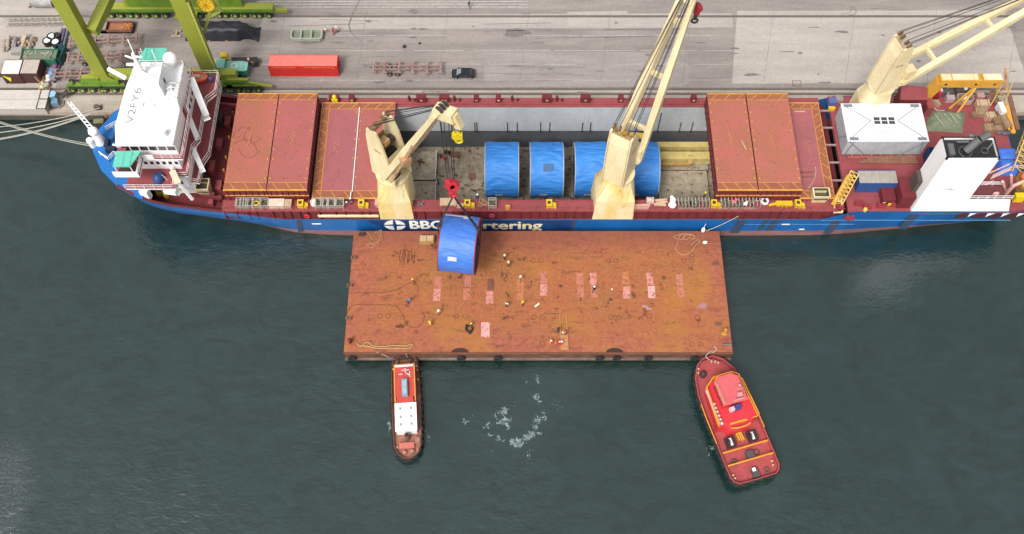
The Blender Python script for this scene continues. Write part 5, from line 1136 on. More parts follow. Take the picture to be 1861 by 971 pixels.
b = MB(); b.tube((1.2,2.2,6.18),(1.2,2.2,8.2),.07,6).beam((.6,2.2,7.4),(1.8,2.2,7.4),.07,.07).cbox((1.0,1.6,6.5),(.7,.6,.6)).ball((1.6,3.0,6.45),.28,8).cbox((.7,1.0,6.4),(1.6,.2,.25)).cbox((-1.6,2.6,6.3),(.3,3.4,.22)); b.build('mast', M('mast_pinkish', (.48,.22,.22), .6), whr)
b = MB().prism([(-1.5,-1.7),(1.5,-1.7),(1.2,-1.4),(-1.2,-1.4)], 3.9, 4.1); b.path([(-1.5,-2.3,4.5),(-.6,-2.55,4.6),(.6,-2.55,4.6),(1.5,-2.3,4.5)], .12, 6); b.build('canopy_edge', tug_or, TR)
ca = Vector((30.35,59.6,0)); cb_ = (at(1409,862,2) + at(1345,883,2))/2; cb_.z = 0; d = ca - cb_
TR.location = cb_ + d.normalized()*10.05; TR.rotation_euler = (0, 0, atan2(-d.x, d.y))
b = MB(); 
for p, q in (((707,649,1.6),(684,640,3.2)),((741,650,1.6),(738,644,3.2))): b.tube(at(*p), at(*q), .07, 6).cut()
rr = thing('mooring_rope', 'pale mooring lines from the slim brown tug up to the barge edge', 'rope', tuple(at(725,648,1.6))); b.build('rope_strand', rope_pale, rr)
rope('mooring_rope', 'pale line looped from the red tug bow to the barge corner', [(1290,655),(1283,648),(1290,640),(1298,640),(1302,634),(1297,630)], 3.1, .07, rope_pale)

# ------------------------------------------------------------------ deck cargo and gear on the ship's after deck
AZ = 7.66
r = thing('cargo_case', 'large white tarpaulin covered cargo case lashed on the after deck', 'cargo case', (60.8,97.3,AZ))
x0,x1,y0,y1,zt = 54.3,67.3,93.7,101.1,11.9
b = MB().box(x0,x1,y0,y1,AZ+.45,zt,1,0); b.box(x0-.08,x1+.08,y0-.08,y1+.08,zt-.14,zt+.02,0)
for i in range(9): x = x0 + (x1-x0)*(i+.5)/9; b.box(x-.04,x+.04,y0-.06,y0,AZ+.5,zt-.14,1)
b.build('case', [M('case_white', (.66,.67,.70), .6, (.58,.59,.62), .3, .7, fine=.05), M('case_grey', (.36,.37,.39), .65, (.28,.29,.31), .5, .7)], r)
b = MB(); cc = Vector(((x0+x1)/2, (y0+y1)/2 + .3, zt+.05))
for x, y in ((x0+.4,y0+.4),(x1-.4,y0+.4),(x0+.4,y1-.4),(x1-.4,y1-.4)):
    b.beam((x,y,zt+.04), cc + Vector((2.2 if x > cc.x else -2.2,0,0)), .1, .05).cut(); b.cbox((x+(.6 if x<cc.x else -.6),y,zt+.06), (1.4,.55,.12), 0).cut()
for xa, xb in ((x0+.2,x0+4),(x1-.2,x1-4)):
    b.beam((xa,y0-.1,zt), (xb,y0-.3,AZ+.3), .12, .08).cut(); b.beam((xa+(.8 if xa<cc.x else -.8),y0-.1,zt), (xa,y0-.4,AZ+.2), .12, .08).cut()
b.beam((x0-.1,y0+1,zt),(x0-.5,y0+3.4,AZ+.2),.12,.1).cut(); b.build('lashing_strap', M('strap_grey', (.17,.17,.19), .7), r)
b = MB()
for i in range(3):
    for j in range(2): b.cbox(cc + Vector(((i-1)*1.2, (j-.5)*.75, .0)), (.95,.6,.03)).cut()
b.build('lifting_window', M('window_dark', (.05,.05,.055), .6), r)
b = MB(); b.path([cc + Vector(q) for q in ((-1.6,-1.6,0),(-1.0,-2.1,0),(.2,-2.2,0),(.5,-1.4,0),(-.2,-.9,0))], .05, 5).cut()
for x in (x0+1.6, x1-1.8): b.torus((x,97.4,zt+.02), .32,.04,'Z',12,4).cut(); b.torus((x,96.6,zt+.02), .32,.04,'Z',12,4).cut()
b.build('cable_loop', M('loop_grey', (.34,.34,.36), .7), r)
clutter('wooden_skid', 'pinkish timber skid under the near side of the white cargo case', 'skid', 1600, 283, AZ, lambda b, c: [b.box(c.x-5.6,c.x+5.8,c.y-.6,c.y-.3,AZ,AZ+.3), b.box(c.x-5.6,c.x+5.8,c.y+.2,c.y+.5,AZ,AZ+.3)] + [b.box(c.x-5+i*1.6,c.x-4.7+i*1.6,c.y-.7,c.y+.6,AZ+.3,AZ+.42) for i in range(7)], M('skid_red', (.30,.09,.08), .8))
clutter('timber_stack', 'rusty brown timber beams lying on deck in front of the white case', 'timber', 1617, 294, AZ, lambda b, c: [b.cbox(c+Vector((.3*i-.4,(i-1)*.33,.2+.05*i)), (9.6-i*.8,.3,.35), .012*(i-1)) for i in range(4)], M('rusty_timber', (.25,.12,.075), .85, (.16,.075,.05), 1, .8))

def container(name, label, cx, cy, z, L, W, Hh, roof, wall, rz=0, group=None, cat='container'):
    r = thing(name, label, cat, (0,0,0), group); b = MB()
    b.box(-L/2,L/2,-W/2,W/2,.12,Hh,1,0)
    for x in (-L/2,L/2):
        for y in (-W/2,W/2): b.box(x-.09,x+.09,y-.09,y+.09,0,Hh+.02,1)
    for y in (-W/2,W/2): b.box(-L/2,L/2,y-.07,y+.07,0,.2,1); b.box(-L/2,L/2,y-.06,y+.06,Hh-.14,Hh+.015,1)
    n = int(L/.45)
    for i in range(n):
        x = -L/2 + L*(i+.5)/n; b.box(x-.1,x+.1,-W/2-.035,W/2+.035,.2,Hh-.14,1)
        b.box(x-.1,x+.1,-W/2+.12,W/2-.12,Hh-.02,Hh+.03,0)
    for i in range(5): y = -W/2 + W*(i+.5)/5; b.box(-L/2-.03,L/2+.03,y-.1,y+.1,.2,Hh-.14,1)
    b.build('container_body', [roof, wall], r); r.location = (cx, cy, z); r.rotation_euler = (0,0,rz); return r
c = at(1587,350,AZ); ct = container('shipping_container', 'blue shipping container with a rusty grey roof, beside the yellow lattice ladder', c.x+.1, c.y+1.3, AZ, 6.06, 2.44, 2.6, M('roof_rusty_grey', (.32,.30,.265), .8, (.24,.21,.175), .9, .8, (.16,.10,.06), 1.6, .66, streak=(3,.4,1)), M('container_blue', (.02,.07,.22), .6, (.025,.055,.15), .8, .6))
b = MB()
for x in (-1.4, -.5, .5, 1.4): b.tube((3.1+0*x, x*.7, .2),(3.1, x*.7, 2.5),.03,5).cut()
b.build('locking_bar', wht_dirty, ct, local=True)
# dark open top bin
r = thing('open_container', 'dark blue open top container with cross bars behind the funnel', 'container', tuple(at(1735,262,AZ)))
A_b = at(1699,268,AZ+2.6); x0 = 67.8; x1 = x0 + 6.1; y0 = 91.2; y1 = 93.7; zt = AZ+2.6
b = MB()
for q in ((x0,x0+.1,y0,y1),(x1-.1,x1,y0,y1),(x0,x1,y0,y0+.1),(x0,x1,y1-.1,y1)): b.box(*q, AZ, zt)
b.box(x0+.1,x1-.1,y0+.1,y1-.1,AZ,AZ+.12,1)
for i in range(12): x = x0+.3+i*.5; b.box(x-.08,x+.08,y0-.04,y0,AZ+.1,zt-.1)
b.build('container_body', [M('bin_blue', (.012,.055,.14), .6), M('bin_dark', (.008,.012,.03), .7)], r)
b = MB()
for f in (.16,.36,.56,.9): x = x0+(x1-x0)*f; b.beam((x,y0,zt),(x,y1,zt),.12,.1).cut()
b.build('cross_bar', M('bar_tan', (.34,.24,.18), .7), r)
b = MB(); 
for i in range(7): b.cbox((x0+1.4+.35*i, y0+1.2+.3*sin(i*2), AZ+.5), (.5,.35,.6), i)
b.build('scrap', dark_steel, r)
# green net covered heap
b = MB(); gx, gy = 16, 10; c0 = at(1718,222,AZ); v = []
for i in range(gx+1):
    for j in range(gy+1):
        f, g = i/gx-.5, j/gy-.5; e = max(0, 1-(2*f)**4)*max(0, 1-(2*g)**4)
        v.append((c0.x + f*6.2 + g*1.4, c0.y + g*4.2 - f*.4, AZ + .05 + e*(1.3 + .5*noise.noise(Vector((f*6, g*6, 1)))) - .25*abs(sin(f*9))*e))
b.add(v, [(i*(gy+1)+j,(i+1)*(gy+1)+j,(i+1)*(gy+1)+j+1,i*(gy+1)+j+1) for i in range(gx) for j in range(gy)], 0, True)
nets = thing('net_covered_cargo', 'cargo heap under dull green netting beside the white case', 'covered cargo', tuple(c0)); b.build('netting', M('net_green', (.13,.17,.105), .9, (.19,.18,.13), 1.1, .9), nets)
b = MB()
for p, q in (((1699,208),(1716,230)),((1716,207),(1730,222)),((1727,206),(1740,224)),((1738,208),(1746,216))): b.beam(at(*p, AZ+1.25), at(*q, AZ+1.25), .12, .08).cut()
b.build('strap', M('net_strap', (.32,.36,.25), .8), nets)
# blue tarpaulin bundle by the stern
b = MB(); c0 = at(1828,296,AZ); v = []; gx, gy = 14, 12
for i in range(gx+1):
    for j in range(gy+1):
        f, g = i/gx-.5, j/gy-.5; e = max(0,1-(2*f)**6)*max(0,1-(2*g)**6)
        v.append((c0.x + f*3.6 + g*.5, c0.y + g*5.2, AZ + e*(1.5 + .18*sin(g*22))))
b.add(v, [(i*(gy+1)+j,(i+1)*(gy+1)+j,(i+1)*(gy+1)+j+1,i*(gy+1)+j+1) for i in range(gx) for j in range(gy)], 0, True)
bt = thing('tarpaulin_bundle', 'bright blue ribbed tarpaulin bundle behind the funnel at the stern', 'tarpaulin', tuple(c0)); b.build('tarpaulin', M('tarp_cornflower', (.05,.15,.55), .55, (.04,.11,.42), .9, .6), bt)
MB().beam(at(1812,289,AZ+1.55), at(1845,291,AZ+1.55), .1, .06).build('strap', dark_steel, bt)

# yellow portal boom over the after deck
r = thing('portal_boom', 'heavy ochre portal boom with white topped beam standing along the quay side of the stern', 'boom crane', (74.5,104.3,AZ))
b = MB(); pA = Vector((69.0,104.3,AZ)); pB = Vector((70.6,104.3,14.0)); pC = Vector((80.4,104.3,13.8))
b.beam(pA, pB, 1.3, 1.1, 0, (0,1,0), 1.5, 1.5); b.beam(pB + Vector((-.5,0,0)), pC, 1.5, 1.7, 0)
for x0, x1 in ((70.4,71.9),(72.1,75.6),(75.7,76.3),(77.2,80.2)): b.box(x0,x1,103.7,104.9,14.84,14.96,1)
for x in (72.0, 75.65, 77.0): b.box(x-.08,x+.08,103.5,105.1,13,14.95,0)
for x in (71.3,76.2,79.3): b.tube((x,103.5,13.9),(x,103.56,13.9),.22,10,2)
b.build('boom', [ochre, M('boom_white', (.72,.60,.42), .6, (.6,.42,.2), .7, .7), black], r)
b = MB(); b.beam((76.9,104.0,13.2),(74.9,101.8,AZ),.32,.32).beam((76.9,104.0,13.2),(74.2,103.3,AZ),.3,.3).beam((75.6,102.7,10),(75.4,103.7,10),.14,.14).beam((75.3,102.2,8.9),(76.2,103.6,10.6),.14,.14); b.build('boom_leg', ochre, r)
def lattice(b, p0, p1, w, n, m=0, t=.12):
    p0 = Vector(p0); p1 = Vector(p1); d = (p1-p0).normalized(); a = d.cross(Vector((0,0,1))); a = a.normalized() if a.length > .1 else Vector((1,0,0)); c = a.cross(d)
    cs = [a*sx*w/2 + c*sy*w/2 for sx, sy in ((-1,-1),(1,-1),(1,1),(-1,1))]
    for q in cs: b.beam(p0+q, p1+q, t, t, m)
    for i in range(n):
        f0, f1 = i/n, (i+1)/n
        for k in range(4): b.beam(p0.lerp(p1,f0)+cs[k], p0.lerp(p1,f1)+cs[(k+1)%4], t*.7, t*.7, m); b.beam(p0.lerp(p1,f1)+cs[k], p0.lerp(p1,f1)+cs[(k+1)%4], t*.7, t*.7, m)
b = MB(); base = at(1808,190,AZ); base2 = at(1812,178,AZ)
for p, q in (((1800,192),(1824,150)),((1826,182),(1806,152)),((1803,172),(1830,160)),((1822,196),(1840,150)),((1836,175),(1812,168))): b.beam(at(*p, AZ+.2), at(q[0], q[1], AZ+4.5), .16, .16)
b.beam(at(1830,165,12), at(1827,124,15.5), .35, .35, 1); b.build('lattice_tower', [M('lattice_yellow', (.52,.35,.10), .6, (.38,.2,.06), 1, .7), rusty_cream], r)
# steel beams along the stern
for k, (p, q, lab, mt) in enumerate((((1818,185),(1836,236),'ochre painted steel beam on the stern deck, closest to the crates', ochre),((1829,192),(1842,242),'ochre steel beam lying beside another along the stern rail', M('ochre_bright', (.58,.27,.04), .6)),((1834,172),(1850,235),'rusty brown steel beam outermost along the stern rail', brownrust))):
    tag(MB().beam(at(*p, AZ+.35), at(*q, AZ+.35), .5, .6).beam(at(*p, AZ+.68), at(*q, AZ+.68), .7, .08).build('steel_beam', mt), lab, 'steel beam', 'steel beams at the stern')
# crates and boxes
def box_pile(name, label, cat, items, mats, z=AZ):
    b = MB(); r = thing(name, label, cat, tuple(at(items[0][0], items[0][1], z)))
    for px, py, sx, sy, sz, rz, k, dz in items:
        c = at(px, py, z); b.cbox(c + Vector((0,0,sz/2+dz)), (sx,sy,sz), rz, k)
        for s_ in (-.3,.3): b.cbox(c + Vector((s_*sx,0,sz/2+dz)), (.12,sy+.05,sz+.05), rz, k)
    b.build('body', mats, r); return r
wd = [wood, palewood, M('dark_wood', (.2,.12,.07), .9)]
for px, py, sx, sy, sz, rz, k, lab in ((1783,193,2.2,1.2,1.0,.03,1,'tan wooden crate farthest from the funnel, nearest the lattice tower'),(1781,207,2.0,1.3,.8,0,0,'brown wooden crate with a slatted top in the middle of the stern crates'),
    (1796,216,1.5,1.1,1.2,.1,1,'pale wooden box standing on its end beside the slatted crate'),(1795,235,1.6,1.3,.7,.05,0,'low mottled wooden crate at the near end of the stern crates'),(1808,224,1.2,1.6,1.0,.1,2,'dark wooden box squeezed between the pale box and the long crate'),
    (1822,222,1.2,3.4,1.0,.22,0,'long narrow wooden crate lying beside the ochre beams'),(1811,237,1.2,1.0,.8,.1,0,'small brown wooden box near the dark tarpaulin heap'),(1769,212,1.0,1.0,.7,.2,2,'small dark timber block beside the slatted crate')):
    c = at(px, py, AZ); r = thing('wooden_crate', lab, 'crate', tuple(c), 'wooden crates at the stern'); b = MB().cbox(c+Vector((0,0,sz/2)), (sx,sy,sz), rz)
    for i in range(4): b.cbox(c+Vector((0,0,sz+.02)) + Matrix.Rotation(rz,3,'Z') @ Vector(((i-1.5)*sx/4,0,0)), (sx/4-.06,sy+.04,.06), rz)
    b.build('crate_body', wd[k], r)
    b = MB()
    for f in (-.33,.33): b.cbox(c+Vector((0,0,sz*.5+.03)) + Matrix.Rotation(rz,3,'Z') @ Vector((f*sx,0,0)), (.1,sy+.08,sz+.1), rz).cut()
    b.build('batten', wd[2], r)
clutter('white_box', 'upright white cabinet standing on the brown crates by the ochre beams', 'cabinet', 1815, 204, AZ+.4, lambda b, c: [b.cbox(c+Vector((0,0,.7)), (.8,2.0,1.4), .12), b.cbox(c+Vector((0,0,1.42)), (.86,2.06,.08), .12)], [wht_dirty])
clutter('tarp_heap', 'dark grey tarpaulin heap with a shiny patch near the stern rail', 'tarpaulin', 1824, 243, AZ, lambda b, c: [b.ball(c+Vector((.45*i-.8,.2*sin(i*2),.2)), .55, 8, 0, (1.2,.8,.8)) for i in range(5)], M('heap_grey', (.09,.075,.09), .5))
clutter('winch_drum', 'grey mooring winch tub with a white cover inside, below the ochre boom', 'winch', 1750, 184, AZ, lambda b, c: [b.box(c.x-1.3,c.x+1.3,c.y-.8,c.y-.68,AZ,AZ+1.2), b.box(c.x-1.3,c.x+1.3,c.y+.68,c.y+.8,AZ,AZ+1.2), b.box(c.x-1.3,c.x-1.18,c.y-.8,c.y+.8,AZ,AZ+1.2), b.box(c.x+1.18,c.x+1.3,c.y-.8,c.y+.8,AZ,AZ+1.2), b.ball(c+Vector((.1,0,.8)), .55, 10, 1), b.box(c.x-1.1,c.x+1.1,c.y-.6,c.y+.6,AZ,AZ+.3,2)], [M('winch_pinkgrey', (.33,.26,.22), .8), white, black])
clutter('mooring_winch', 'dark mooring winch with a white drum end at the quay side rail', 'winch', 1745, 168, AZ, lambda b, c: [b.tube(c+Vector((-1.1,0,.7)), c+Vector((1.1,0,.7)), .55, 12), b.tube(c+Vector((-.2,0,.7)), c+Vector((.3,0,.7)), .7, 12), b.ball(c+Vector((.4,-.2,1.3)), .35, 8, 1), b.cbox(c+Vector((0,0,.2)), (2.8,1.2,.3))], [M('winch_brown', (.09,.06,.05), .7), white])
clutter('grey_cabinet', 'grey rounded cabinet beside the tub winch, below the ochre boom', 'cabinet', 1724, 183, AZ, lambda b, c: [b.cbox(c+Vector((0,0,.5)), (1.4,1.0,1.0)), b.cbox(c+Vector((0,0,1.03)), (1.2,.8,.1))], M('cab_pinkgrey', (.36,.27,.27), .7))
clutter('dark_locker', 'dark grey locker with a pale stripe under the ochre boom', 'locker', 1721, 172, AZ, lambda b, c: [b.cbox(c+Vector((-.3,0,.6)), (1.7,1.0,1.2)), b.cbox(c+Vector((-.25,-.5,.6)), (.16,.06,1.2), 0, 1)], [M('locker_dark', (.09,.075,.08), .7), wht_dirty])
clutter('red_box', 'bright red and white box beside the leg of the ochre boom', 'box', 1703, 172, AZ, lambda b, c: [b.cbox(c+Vector((0,0,.6)), (1.4,.8,1.0)), b.cbox(c+Vector((.5,.1,1.15)), (.5,.6,.1), 0, 1), b.beam(c+Vector((.1,-.4,.1)), c+Vector((-.3,-1.2,.1)), .15, .15)], [M('box_red', (.48,.04,.07), .5), white])
clutter('hydraulic_unit', 'maroon hydraulic unit beside the red and white box', 'machine', 1692, 178, AZ, lambda b, c: [b.cbox(c+Vector((0,0,.7)), (1.6,1.6,1.4)), b.cbox(c+Vector((.2,-.2,1.45)), (.8,.8,.2)), b.tube(c+Vector((-.9,-1.1,.5)), c+Vector((.9,-1.0,.5)), .12, 8, 1)], [M('unit_maroon', (.16,.01,.015), .6), ochre])
clutter('pallet', 'wooden pallets leaning in a row behind the white case corner', 'pallet', 1689, 192, AZ, lambda b, c: [b.cbox(c+Vector((-.3+.2*i,0,.6)), (.06,1.0,1.2), .1) for i in range(4)] + [b.cbox(c+Vector((.9+.25*i,.1,.45)), (.1,1.1,.9), .3) for i in range(3)], palewood)
clutter('blue_bin', 'small blue bin beside the far corner of the white case', 'bin', 1678, 197, AZ, lambda b, c: [b.cbox(c+Vector((0,0,.45)), (1.2,.9,.9)), b.cbox(c+Vector((0,0,.92)), (1.3,1.0,.08))], M('bin_royal', (.03,.06,.25), .6))
clutter('fire_hose', 'pale hose curving on the red deck beyond the white case', 'hose', 1703, 200, AZ, lambda b, c: b.path([c+Vector(q) for q in ((-.6,.8,.06),(-.3,.1,.06),(.3,-.2,.06),(1.2,-.2,.06))], .09, 6), M('hose_tan', (.5,.38,.28), .8))
clutter('pink_crate', 'small pinkish crate under the ochre boom legs', 'crate', 1779, 178, AZ, lambda b, c: [b.cbox(c+Vector((0,0,.4)), (1.2,.9,.8)), b.cbox(c+Vector((0,0,.82)), (1.26,.96,.06))], M('crate_pinkish', (.40,.21,.19), .8))
clutter('rust_frame', 'brown rusty steel frame tilted beside the lattice tower', 'steel frame', 1802, 178, AZ, lambda b, c: [b.cbox(c+Vector((0,0,.5)), (1.5,2.4,.25), -.5), b.cbox(c+Vector((.5,-1.3,.35)), (.8,1.0,.7), -.5)], brownrust)
clutter('blue_drum', 'small blue box on deck next to the low cover by the white case', 'box', 1510, 190, AZ, lambda b, c: [b.cbox(c+Vector((0,0,.6)), (1.2,1.0,1.2)), b.cbox(c+Vector((0,0,1.24)), (1.3,1.1,.08))], M('blue_lilac', (.09,.10,.25), .6))
clutter('grey_pallet', 'grey slatted box near the dark slot beside the white case', 'box', 1523, 183, AZ, lambda b, c: [b.cbox(c+Vector((0,0,.4)), (1.3,1.2,.8))] + [b.cbox(c+Vector((-.45+.3*i,0,.84)), (.16,1.2,.06)) for i in range(4)], M('pallet_grey', (.25,.22,.2), .8))
clutter('yellow_bin', 'small yellow bin below the blue box near the white case', 'bin', 1510, 200, AZ, lambda b, c: [b.cbox(c+Vector((0,0,.3)), (1.0,.5,.6)), b.cbox(c+Vector((0,0,.63)), (1.08,.56,.06))], yellow)
clutter('grating', 'grey deck grating by the foot of the aft crane', 'grating', 1589, 190, AZ, lambda b, c: [b.cbox(c+Vector((-1.2+.4*i,0,.12)), (.12,1.2,.2)) for i in range(7)] + [b.cbox(c+Vector((0,-.5+.5*i,.2)), (2.6,.08,.08)) for i in range(3)], M('grating_grey', (.07,.06,.065), .7))
# yellow lattice ladder by the blue container
r = thing('lattice_ladder', 'tall yellow lattice gangway leaning between the low cover and the blue container', 'gangway', tuple(at(1525,378,AZ)))
b = MB(); p0 = at(1521,374,AZ+.4); p1 = at(1549,322,AZ+1.2); lattice(b, p0 + Vector((0,0,.5)), p1 + Vector((0,0,.9)), 1.3, 8, 0, .15); b.build('lattice_frame', M('lattice_bright', (.62,.42,.11), .6, (.5,.28,.05), 1, .7), r)
b = MB().beam(p0 + Vector((-.7,0,.2)), p1 + Vector((-.7,0,.4)), .7, .3); b.build('walkway', ochre, r)
b = MB(); c = at(1523,378,AZ); 
for dx in (-.7,.7): b.beam(c+Vector((dx,-.6,-.4)), c+Vector((dx*.6,1.2,1.0)), .22, .2)
b.beam(c+Vector((-.7,-.6,-.4)), c+Vector((.7,-.6,-.4)), .2, .2).beam(c+Vector((-.5,.8,.7)), c+Vector((.5,.8,.7)), .2, .2); b.build('foot_bracket', M('bracket_cream', (.66,.52,.32), .6), r)
# gangway and gear behind the funnel
r = thing('boarding_gangway', 'pinkish white gangway tower with steps behind the funnel', 'gangway', tuple(at(1820,345,AZ)))
b = MB(); a0 = at(1800,325,11.5); a1 = at(1838,308,12.5)
for o in (0, 1.0): b.beam(a0+Vector((0,o,0)), a1+Vector((0,o,0)), .14, .3)
b.rail([a0+Vector((0,0,.1)), a1+Vector((0,0,.1)), a1+Vector((1.6,0,.1))], 1.0, 1.2, 0, .07, bars=2)
b.beam(at(1838,345,AZ), at(1838,318,12.0), .35, .35).beam(at(1822,358,AZ), at(1842,338,11.5), .4, .35).beam(at(1842,338,11.5), at(1861,330,11.5), .4, .35).beam(at(1822,330,12), at(1828,348,AZ), .35, .35)
b.rail([at(1784,343,9), at(1800,335,9)], 1.2, .8, 0, .08); b.beam(at(1784,346,8.5), at(1796,334,10), .2, .2); b.build('gangway_frame', M('gangway_pink', (.58,.42,.36), .6, (.45,.26,.2), 1, .6), r)
clutter('yellow_skip', 'bright yellow bin on the near side behind the funnel wall', 'bin', 1847, 364, AZ+.5, lambda b, c: [b.cbox(c+Vector((0,0,.8)), (1.5,.9,1.5)), b.cbox(c+Vector((0,0,1.6)), (1.6,1.0,.1)), b.cbox(c+Vector((0,.7,1.0)), (1.5,.6,1.9), 0, 1)], [M('skip_yellow', (.58,.42,.01), .5), M('skip_brown', (.1,.055,.02), .8)])
r = thing('lattice_derrick', 'tan lattice derrick mast lying at the stern rail beyond the blue bundle', 'derrick', tuple(at(1855,300,AZ)))
b = MB(); lattice(b, at(1848,318,AZ+.8), at(1880,236,AZ+4), 2.2, 8, 0, .17); b.build('lattice_frame', M('lattice_tan', (.52,.36,.14), .6, (.42,.24,.08), 1, .7), r)
clutter('orange_lifeboat', 'orange lifeboat end showing at the stern rail beside the gangway', 'lifeboat', 1872, 328, AZ+1, lambda b, c: [b.ball(c+Vector((0,0,1.2)), 1.3, 14, 0, (1.6,1,1)), b.box(c.x-1.6,c.x+1.2,c.y-1.3,c.y+1.3,AZ,AZ+1.2,1)], [M('lifeboat_orange', (.6,.16,.08), .5), M('cradle_ochre', (.5,.28,.05), .6)])
clutter('hose_reel', 'small pale hose reel on the platform behind the funnel', 'hose reel', 1808, 355, 10.1, lambda b, c: [b.torus(c+Vector((0,0,.4)), .4, .14, 'Y', 12, 6), b.tube(c+Vector((0,-.25,.4)), c+Vector((0,.25,.4)), .3, 10)], M('reel_pink', (.6,.35,.32), .6))

# rescue boat on the bridge deck
r = thing('rescue_boat', 'orange rescue boat under a cover on the bridge block, quay side', 'lifeboat', (-52.2,104.2,11.0))
o = [(-1.9,.0),(-1.5,.75),(.6,.95),(1.9,.55),(2.3,0),(1.9,-.55),(.6,-.95),(-1.5,-.75)]
b = MB(); v = [( -52.2+x*.85, 104.3+y*.7, 14.05) for x, y in o] + [(-52.2+x, 104.3+y, 14.9) for x, y in o]; n = len(o)
b.add(v, [(i,(i+1)%n,n+(i+1)%n,n+i) for i in range(n)], 0).path([(-52.2+x, 104.3+y, 14.95) for x, y in o], .2, 8, 0, True); b.add([(-52.2+x*.93, 104.3+y*.9, 14.9) for x, y in o], [tuple(range(n))], 1)
b.build('boat_hull', [M('boat_orange', (.62,.10,.04), .5), M('boat_inner', (.55,.20,.13), .7, (.5,.3,.22), 1.6, .8)], r)
b = MB().cbox((-51.6,104.3,15.1),(1.2,.6,.3)).cbox((-53,104.3,15.05),(.6,.9,.2)); b.build('thwart', M('thwart_pale', (.62,.33,.26), .7), r)
MB().ball((-49.4,104.2,14.6), .5, 10).tube((-49.4,104.2,14.05),(-49.4,104.2,14.6),.4,10).build('outboard_motor', M('motor_navy', (.06,.06,.16), .5), r)
# cream hatch boxes on the near side walkway
for px, py, hh, lab in ((376,352,2.9,'cream open topped vent box on the foredeck beside the first hatch stack'),(1486,364,2.4,'cream open topped vent box on the coaming next to the yellow lattice gangway')):
    c = at(px, py, 7.76 if px > 900 else 6.5); r = thing('vent_trunk', lab, 'vent', tuple(c)); sx, sy = (1.05,1.1) if px < 900 else (1.35,.9)
    b = MB(); k = .82
    bot = [(-sx*k,-sy*k*.6),(sx*k,-sy*k*.6),(sx*k,sy*k*.6),(-sx*k,sy*k*.6)]; top = [(-sx,-sy),(sx,-sy),(sx,sy),(-sx,sy)]; inn = [(x*.85,y*.85) for x,y in top]
    P_ = [c+Vector((x,y,0)) for x,y in bot] + [c+Vector((x,y,hh)) for x,y in top] + [c+Vector((x,y,hh)) for x,y in inn] + [c+Vector((x,y,hh-1.2)) for x,y in inn]
    b.add(P_, [(i,(i+1)%4,4+(i+1)%4,4+i) for i in range(4)] + [(4+i,4+(i+1)%4,8+(i+1)%4,8+i) for i in range(4)], 0).add(P_[8:], [(i,(i+1)%4,4+(i+1)%4,4+i) for i in range(4)] + [(4,5,6,7)], 1)
    b.build('vent_body', [cream, M('vent_inside', (.10,.085,.045), .8)], r)

# ------------------------------------------------------------------ gear along the near side walkway of the ship (coaming top)
WZ = 7.77
cage_proto = thing('lashing_bin', 'grey green lashing gear bin', 'bin', (0,0,0), 'lashing bins along the coaming')
b = MB()
for x in (-.6,.6):
    for y in (-.75,.75): b.beam((x,y,0),(x,y,1.15),.09,.09)
for z in (.3,.7,1.12):
    for y in (-.75,.75): b.beam((-.6,y,z),(.6,y,z),.07,.07)
    for x in (-.6,.6): b.beam((x,-.75,z),(x,.75,z),.07,.07)
b.build('bin_frame', M('bin_frame_grey', (.40,.38,.34), .7), cage_proto)
b = MB(); rnd = random.Random(2)
for i in range(14): b.cbox((rnd.uniform(-.4,.4), rnd.uniform(-.6,.6), .25+.03*i), (.5,.12,.12), rnd.uniform(0,3))
b.build('lashing_rods', M('rods_greygreen', (.085,.10,.075), .8, (.14,.12,.09), 2, .9), cage_proto)
tints = {'green': M('rods_green', (.10,.145,.085), .8, (.16,.15,.1), 2, .9), 'brown': M('rods_brown', (.20,.115,.07), .8, (.12,.07,.05), 2, .9), 'violet': M('rods_violet', (.15,.125,.18), .8, (.1,.08,.1), 2, .9), 'grey': M('rods_slate', (.17,.18,.19), .8, (.11,.11,.12), 2, .9), 'tan': M('rods_tan', (.38,.26,.16), .8, (.25,.16,.1), 2, .9)}
bins = [(438,'green','grey framed lashing bin with dark green rods, closest to the white bridge'),(446,'green','lashing bin with green rods, second along the walkway from the white bridge'),(456,'grey','lashing bin with slate rods beside the bin holding a yellow coil'),(468,None,'lashing bin with a yellow coil of rope, beside the cream locker'),(483,'grey','lashing bin with slate gear right beside the long cream locker'),
  (582,'violet','lashing bin with violet grey gear beside the white drum below the low covers'),(592,'brown','lashing bin with brown gear between violet and tan gear bins'),(603,'tan','lashing bin heaped with tan gear near the two crew on the walkway'),(619,'grey','lashing bin with slate blue gear next to the two crew on the walkway'),
  (895,'brown','lashing bin with brown rods next to the rope coil heap in front of the reels')]
for i, (px, k, lab) in enumerate(bins):
    c = at(px, 372, WZ); o = cage_proto if i == 0 else dup(cage_proto)
    o.location = (c.x, 84.05, WZ); o['label'] = lab
    if k: recolor(o, {'rods_greygreen': tints[k]})
MB().torus((at(468,372,WZ).x, 84.05, WZ+.75), .38, .12, 'Z', 12, 6).build('rope_coil', yellow, [o for o in bpy.data.objects if o.get('label','').startswith('lashing bin with a yellow coil')][0])
def wbox(name, label, cat, px0, px1, h, mat, y=84.05, d=1.3, lid=None):
    xa = at(px0, 372, WZ).x; xb = at(px1, 372, WZ).x; b = MB()
    b.box(xa, xb, y-d/2, y+d/2, WZ, WZ+h, 0); b.box(xa-.05, xb+.05, y-d/2-.05, y+d/2+.05, WZ+h, WZ+h+.08, 1)
    return tag(b.build(name, [mat, lid or mat]), label, cat)
cmat = M('cream_locker', (.62,.52,.42), .7, (.5,.38,.28), 1, .7)
wbox('locker', 'long cream locker on the walkway below the second hatch stack', 'locker', 490, 518, .9, cmat)
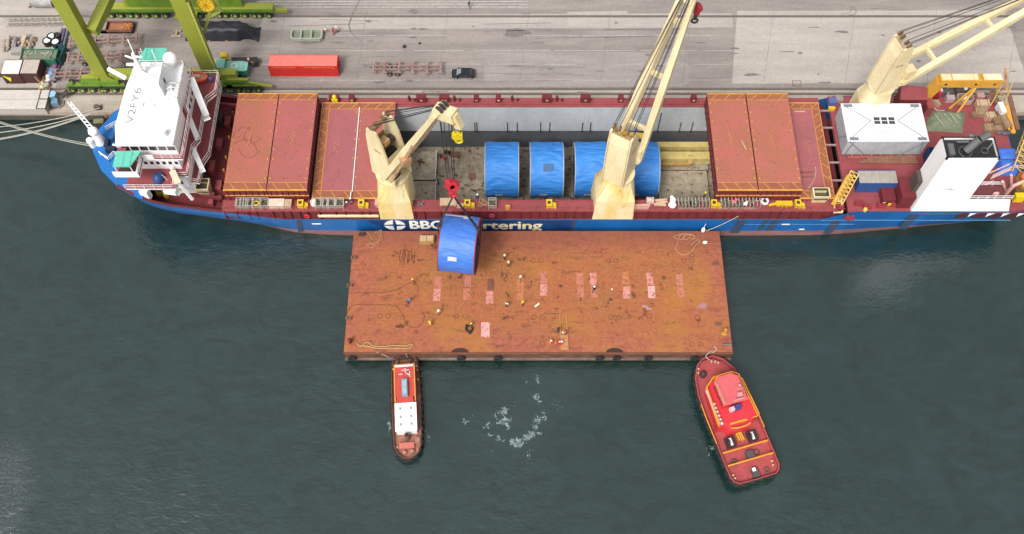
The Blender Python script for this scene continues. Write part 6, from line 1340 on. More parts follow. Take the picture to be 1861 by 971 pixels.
wbox('locker', 'short pale brown locker joining the long cream locker', 'locker', 519, 531, .75, M('locker_tan', (.46,.33,.23), .8, (.36,.22,.14), 1, .8))
def vent(px, lab, wide=False):
    c = at(px, 371, WZ); b = MB(); x = c.x; k = 1.25 if wide else 1.0
    b.prism([(x-.75*k,83.5),(x+.2,83.4),(x+.2,84.6),(x-.75*k,84.6)], WZ, WZ+1.0, 0); b.box(x-.55*k,x-.05,83.75,84.3,WZ+1.0,WZ+1.02,1)
    b.prism([(x+.2,83.5),(x+.85*k,83.3),(x+.85*k,84.2),(x+.2,84.5)], WZ, WZ+.5, 0)
    return tag(b.build('ventilator', [yellow, dark_steel]), lab, 'ventilator', 'yellow ventilators on the coaming')
vent(551, 'yellow ventilator between the hatch stack and the low covers near the bridge')
vent(661, 'yellow ventilator beside the foot of the crane that lifts the reel')
vent(853, 'yellow ventilator just beyond the hanging reel on the walkway')
vent(1001, 'yellow ventilator in front of the reel with the dark patch')
vent(1299, 'yellow ventilator between two grey lashing racks')
vent(1451, 'yellow ventilator beside the yellow slide and the cream vent box')
clutter('white_drum', 'white drum with a coil inside on the walkway below the low covers', 'drum', 571, 372, WZ, lambda b, c: [b.tube(c, c+Vector((0,0,.9)), .5, 14), b.torus(c+Vector((0,0,.95)), .4, .12, 'Z', 14, 6, 1)], [white, M('drum_inner', (.5,.45,.4), .8)])
clutter('crossed_steel', 'small dark crossed steel frame lying beside the reel crane foot', 'steel frame', 765, 373, WZ, lambda b, c: [b.beam(c+Vector((-.5,-.4,.3)), c+Vector((.5,.4,.3)), .14, .3), b.beam(c+Vector((-.5,.4,.3)), c+Vector((.4,-.3,.35)), .14, .3)], M('frame_violet', (.16,.14,.17), .7))
clutter('timber_pallet', 'pale timber pallet on the walkway behind the hanging reel', 'pallet', 815, 370, WZ, lambda b, c: [b.cbox(c+Vector((0,-.55+.28*i,.5)), (2.7,.24,.12)) for i in range(5)] + [b.cbox(c+Vector((-1.1+1.1*i,0,.22)), (.2,1.3,.44)) for i in range(3)], palewood)
clutter('dunnage_bundle', 'small bundle of pale dunnage near the yellow ventilator behind the hanging reel', 'dunnage', 836, 376, WZ, lambda b, c: [b.cbox(c+Vector((.05*i,-.3+.2*i,.15+.06*i)), (1.1,.16,.14), .06*i) for i in range(4)], palewood)
random.seed(8)
clutter('rope_coil_heap', 'heap of brown rope coils on the walkway in front of the reels', 'rope', 880, 372, WZ, lambda b, c: [b.torus(c+Vector((random.uniform(-.6,.6),random.uniform(-.35,.35),.15+.09*i)), .42, .1, 'Z', 14, 6) for i in range(7)], M('coil_brown', (.34,.19,.11), .9, (.22,.11,.07), 2, .9))
clutter('yellow_box', 'small yellow box at the walkway edge in front of the reels', 'box', 923, 380, WZ, lambda b, c: [b.cbox(c+Vector((0,0,.4)), (.7,.4,.8)), b.cbox(c+Vector((0,0,.83)), (.76,.46,.06))], ochre)
clutter('plank_stack', 'long pale plank stack on the walkway beside the middle crane foot', 'planks', 1164, 378, WZ, lambda b, c: [b.cbox(c+Vector((.1*i,-.2+.2*i,.1+.08*i)), (2.6,.22,.09), .02*i) for i in range(4)], M('plank_pinkish', (.5,.3,.24), .8))
clutter('pale_bundle', 'pinkish covered bundle on the walkway beyond the middle crane foot', 'bundle', 1181, 367, WZ, lambda b, c: [b.cbox(c+Vector((0,0,.4)), (1.2,.8,.8)), b.ball(c+Vector((0,0,.8)), .45, 8, 0, (1.2,.8,.5))], M('bundle_pink', (.52,.36,.32), .8))
clutter('timber_heap', 'tan timber heap on the walkway by the white bag', 'timber', 1203, 370, WZ, lambda b, c: [b.cbox(c+Vector((random.uniform(-.4,.4),-.4+.2*i,.12+.1*i)), (1.9,.22,.16), random.uniform(-.1,.1)) for i in range(5)], M('timber_tan', (.47,.33,.22), .85))
clutter('white_bag', 'big white sack slumped on the walkway next to the lashing racks', 'bag', 1221, 372, WZ, lambda b, c: [b.ball(c+Vector((.1,.35,.75)), .55, 12, 0, (.9,.9,1.2)), b.ball(c+Vector((0,-.35,.5)), .62, 12, 0, (1.1,1,.85)), b.ball(c+Vector((-.1,.75,1.1)), .3, 8)], M('bag_bright', (.78,.78,.78), .7, (.66,.66,.68), 1.5, .6))
def rack(px0, px1, lab, mt):
    xa = at(px0, 372, WZ).x; xb = at(px1, 372, WZ).x; r = thing('lashing_rack', lab, 'rack', ((xa+xb)/2, 84.05, WZ), 'lashing racks on the coaming')
    b = MB(); n = int((xb-xa)/.55)
    for y in (83.35, 84.75): b.beam((xa,y,WZ+.25),(xb,y,WZ+.25),.12,.3)
    b.build('base_frame', M('rack_frame', (.36,.30,.26), .8, (.25,.14,.1), 1, .8), r)
    for i in range(n+1):
        x = xa + (xb-xa)*i/n; b = MB()
        b.beam((x,83.35,WZ+.2),(x,83.35,WZ+1.15),.09,.09).beam((x,84.75,WZ+.2),(x,84.75,WZ+1.3),.09,.09).beam((x,83.35,WZ+1.1),(x,84.75,WZ+1.25),.08,.08); b.build('stanchion', M('stanchion_grey', (.40,.38,.35), .7, (.3,.25,.2), 2, .8), r)
    b = MB(); rnd = random.Random(px0)
    for i in range(26): x = rnd.uniform(xa+.2, xb-.2); b.cbox((x, 84.05+rnd.uniform(-.45,.45), WZ+.5), (.16,rnd.uniform(.5,1.1),.5), rnd.uniform(-.3,.3))
    b.build('rack_load', mt, r)
rack(1231, 1287, 'grey lashing rack with dark green gear between the white sack and a yellow ventilator', tints['green'])
rack(1309, 1379, 'grey lashing rack with a red bundle on it below the raised rusty covers', tints['green'])
clutter('red_bundle', 'red cloth bundle lying on the grey lashing rack', 'bundle', 1334, 368, WZ+.7, lambda b, c: [b.ball(c+Vector((0,0,.25)), .45, 8, 0, (1,.8,.8)), b.ball(c+Vector((.3,.3,.35)), .3, 8)], M('bundle_red', (.62,.10,.13), .7))
clutter('white_bundle', 'white cloth bundle lying on the grey lashing rack next to the red one', 'bundle', 1354, 372, WZ+.7, lambda b, c: [b.ball(c+Vector((0,0,.25)), .42, 8, 0, (1,.8,.8)), b.ball(c+Vector((.2,.2,.4)), .25, 8)], M('bundle_white', (.6,.6,.58), .8))
clutter('hose_coil', 'white hose coil standing beside the yellow slide on the walkway', 'coil', 1389, 368, WZ, lambda b, c: [b.torus(c+Vector((0,0,.5)), .5, .16, 'Z', 16, 6), b.torus(c+Vector((0,0,.25)), .5, .16, 'Z', 16, 6), b.tube(c, c+Vector((0,0,.6)), .2, 8, 1)], [M('coil_white', (.68,.66,.68), .7), dark_steel])
clutter('yellow_slide', 'long yellow rubber slide lying on the walkway', 'slide', 1424, 372, WZ, lambda b, c: [b.cbox(c+Vector((0,0,.3)), (2.6,.75,.5)), b.beam(c+Vector((-1.3,0,.3)), c+Vector((-2.4,-.25,.15)), .35,.25), b.beam(c+Vector((-.3,-.5,.2)), c+Vector((-.4,-.9,.2)), .12,.12), b.beam(c+Vector((.3,-.5,.2)), c+Vector((.4,-.9,.2)), .12,.12)] + [b.cbox(c+Vector((-1+.5*i,0,.58)), (.1,.8,.08)) for i in range(5)], yellow)
clutter('pink_box', 'small pinkish box on the walkway touching the reel crane foot', 'box', 688, 373, WZ, lambda b, c: [b.cbox(c+Vector((-.1,0,.5)), (.7,1.0,1.0)), b.cbox(c+Vector((-.1,0,1.03)), (.76,1.06,.06))], M('box_pinkish', (.45,.27,.25), .7))
clutter('life_ring', 'red life ring hung on the coaming wall below the low covers', 'life ring', 558, 391, 6.6, lambda b, c: b.torus((c.x, 82.78, 6.6), .38, .1, 'Y', 16, 6), M('ring_red', (.6,.03,.05), .5))
clutter('life_ring', 'pinkish life ring on the coaming wall beside the hanging reel', 'life ring', 894, 392, 6.6, lambda b, c: b.torus((c.x, 82.78, 6.7), .38, .1, 'Y', 16, 6), M('ring_pink', (.5,.05,.12), .5))
clutter('yellow_lamp', 'yellow fitting on the quay side coaming behind the low covers', 'fitting', 609, 182, 8.1, lambda b, c: [b.cbox(c+Vector((0,0,.3)), (1.0,.8,.9)), b.ball(c+Vector((0,0,.9)), .4, 8), b.beam(c+Vector((-1.2,0,.3)), c+Vector((-.4,0,.3)), .12, .12)], M('fitting_yellow', (.65,.5,.01), .5))

# ------------------------------------------------------------------ quay: portal crane
RZ = QZ + .05
YF, YR = at(900, 165, QZ).y, at(900, 30, QZ).y
gc = thing('portal_crane', 'tall lime green portal crane straddling the quay behind the white bridge', 'crane', (-62.2, (YF+YR)/2, QZ))
XL, XR = -72.0, -53.0
def bogie(xc, y, n, name='bogie'):
    b = MB(); w_ = 1.55
    for i in range(n):
        x = xc + (i-(n-1)/2)*w_*1.15
        b.prism([(x-.72,y-.3),(x+.72,y-.3),(x+.72,y+.3),(x-.72,y+.3)], RZ+.45, RZ+1.15, 0)
        b.beam((x-.7,y-.36,RZ+.25),(x-.7,y-.36,RZ+.8),.12,.1,3)
    b.prism([(xc-n*.72,y-.4),(xc+n*.72,y-.4),(xc+n*.66,y+.4),(xc-n*.66,y+.4)], RZ+1.15, RZ+1.7, 0, 1)
    o = b.build(name, [dkgreen, green, black, yellow], gc)
    for i in range(n):
        x = xc + (i-(n-1)/2)*w_*1.15; q = MB()
        q.tube((x-.0,y-.55,RZ+.58),(x,y-.30,RZ+.58),.58,14,0).tube((x,y-.62,RZ+.58),(x,y-.55,RZ+.58),.3,10,1)
        q.build('wheel', [M('wheel_dark', (.03,.05,.02), .7), M('hub_green', (.30,.37,.09), .6)], o)
for xc, n in ((-75.4, 4), (-70.6, 3), (-51.6, 3), (-47.7, 4)): bogie(xc, YF, n)
for xc, n in ((-73.5, 4), (-67, 4), (-57.0, 4), (-50.5, 4), (-46.0, 2)): bogie(xc, YR, n)
b = MB()
b.box(-76.0,-69.4,YF-.1,YF+.9,RZ+1.75,RZ+2.6,0); b.box(-53.2,-47.5,YF-.1,YF+.9,RZ+1.75,RZ+2.6,0); b.box(-75.6,-72.6,YF+.0,YF+.9,RZ+2.6,RZ+3.4,0,1)
b.beam((-74,YF+1.2,RZ+3.1),(-48.5,YF+1.2,RZ+3.1),1.4,1.5,1)
b.box(-50.2,-46.4,YF,YF+.5,RZ+2.4,RZ+2.9,1)
b.beam((-46.6,YF,RZ+2.3),(-42.6,YF,RZ+1.2),.5,.35,1).beam((-77.5,YF,RZ+2.2),(-79,YF,RZ+1.2),.6,.35,0)
b.build('sill_beam', [green, lime, lime], gc)
b = MB(); b.box(-74,-44,YR-.7,YR+.9,RZ+1.8,RZ+2.6,0,1); b.box(-70.5,-49.5,YR-.2,YR+2.4,RZ+2.7,RZ+7.0,0); 
for i in range(5): b.box(-69+i*4.2,-68.9+i*4.2,YR-.28,YR-.2,RZ+2.9,RZ+6.8,1)
b.box(-46,-41.5,YR-.3,YR+.4,RZ+1.2,RZ+1.8,1).box(-62,-58,YR-2.3,YR-.4,RZ+1.6,RZ+2.0,1)
b.build('rear_sill_beam', [green, lime], gc)
for x, flip in ((XL, 1), (XR, -1)):
    b = MB(); b.beam((x,YF+1.2,RZ+2.5),(x+.1*flip,YF+1.2,36),2.1,1.9,0,(0,1,0),2.6,1.9)
    b.add([(x-1.1,YF+.2,RZ+3.8),(x+1.1,YF+.2,RZ+3.8),(x+2.3,YF+.2,RZ+2.2),(x-2.3,YF+.2,RZ+2.2)], [(3,2,1,0)], 0)
    o = b.build('leg', lime, gc)
    if flip < 0:
        b = MB(); 
        b.beam((x+1.2,YF+.4,6.0),(x+1.25,YF+.4,24),.5,.16,1); b.rail([(x+1.55,YF+.1,5.5),(x+1.6,YF+.1,24)],.01,30,1,.01,bars=1)
        for i in range(24): b.box(x+1.05,x+1.55,YF+.28,YF+.34,6.2+i*.72,6.28+i*.72,1)
        b.beam((x+1.2,YF,RZ+3.4),(x+1.9,YF-.2,RZ+2.0),.35,.3,1); b.build('ladder', [lime, M('ladder_lime', (.36,.38,.08), .6)], o)
b = MB(); bj = atY(168, 58, YF+1.3); be = atY(197, -4, YF+7.5); b.beam(bj, bj + (be-bj)*1.9, 1.7, 1.7, 0, (1,0,0)).cut(); b.beam((XR,YF+1.3,30),(XR+1,YR+.6,30),1.5,1.4,0); b.build('brace', lime, gc)
for x in (XL+1.8, XR+1.5): MB().beam((x,YR+.8,RZ+2.6),(x,YR+.8,36),1.9,1.8,0,(0,1,0)).build('leg', lime, gc)
b = MB(); b.beam((XL-1,YF+1.2,36.5),(XR+1,YF+1.2,36.5),2.2,2.6).beam((XL,YR+.8,36.5),(XR+2.5,YR+.8,36.5),2.2,2.6).beam((XL+.8,YF,36.5),(XL+.8,YR,36.5),2,2.4).beam((XR,YF,36.5),(XR,YR,36.5),2,2.4); b.build('portal_frame', lime, gc)
# festoon reel on the right leg
b = MB(); c = atY(374, 8, YF+2.2)
b.tube(c+Vector((0,-.2,0)), c+Vector((0,.3,0)), 1.35, 20, 0)
for k in range(10): b.beam(c+Vector((0,-.25,0)), c+Vector((1.3*cos(k*.628),-.25,1.3*sin(k*.628))), .1,.1,1)
b.torus(c+Vector((0,-.2,0)), 1.35, .14, 'Y', 22, 6, 1); b.build('cable_drum', [M('drum_yellow', (.62,.44,.02), .5), M('drum_amber', (.48,.28,.02), .6)], gc)
b = MB(); b.beam(c+Vector((.3,.6,-1.5)), c+Vector((-2.3,.6,-7.5)), .4,.5).beam(c+Vector((1.4,.6,2)), c+Vector((1.8,.6,-2.0)), .3,.5).beam(c+Vector((1.8,.6,-2.0)), c+Vector((-.2,.6,-3.4)), .4,.6).beam(c+Vector((0,.6,-1)),c+Vector((-1.6,.6,-.5)),.5,.5)
for i in range(4): b.beam(c+Vector((1.6+.2*i,.3,2.5)), c+Vector((1.2+.2*i,.3,-2.2)), .06,.06)
b.build('drum_bracket', [M('bracket_lime', (.30,.34,.07), .6)], gc)

# ------------------------------------------------------------------ quay: vehicles, trailers, containers, scrap
chassis_mat = M('chassis_rust', (.30,.20,.175), .85, (.20,.115,.09), 1, .8)
def chassis(name, label, L, detail=True):
    r = thing(name, label, 'trailer', (0,0,0), 'skeletal container trailers'); b = MB()
    for y in (-.42,.42): b.beam((-L/2,y,1.2),(L/2,y,1.2),.16,.34)
    for f in (-.5,-.34,-.12,.08,.3,.5): x = L*f; b.beam((x,-1.2,1.25),(x,1.2,1.25),.32,.24); b.beam((x-.45,-1.2,1.25),(x+.45,-1.2,1.25),.16,.2); b.beam((x-.45,1.2,1.25),(x+.45,1.2,1.25),.16,.2)
    for f in (-.42,-.26,-.2,.0,.2,.4): x = L*f; b.beam((x,-.42,1.2),(x,.42,1.2),.14,.14)
    b.build('frame', chassis_mat, r)
    for x in (-L*.26, -L*.26+1.35):
        w_ = MB().beam((x,-.9,.5),(x,.9,.5),.14,.14); a = w_.build('axle', chassis_mat, r)
        for y in (-.98,.98): MB().torus((x,y,.5), .36,.15,'Y',16,6,0).tube((x,y-.12,.5),(x,y+.12,.5),.24,12,1).build('wheel', [rubber, M('rim_tan', (.30,.20,.17), .7)], a)
    for y in (-.7,.7): MB().beam((L*.3,y,0),(L*.3,y,1.1),.12,.12).cbox((L*.3,y,.04),(.35,.3,.08)).build('landing_leg', chassis_mat, r)
    return r
def put(o, px, py, z=QZ, rz=0): c = at(px, py, z); o.location = (c.x, c.y, c.z + .02); o.rotation_euler = (0,0,rz); return o
t0 = chassis('trailer_chassis', 'rusty skeletal trailer with four wheels on the quay between the red container and the car', 12.0); put(t0, 741, 131)
for px, py, rz, lab in ((192,82,.08,'rusty skeletal trailer behind the crane leg, farthest from the ship of three parked together'),(189,111,.06,'rusty skeletal trailer behind the crane leg, in the middle of three parked together'),(166,142,.04,'rusty skeletal trailer behind the crane leg, nearest the ship of three parked together')):
    put(dup(t0, rz=rz, label=lab), px, py, QZ, rz)
rc = container('freight_container', 'bright red freight container with yellow stripes standing alone on the quay', 0,0,0, 12.1, 2.55, 2.75, M('container_red_roof', (.62,.17,.145), .6, (.55,.13,.11), .6, .6), M('container_red', (.58,.022,.02), .5, (.44,.025,.02), .7, .6))
put(rc, 556, 128.5)
b = MB()
for x0, x1 in ((-5.6,-1.2),(.3,5.0)): b.add([(x0,-1.345,2.35),(x1,-1.345,2.35),(x1,-1.345,2.5),(x0,-1.345,2.5)], [(0,1,2,3)])
b.add([(-5.9,-1.345,2.05),(-5.7,-1.345,2.05),(-5.3,-1.345,2.5),(-5.5,-1.345,2.5)], [(0,1,2,3)]); b.add([(5.1,-1.345,2.5),(5.3,-1.345,2.5),(5.7,-1.345,2.05),(5.5,-1.345,2.05)], [(0,1,2,3)]); b.build('stripe', yellow_line, rc, local=True)
# car
car = thing('parked_car', 'black hatchback parked alone on the quay beside the skeletal trailer', 'car', (0,0,0))
paint = M('car_black', (.012,.013,.014), .22, spec=.6)
def section(b, prof, w0, w1, m=0):
    pass
b = MB(); prof = [(-2.1,.45),(-2.05,.8),(-1.2,.95),(-.45,1.0),(.9,1.0),(1.75,.98),(2.05,.85),(2.1,.45)]
n = len(prof); v = []
for s_, k in ((-.86,1),(-.78,1),(.78,1),(.86,1)): v += [(x, s_*(1 if abs(x) < 1.9 else .9), z*(1 if abs(s_) < .8 else .96)) for x, z in prof]
fs = []
for j in range(3): fs += [(j*n+i, j*n+i+1, (j+1)*n+i+1, (j+1)*n+i) for i in range(n-1)]
b.add(v, fs, 0, True).add(v[:n], [tuple(range(n))], 0).add(v[3*n:], [tuple(reversed(range(n)))], 0)
roof = [(-.55,.72),(1.05,.72),(1.0,.6),(-.45,.6)]
v = [(-1.15,-.76,.97),(1.65,-.76,.97),(1.65,.76,.97),(-1.15,.76,.97),(-.35,-.6,1.45),(1.15,-.6,1.42),(1.15,.6,1.42),(-.35,.6,1.45)]
b.add(v[4:], [(0,1,2,3)], 0, True); b.box(-.35,1.15,-.6,.6,1.43,1.47,0)
for a, c in ((4,0),(5,1),(6,2),(7,3)): b.beam(v[a], v[c], .1,.08,0)
b.build('body', paint, car)
b = MB().add([v[i] for i in (0,1,5,4)], [(0,1,2,3)]).cut().add([v[i] for i in (2,3,7,6)], [(0,1,2,3)]).cut().add([v[i] for i in (1,2,6,5)], [(0,1,2,3)]); b.build('side_window', glass, car)
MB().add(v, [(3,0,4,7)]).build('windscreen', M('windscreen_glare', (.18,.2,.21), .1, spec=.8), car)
for x in (-1.3,1.3):
    for y in (-.78,.78): MB().tube((x,y-.13,.33),(x,y+.13,.33),.2,10,0).build('rim', M('rim_grey', (.25,.25,.26), .4), MB().torus((x,y,.33), .24,.1,'Y',14,6,0).build('wheel', rubber, car))
for y in (-.6,.6): MB().cbox((-2.08,y,.68),(.1,.35,.14)).build('headlight', M('lamp_clear', (.5,.5,.5), .2), car); MB().cbox((2.06,y,.78),(.1,.3,.14)).build('tail_light', M('lamp_red', (.3,.02,.02), .3), car)
for y in (-.95,.95): MB().cbox((-.8,y,1.0),(.2,.2,.14)).build('side_mirror', paint, car)
put(car, 842, 138)
# green grey open tray with three bays
tr_ = thing('steel_tray', 'grey green steel tray with three open bays on the quay beside the crew', 'tray', (0,0,0)); b = MB()
o = [(-2.9,-.7),(-2.5,-1.2),(2.6,-1.2),(3.0,-.8),(3.0,.9),(2.6,1.2),(-2.5,1.2),(-2.9,.8)]
i_ = [(x*.9,y*.78) for x,y in o]; n = 8
vv = [(x,y,.2) for x,y in o] + [(x,y,.95) for x,y in o] + [(x,y,.95) for x,y in i_] + [(x,y,.35) for x,y in i_]
b.add(vv, [(k*8+i,k*8+(i+1)%8,(k+1)*8+(i+1)%8,(k+1)*8+i) for k in range(3) for i in range(8)], 0).add(vv[24:], [tuple(range(8))], 1)
for x in (-.95,.95): b.box(x-.14,x+.14,-.95,.95,.35,.97,0)
b.build('tray_body', [M('tray_green', (.30,.33,.26), .7, (.24,.26,.2), .8, .7), M('tray_inside', (.17,.185,.14), .8)], tr_)
b = MB()
for x in (-1.9,1.9): b.box(x-.2,x+.2,-1.0,1.0,0,.2).cut()
b.build('skid', brownrust, tr_); put(tr_, 558, 68)
# teal terminal truck with yellow frame and black flatbed
tt = thing('mobile_plant', 'teal machine with yellow arms standing by the crane bogies', 'machine', (0,0,0))
b = MB().box(-2.6,-.9,-1.2,.9,.6,2.9,0,1).box(-.9,2.2,-1.2,1.1,.6,2.0,0,1); b.prism([(2.2,-1.2),(2.9,-.9),(2.9,.9),(2.2,1.1)], .6, 1.9, 0, 1); b.torus((.5,0,2.0), .55,.1,'Z',14,5,2); b.build('body', [M('plant_teal', (.05,.26,.22), .55, (.04,.2,.17), .8, .6), M('plant_teal_top', (.24,.48,.42), .6, (.18,.4,.35), .9, .6), wht_dirty], tt)
b = MB(); b.box(-4.3,-2.8,.4,1.2,1.6,2.3).box(-2.0,-.8,1.4,2.4,1.6,2.8).beam((-3.9,.8,1.6),(-3.6,-1.4,.6),.35,.35).beam((-2.6,1.6,1.8),(-3.4,.8,1.0),.3,.3).beam((-3.0,-1.0,1.4),(-3.9,-1.4,1.0),.5,.3).beam((-.8,1.6,2.2),(-.3,1.3,1.2),.3,.3); b.build('lifting_arm', yellow, tt)
b = MB().box(-.4,3.2,1.4,2.6,.8,1.2,0).cbox((3.8,1.9,.8),(1.0,1.3,1.2),.1,0); b.build('dark_flatbed', dark_steel, tt)
for x in (-1.8,1.4):
    for y in (-1.15,1.05): MB().torus((x,y,.5), .34,.18,'Y',14,6).tube((x,y-.1,.5),(x,y+.1,.5),.25,10).build('wheel', rubber, tt)
put(tt, 425, 133)
# black tarped load on the quay with slumped end
bl = thing('tarped_load', 'long load under a black tarpaulin with a slumped end, behind the crane leg', 'covered load', (0,0,0)); b = MB(); v = []; gx, gy = 30, 10
for i in range(gx+1):
    for j in range(gy+1):
        f, g = i/gx, j/gy*2-1; x = -6.6 + 13.6*f; h = 2.6 if f < .76 else max(.25, 2.6 - (f-.76)*9.5 + .35*abs(sin(f*40)))
        w_ = 1.6 if f < .76 else 1.6 + .5*sin(f*13); e = max(0, 1-abs(g)**7); ex_ = min(1, f*14)*min(1, (1-f)*8)
        v.append((x, g*w_ + .16*noise.noise(Vector((x*1.3,g,2))), h*e*ex_ + .34*noise.noise(Vector((x*.9,g*2,4)))*e))
b.add(v, [(i*(gy+1)+j,(i+1)*(gy+1)+j,(i+1)*(gy+1)+j+1,i*(gy+1)+j+1) for i in range(gx) for j in range(gy)], 0, True); b.build('tarpaulin', M('black_tarpaulin', (.014,.014,.019), .5, (.03,.03,.036), 1, .6, bump=.5, bscale=2), bl)
b = MB()
for x in (-5.2,-2.2,1.0): b.box(x-.25,x+.25,-1.75,1.75,.0,.22).cut()
b.build('skid', wood, bl); put(bl, 404, 63)
r = thing('trestle', 'small wooden trestle beside the black tarped load', 'trestle', (0,0,0)); b = MB(); b.beam((-.9,-.6,.25),(.9,-.6,.25),.2,.3).beam((-.7,.6,.25),(.7,.6,.25),.2,.3).beam((0,-.6,.35),(0,.6,.35),.25,.3); b.build('trestle_frame', palewood, r); put(r, 322, 63)
# open brown skip with copper scrap
r = thing('scrap_skip', 'long open skip, half grey and half rusty with copper coloured scrap, between the crane legs', 'skip', (0,0,0)); b = MB(); L, W, H_ = 6.0, 2.2, 1.0
for q in ((-L/2,L/2,-W/2,-W/2+.08),(-L/2,L/2,W/2-.08,W/2),(-L/2,-L/2+.08,-W/2,W/2),(L/2-.08,L/2,-W/2,W/2),(-1.9,-1.8,-W/2,W/2)): b.box(*q, 0, H_, 0)
b.box(-L/2,-1.8,-W/2,W/2,.02,.7,1).box(-1.8,L/2,-W/2,W/2,.02,.35,2); b.build('skip_body', [brownrust, M('skip_grey', (.24,.23,.24), .7), M('skip_rust_load', (.33,.13,.07), .8, (.22,.09,.05), 1, .8)], r)
b = MB(); rnd = random.Random(4)
for i in range(12): b.cbox((1.6+rnd.uniform(-1,1), rnd.uniform(-.7,.7), .5+.04*i), (1.1,.1,.1), rnd.uniform(0,3)).cut()
b.build('scrap_bar', M('copper_scrap', (.55,.23,.07), .6), r); put(r, 215, 53)
# yard on the left
r = container('yard_cabin', 'white roofed maroon cabin with a yellow triangle on its wall', 0,0,0, 3.1,3.2,2.6, M('cabin_roof_white', (.68,.65,.63), .7, (.5,.46,.44), .6, .7, (.25,.22,.2), .9, .68), M('cabin_maroon', (.075,.03,.03), .7), cat='cabin', group='site cabins'); put(r, 33, 139)
MB().add([(-1.5,-1.66,2.3),(-.2,-1.66,1.6),(-.6,-1.66,.5)], [(2,1,0)]).build('triangle_sign', M('sign_yellow', (.65,.6,.02), .5), r, local=True)
r = container('yard_cabin', 'pinkish roofed maroon cabin joined to the white roofed one', 0,0,0, 2.9,3.2,2.6, M('cabin_roof_pink', (.42,.36,.32), .8, (.33,.28,.25), .8, .7, (.25,.2,.18), 1.5, .66), M('cabin_maroon', (.075,.03,.03)), cat='cabin', group='site cabins'); put(r, 66, 138)
r = thing('green_skip', 'long open green skip filled with scrap beside the site cabins', 'skip', (0,0,0)); b = MB(); L, W, H_ = 6.4, 2.5, 2.0
for q in ((-L/2,L/2,-W/2,-W/2+.1),(-L/2,L/2,W/2-.1,W/2),(-L/2,-L/2+.1,-W/2,W/2),(L/2-.1,L/2,-W/2,W/2)): b.box(*q, 0, H_, 0)
b.box(-L/2+.1,L/2-.1,-W/2+.1,W/2-.1,.1,1.7,1)
for i in range(8): b.box(-L/2+.5+i*.77,-L/2+.6+i*.77,-W/2-.08,-W/2,0.1,H_-.1,0)
b.build('skip_body', [M('skip_green', (.035,.16,.09), .6, (.03,.11,.07), .8, .6), M('skip_load_olive', (.10,.16,.095), .9, (.19,.17,.13), 1.2, .9)], r)
b = MB(); rnd = random.Random(6)
for i in range(12): b.cbox((rnd.uniform(-2.6,2.4), rnd.uniform(-.7,.9), 1.75), (rnd.uniform(.4,1.3),.14,.16), rnd.uniform(0,3)).cut()
b.build('scrap_bar', greybeige, r); put(r, 79, 112)
r = thing('dark_skip', 'dark teal skip standing against the end of the green skip', 'skip', (0,0,0)); b = MB(); 
for q in ((-.9,.9,-1.6,-1.5),(-.9,.9,1.5,1.6),(-.9,-.8,-1.6,1.6),(.8,.9,-1.6,1.6)): b.box(*q, 0, 1.8)
b.box(-.8,.8,-1.5,1.5,.1,1.2); b.build('skip_body', M('skip_teal_dark', (.012,.065,.065), .6), r); put(r, 112, 106, QZ, -.15)
for px, py, k, lab in ((89,80,0,'black and white cable drum lying flat, nearest the green skip'),(104,82,1,'black and white cable drum next to the blue pipes'),(97,72,0,'white topped cable drum behind the two black rimmed ones'),(107,70,2,'dark cable drum at the back of the drum cluster')):
    r = thing('cable_drum', lab, 'cable drum', (0,0,0), 'cable drums in the yard')
    MB().tube((0,0,0),(0,0,.9),.85 if k < 2 else .6,18,1).torus((0,0,.9), .72 if k < 2 else .5,.16,'Z',18,6,1).tube((0,0,.9),(0,0,.95),.6,16,0).build('drum_body', [white if k < 2 else dark_steel, rubber], r); put(r, px, py)
rnd = random.Random(12)
for i, (px, py, lab) in enumerate(((12,86,'beige wrapped roll at the open end of the scrap row'),(20,81,'pale roll standing between the beige roll and the lilac bundle'),(31,80,'lilac grey bundle in the middle of the scrap row'),(46,78,'cream yellow roll, brightest in the scrap row'),(58,82,'tan rubble bundle at the end of the scrap row closest to the drums'))):
    r = thing('scrap_bundle', lab, 'bundle', (0,0,0), 'bundles in the scrap row'); b = MB()
    for k in range(3): b.tube((rnd.uniform(-.3,.3),-1.1+rnd.uniform(-.4,.2),.35+.15*k),(rnd.uniform(-.3,.3),1.1+rnd.uniform(-.3,.4),.4+.2*k),rnd.uniform(.16,.32),8)
    for k in range(6): b.cbox((rnd.uniform(-.5,.5), rnd.uniform(-1,1), .3), (.4,.5,.4), rnd.uniform(0,3))
    b.build('roll', M('bundle_%d' % i, ((.36,.3,.24),(.44,.38,.32),(.3,.26,.3),(.55,.45,.28),(.38,.3,.22))[i], .9, (.26,.2,.16), 1.2, .8), r); put(r, px, py)
r = thing('grey_stack', 'low stack of grey sheets beside the scrap row', 'sheet stack', (0,0,0)); b = MB()
for i in range(4): b.cbox((.03*i,0,.12+.2*i), (1.9,1.3,.16), .03*i)
b.build('sheet', M('sheet_grey', (.27,.25,.235), .8), r); put(r, 32, 96)
r = thing('dark_case', 'dark brown flat topped case at the yard edge cut by the frame', 'case', (0,0,0)); b = MB().cbox((0,0,.6),(1.8,2.2,1.2)).cbox((0,0,1.24),(1.7,2.1,.08),0,1); b.build('case_body', [M('case_brown', (.07,.055,.05), .8), M('case_top', (.28,.24,.22), .8)], r); put(r, 2, 132)
r = thing('lattice_boom', 'pale lattice crane boom lying flat on the yard', 'lattice boom', (0,0,0)); b = MB(); lattice(b, (-5.6,0,.7),(5.6,.2,.7),1.1,11,0,.13); b.build('boom_frame', M('boom_pale', (.40,.36,.32), .8, (.3,.25,.21), 1, .8), r); put(r, 66, 46)
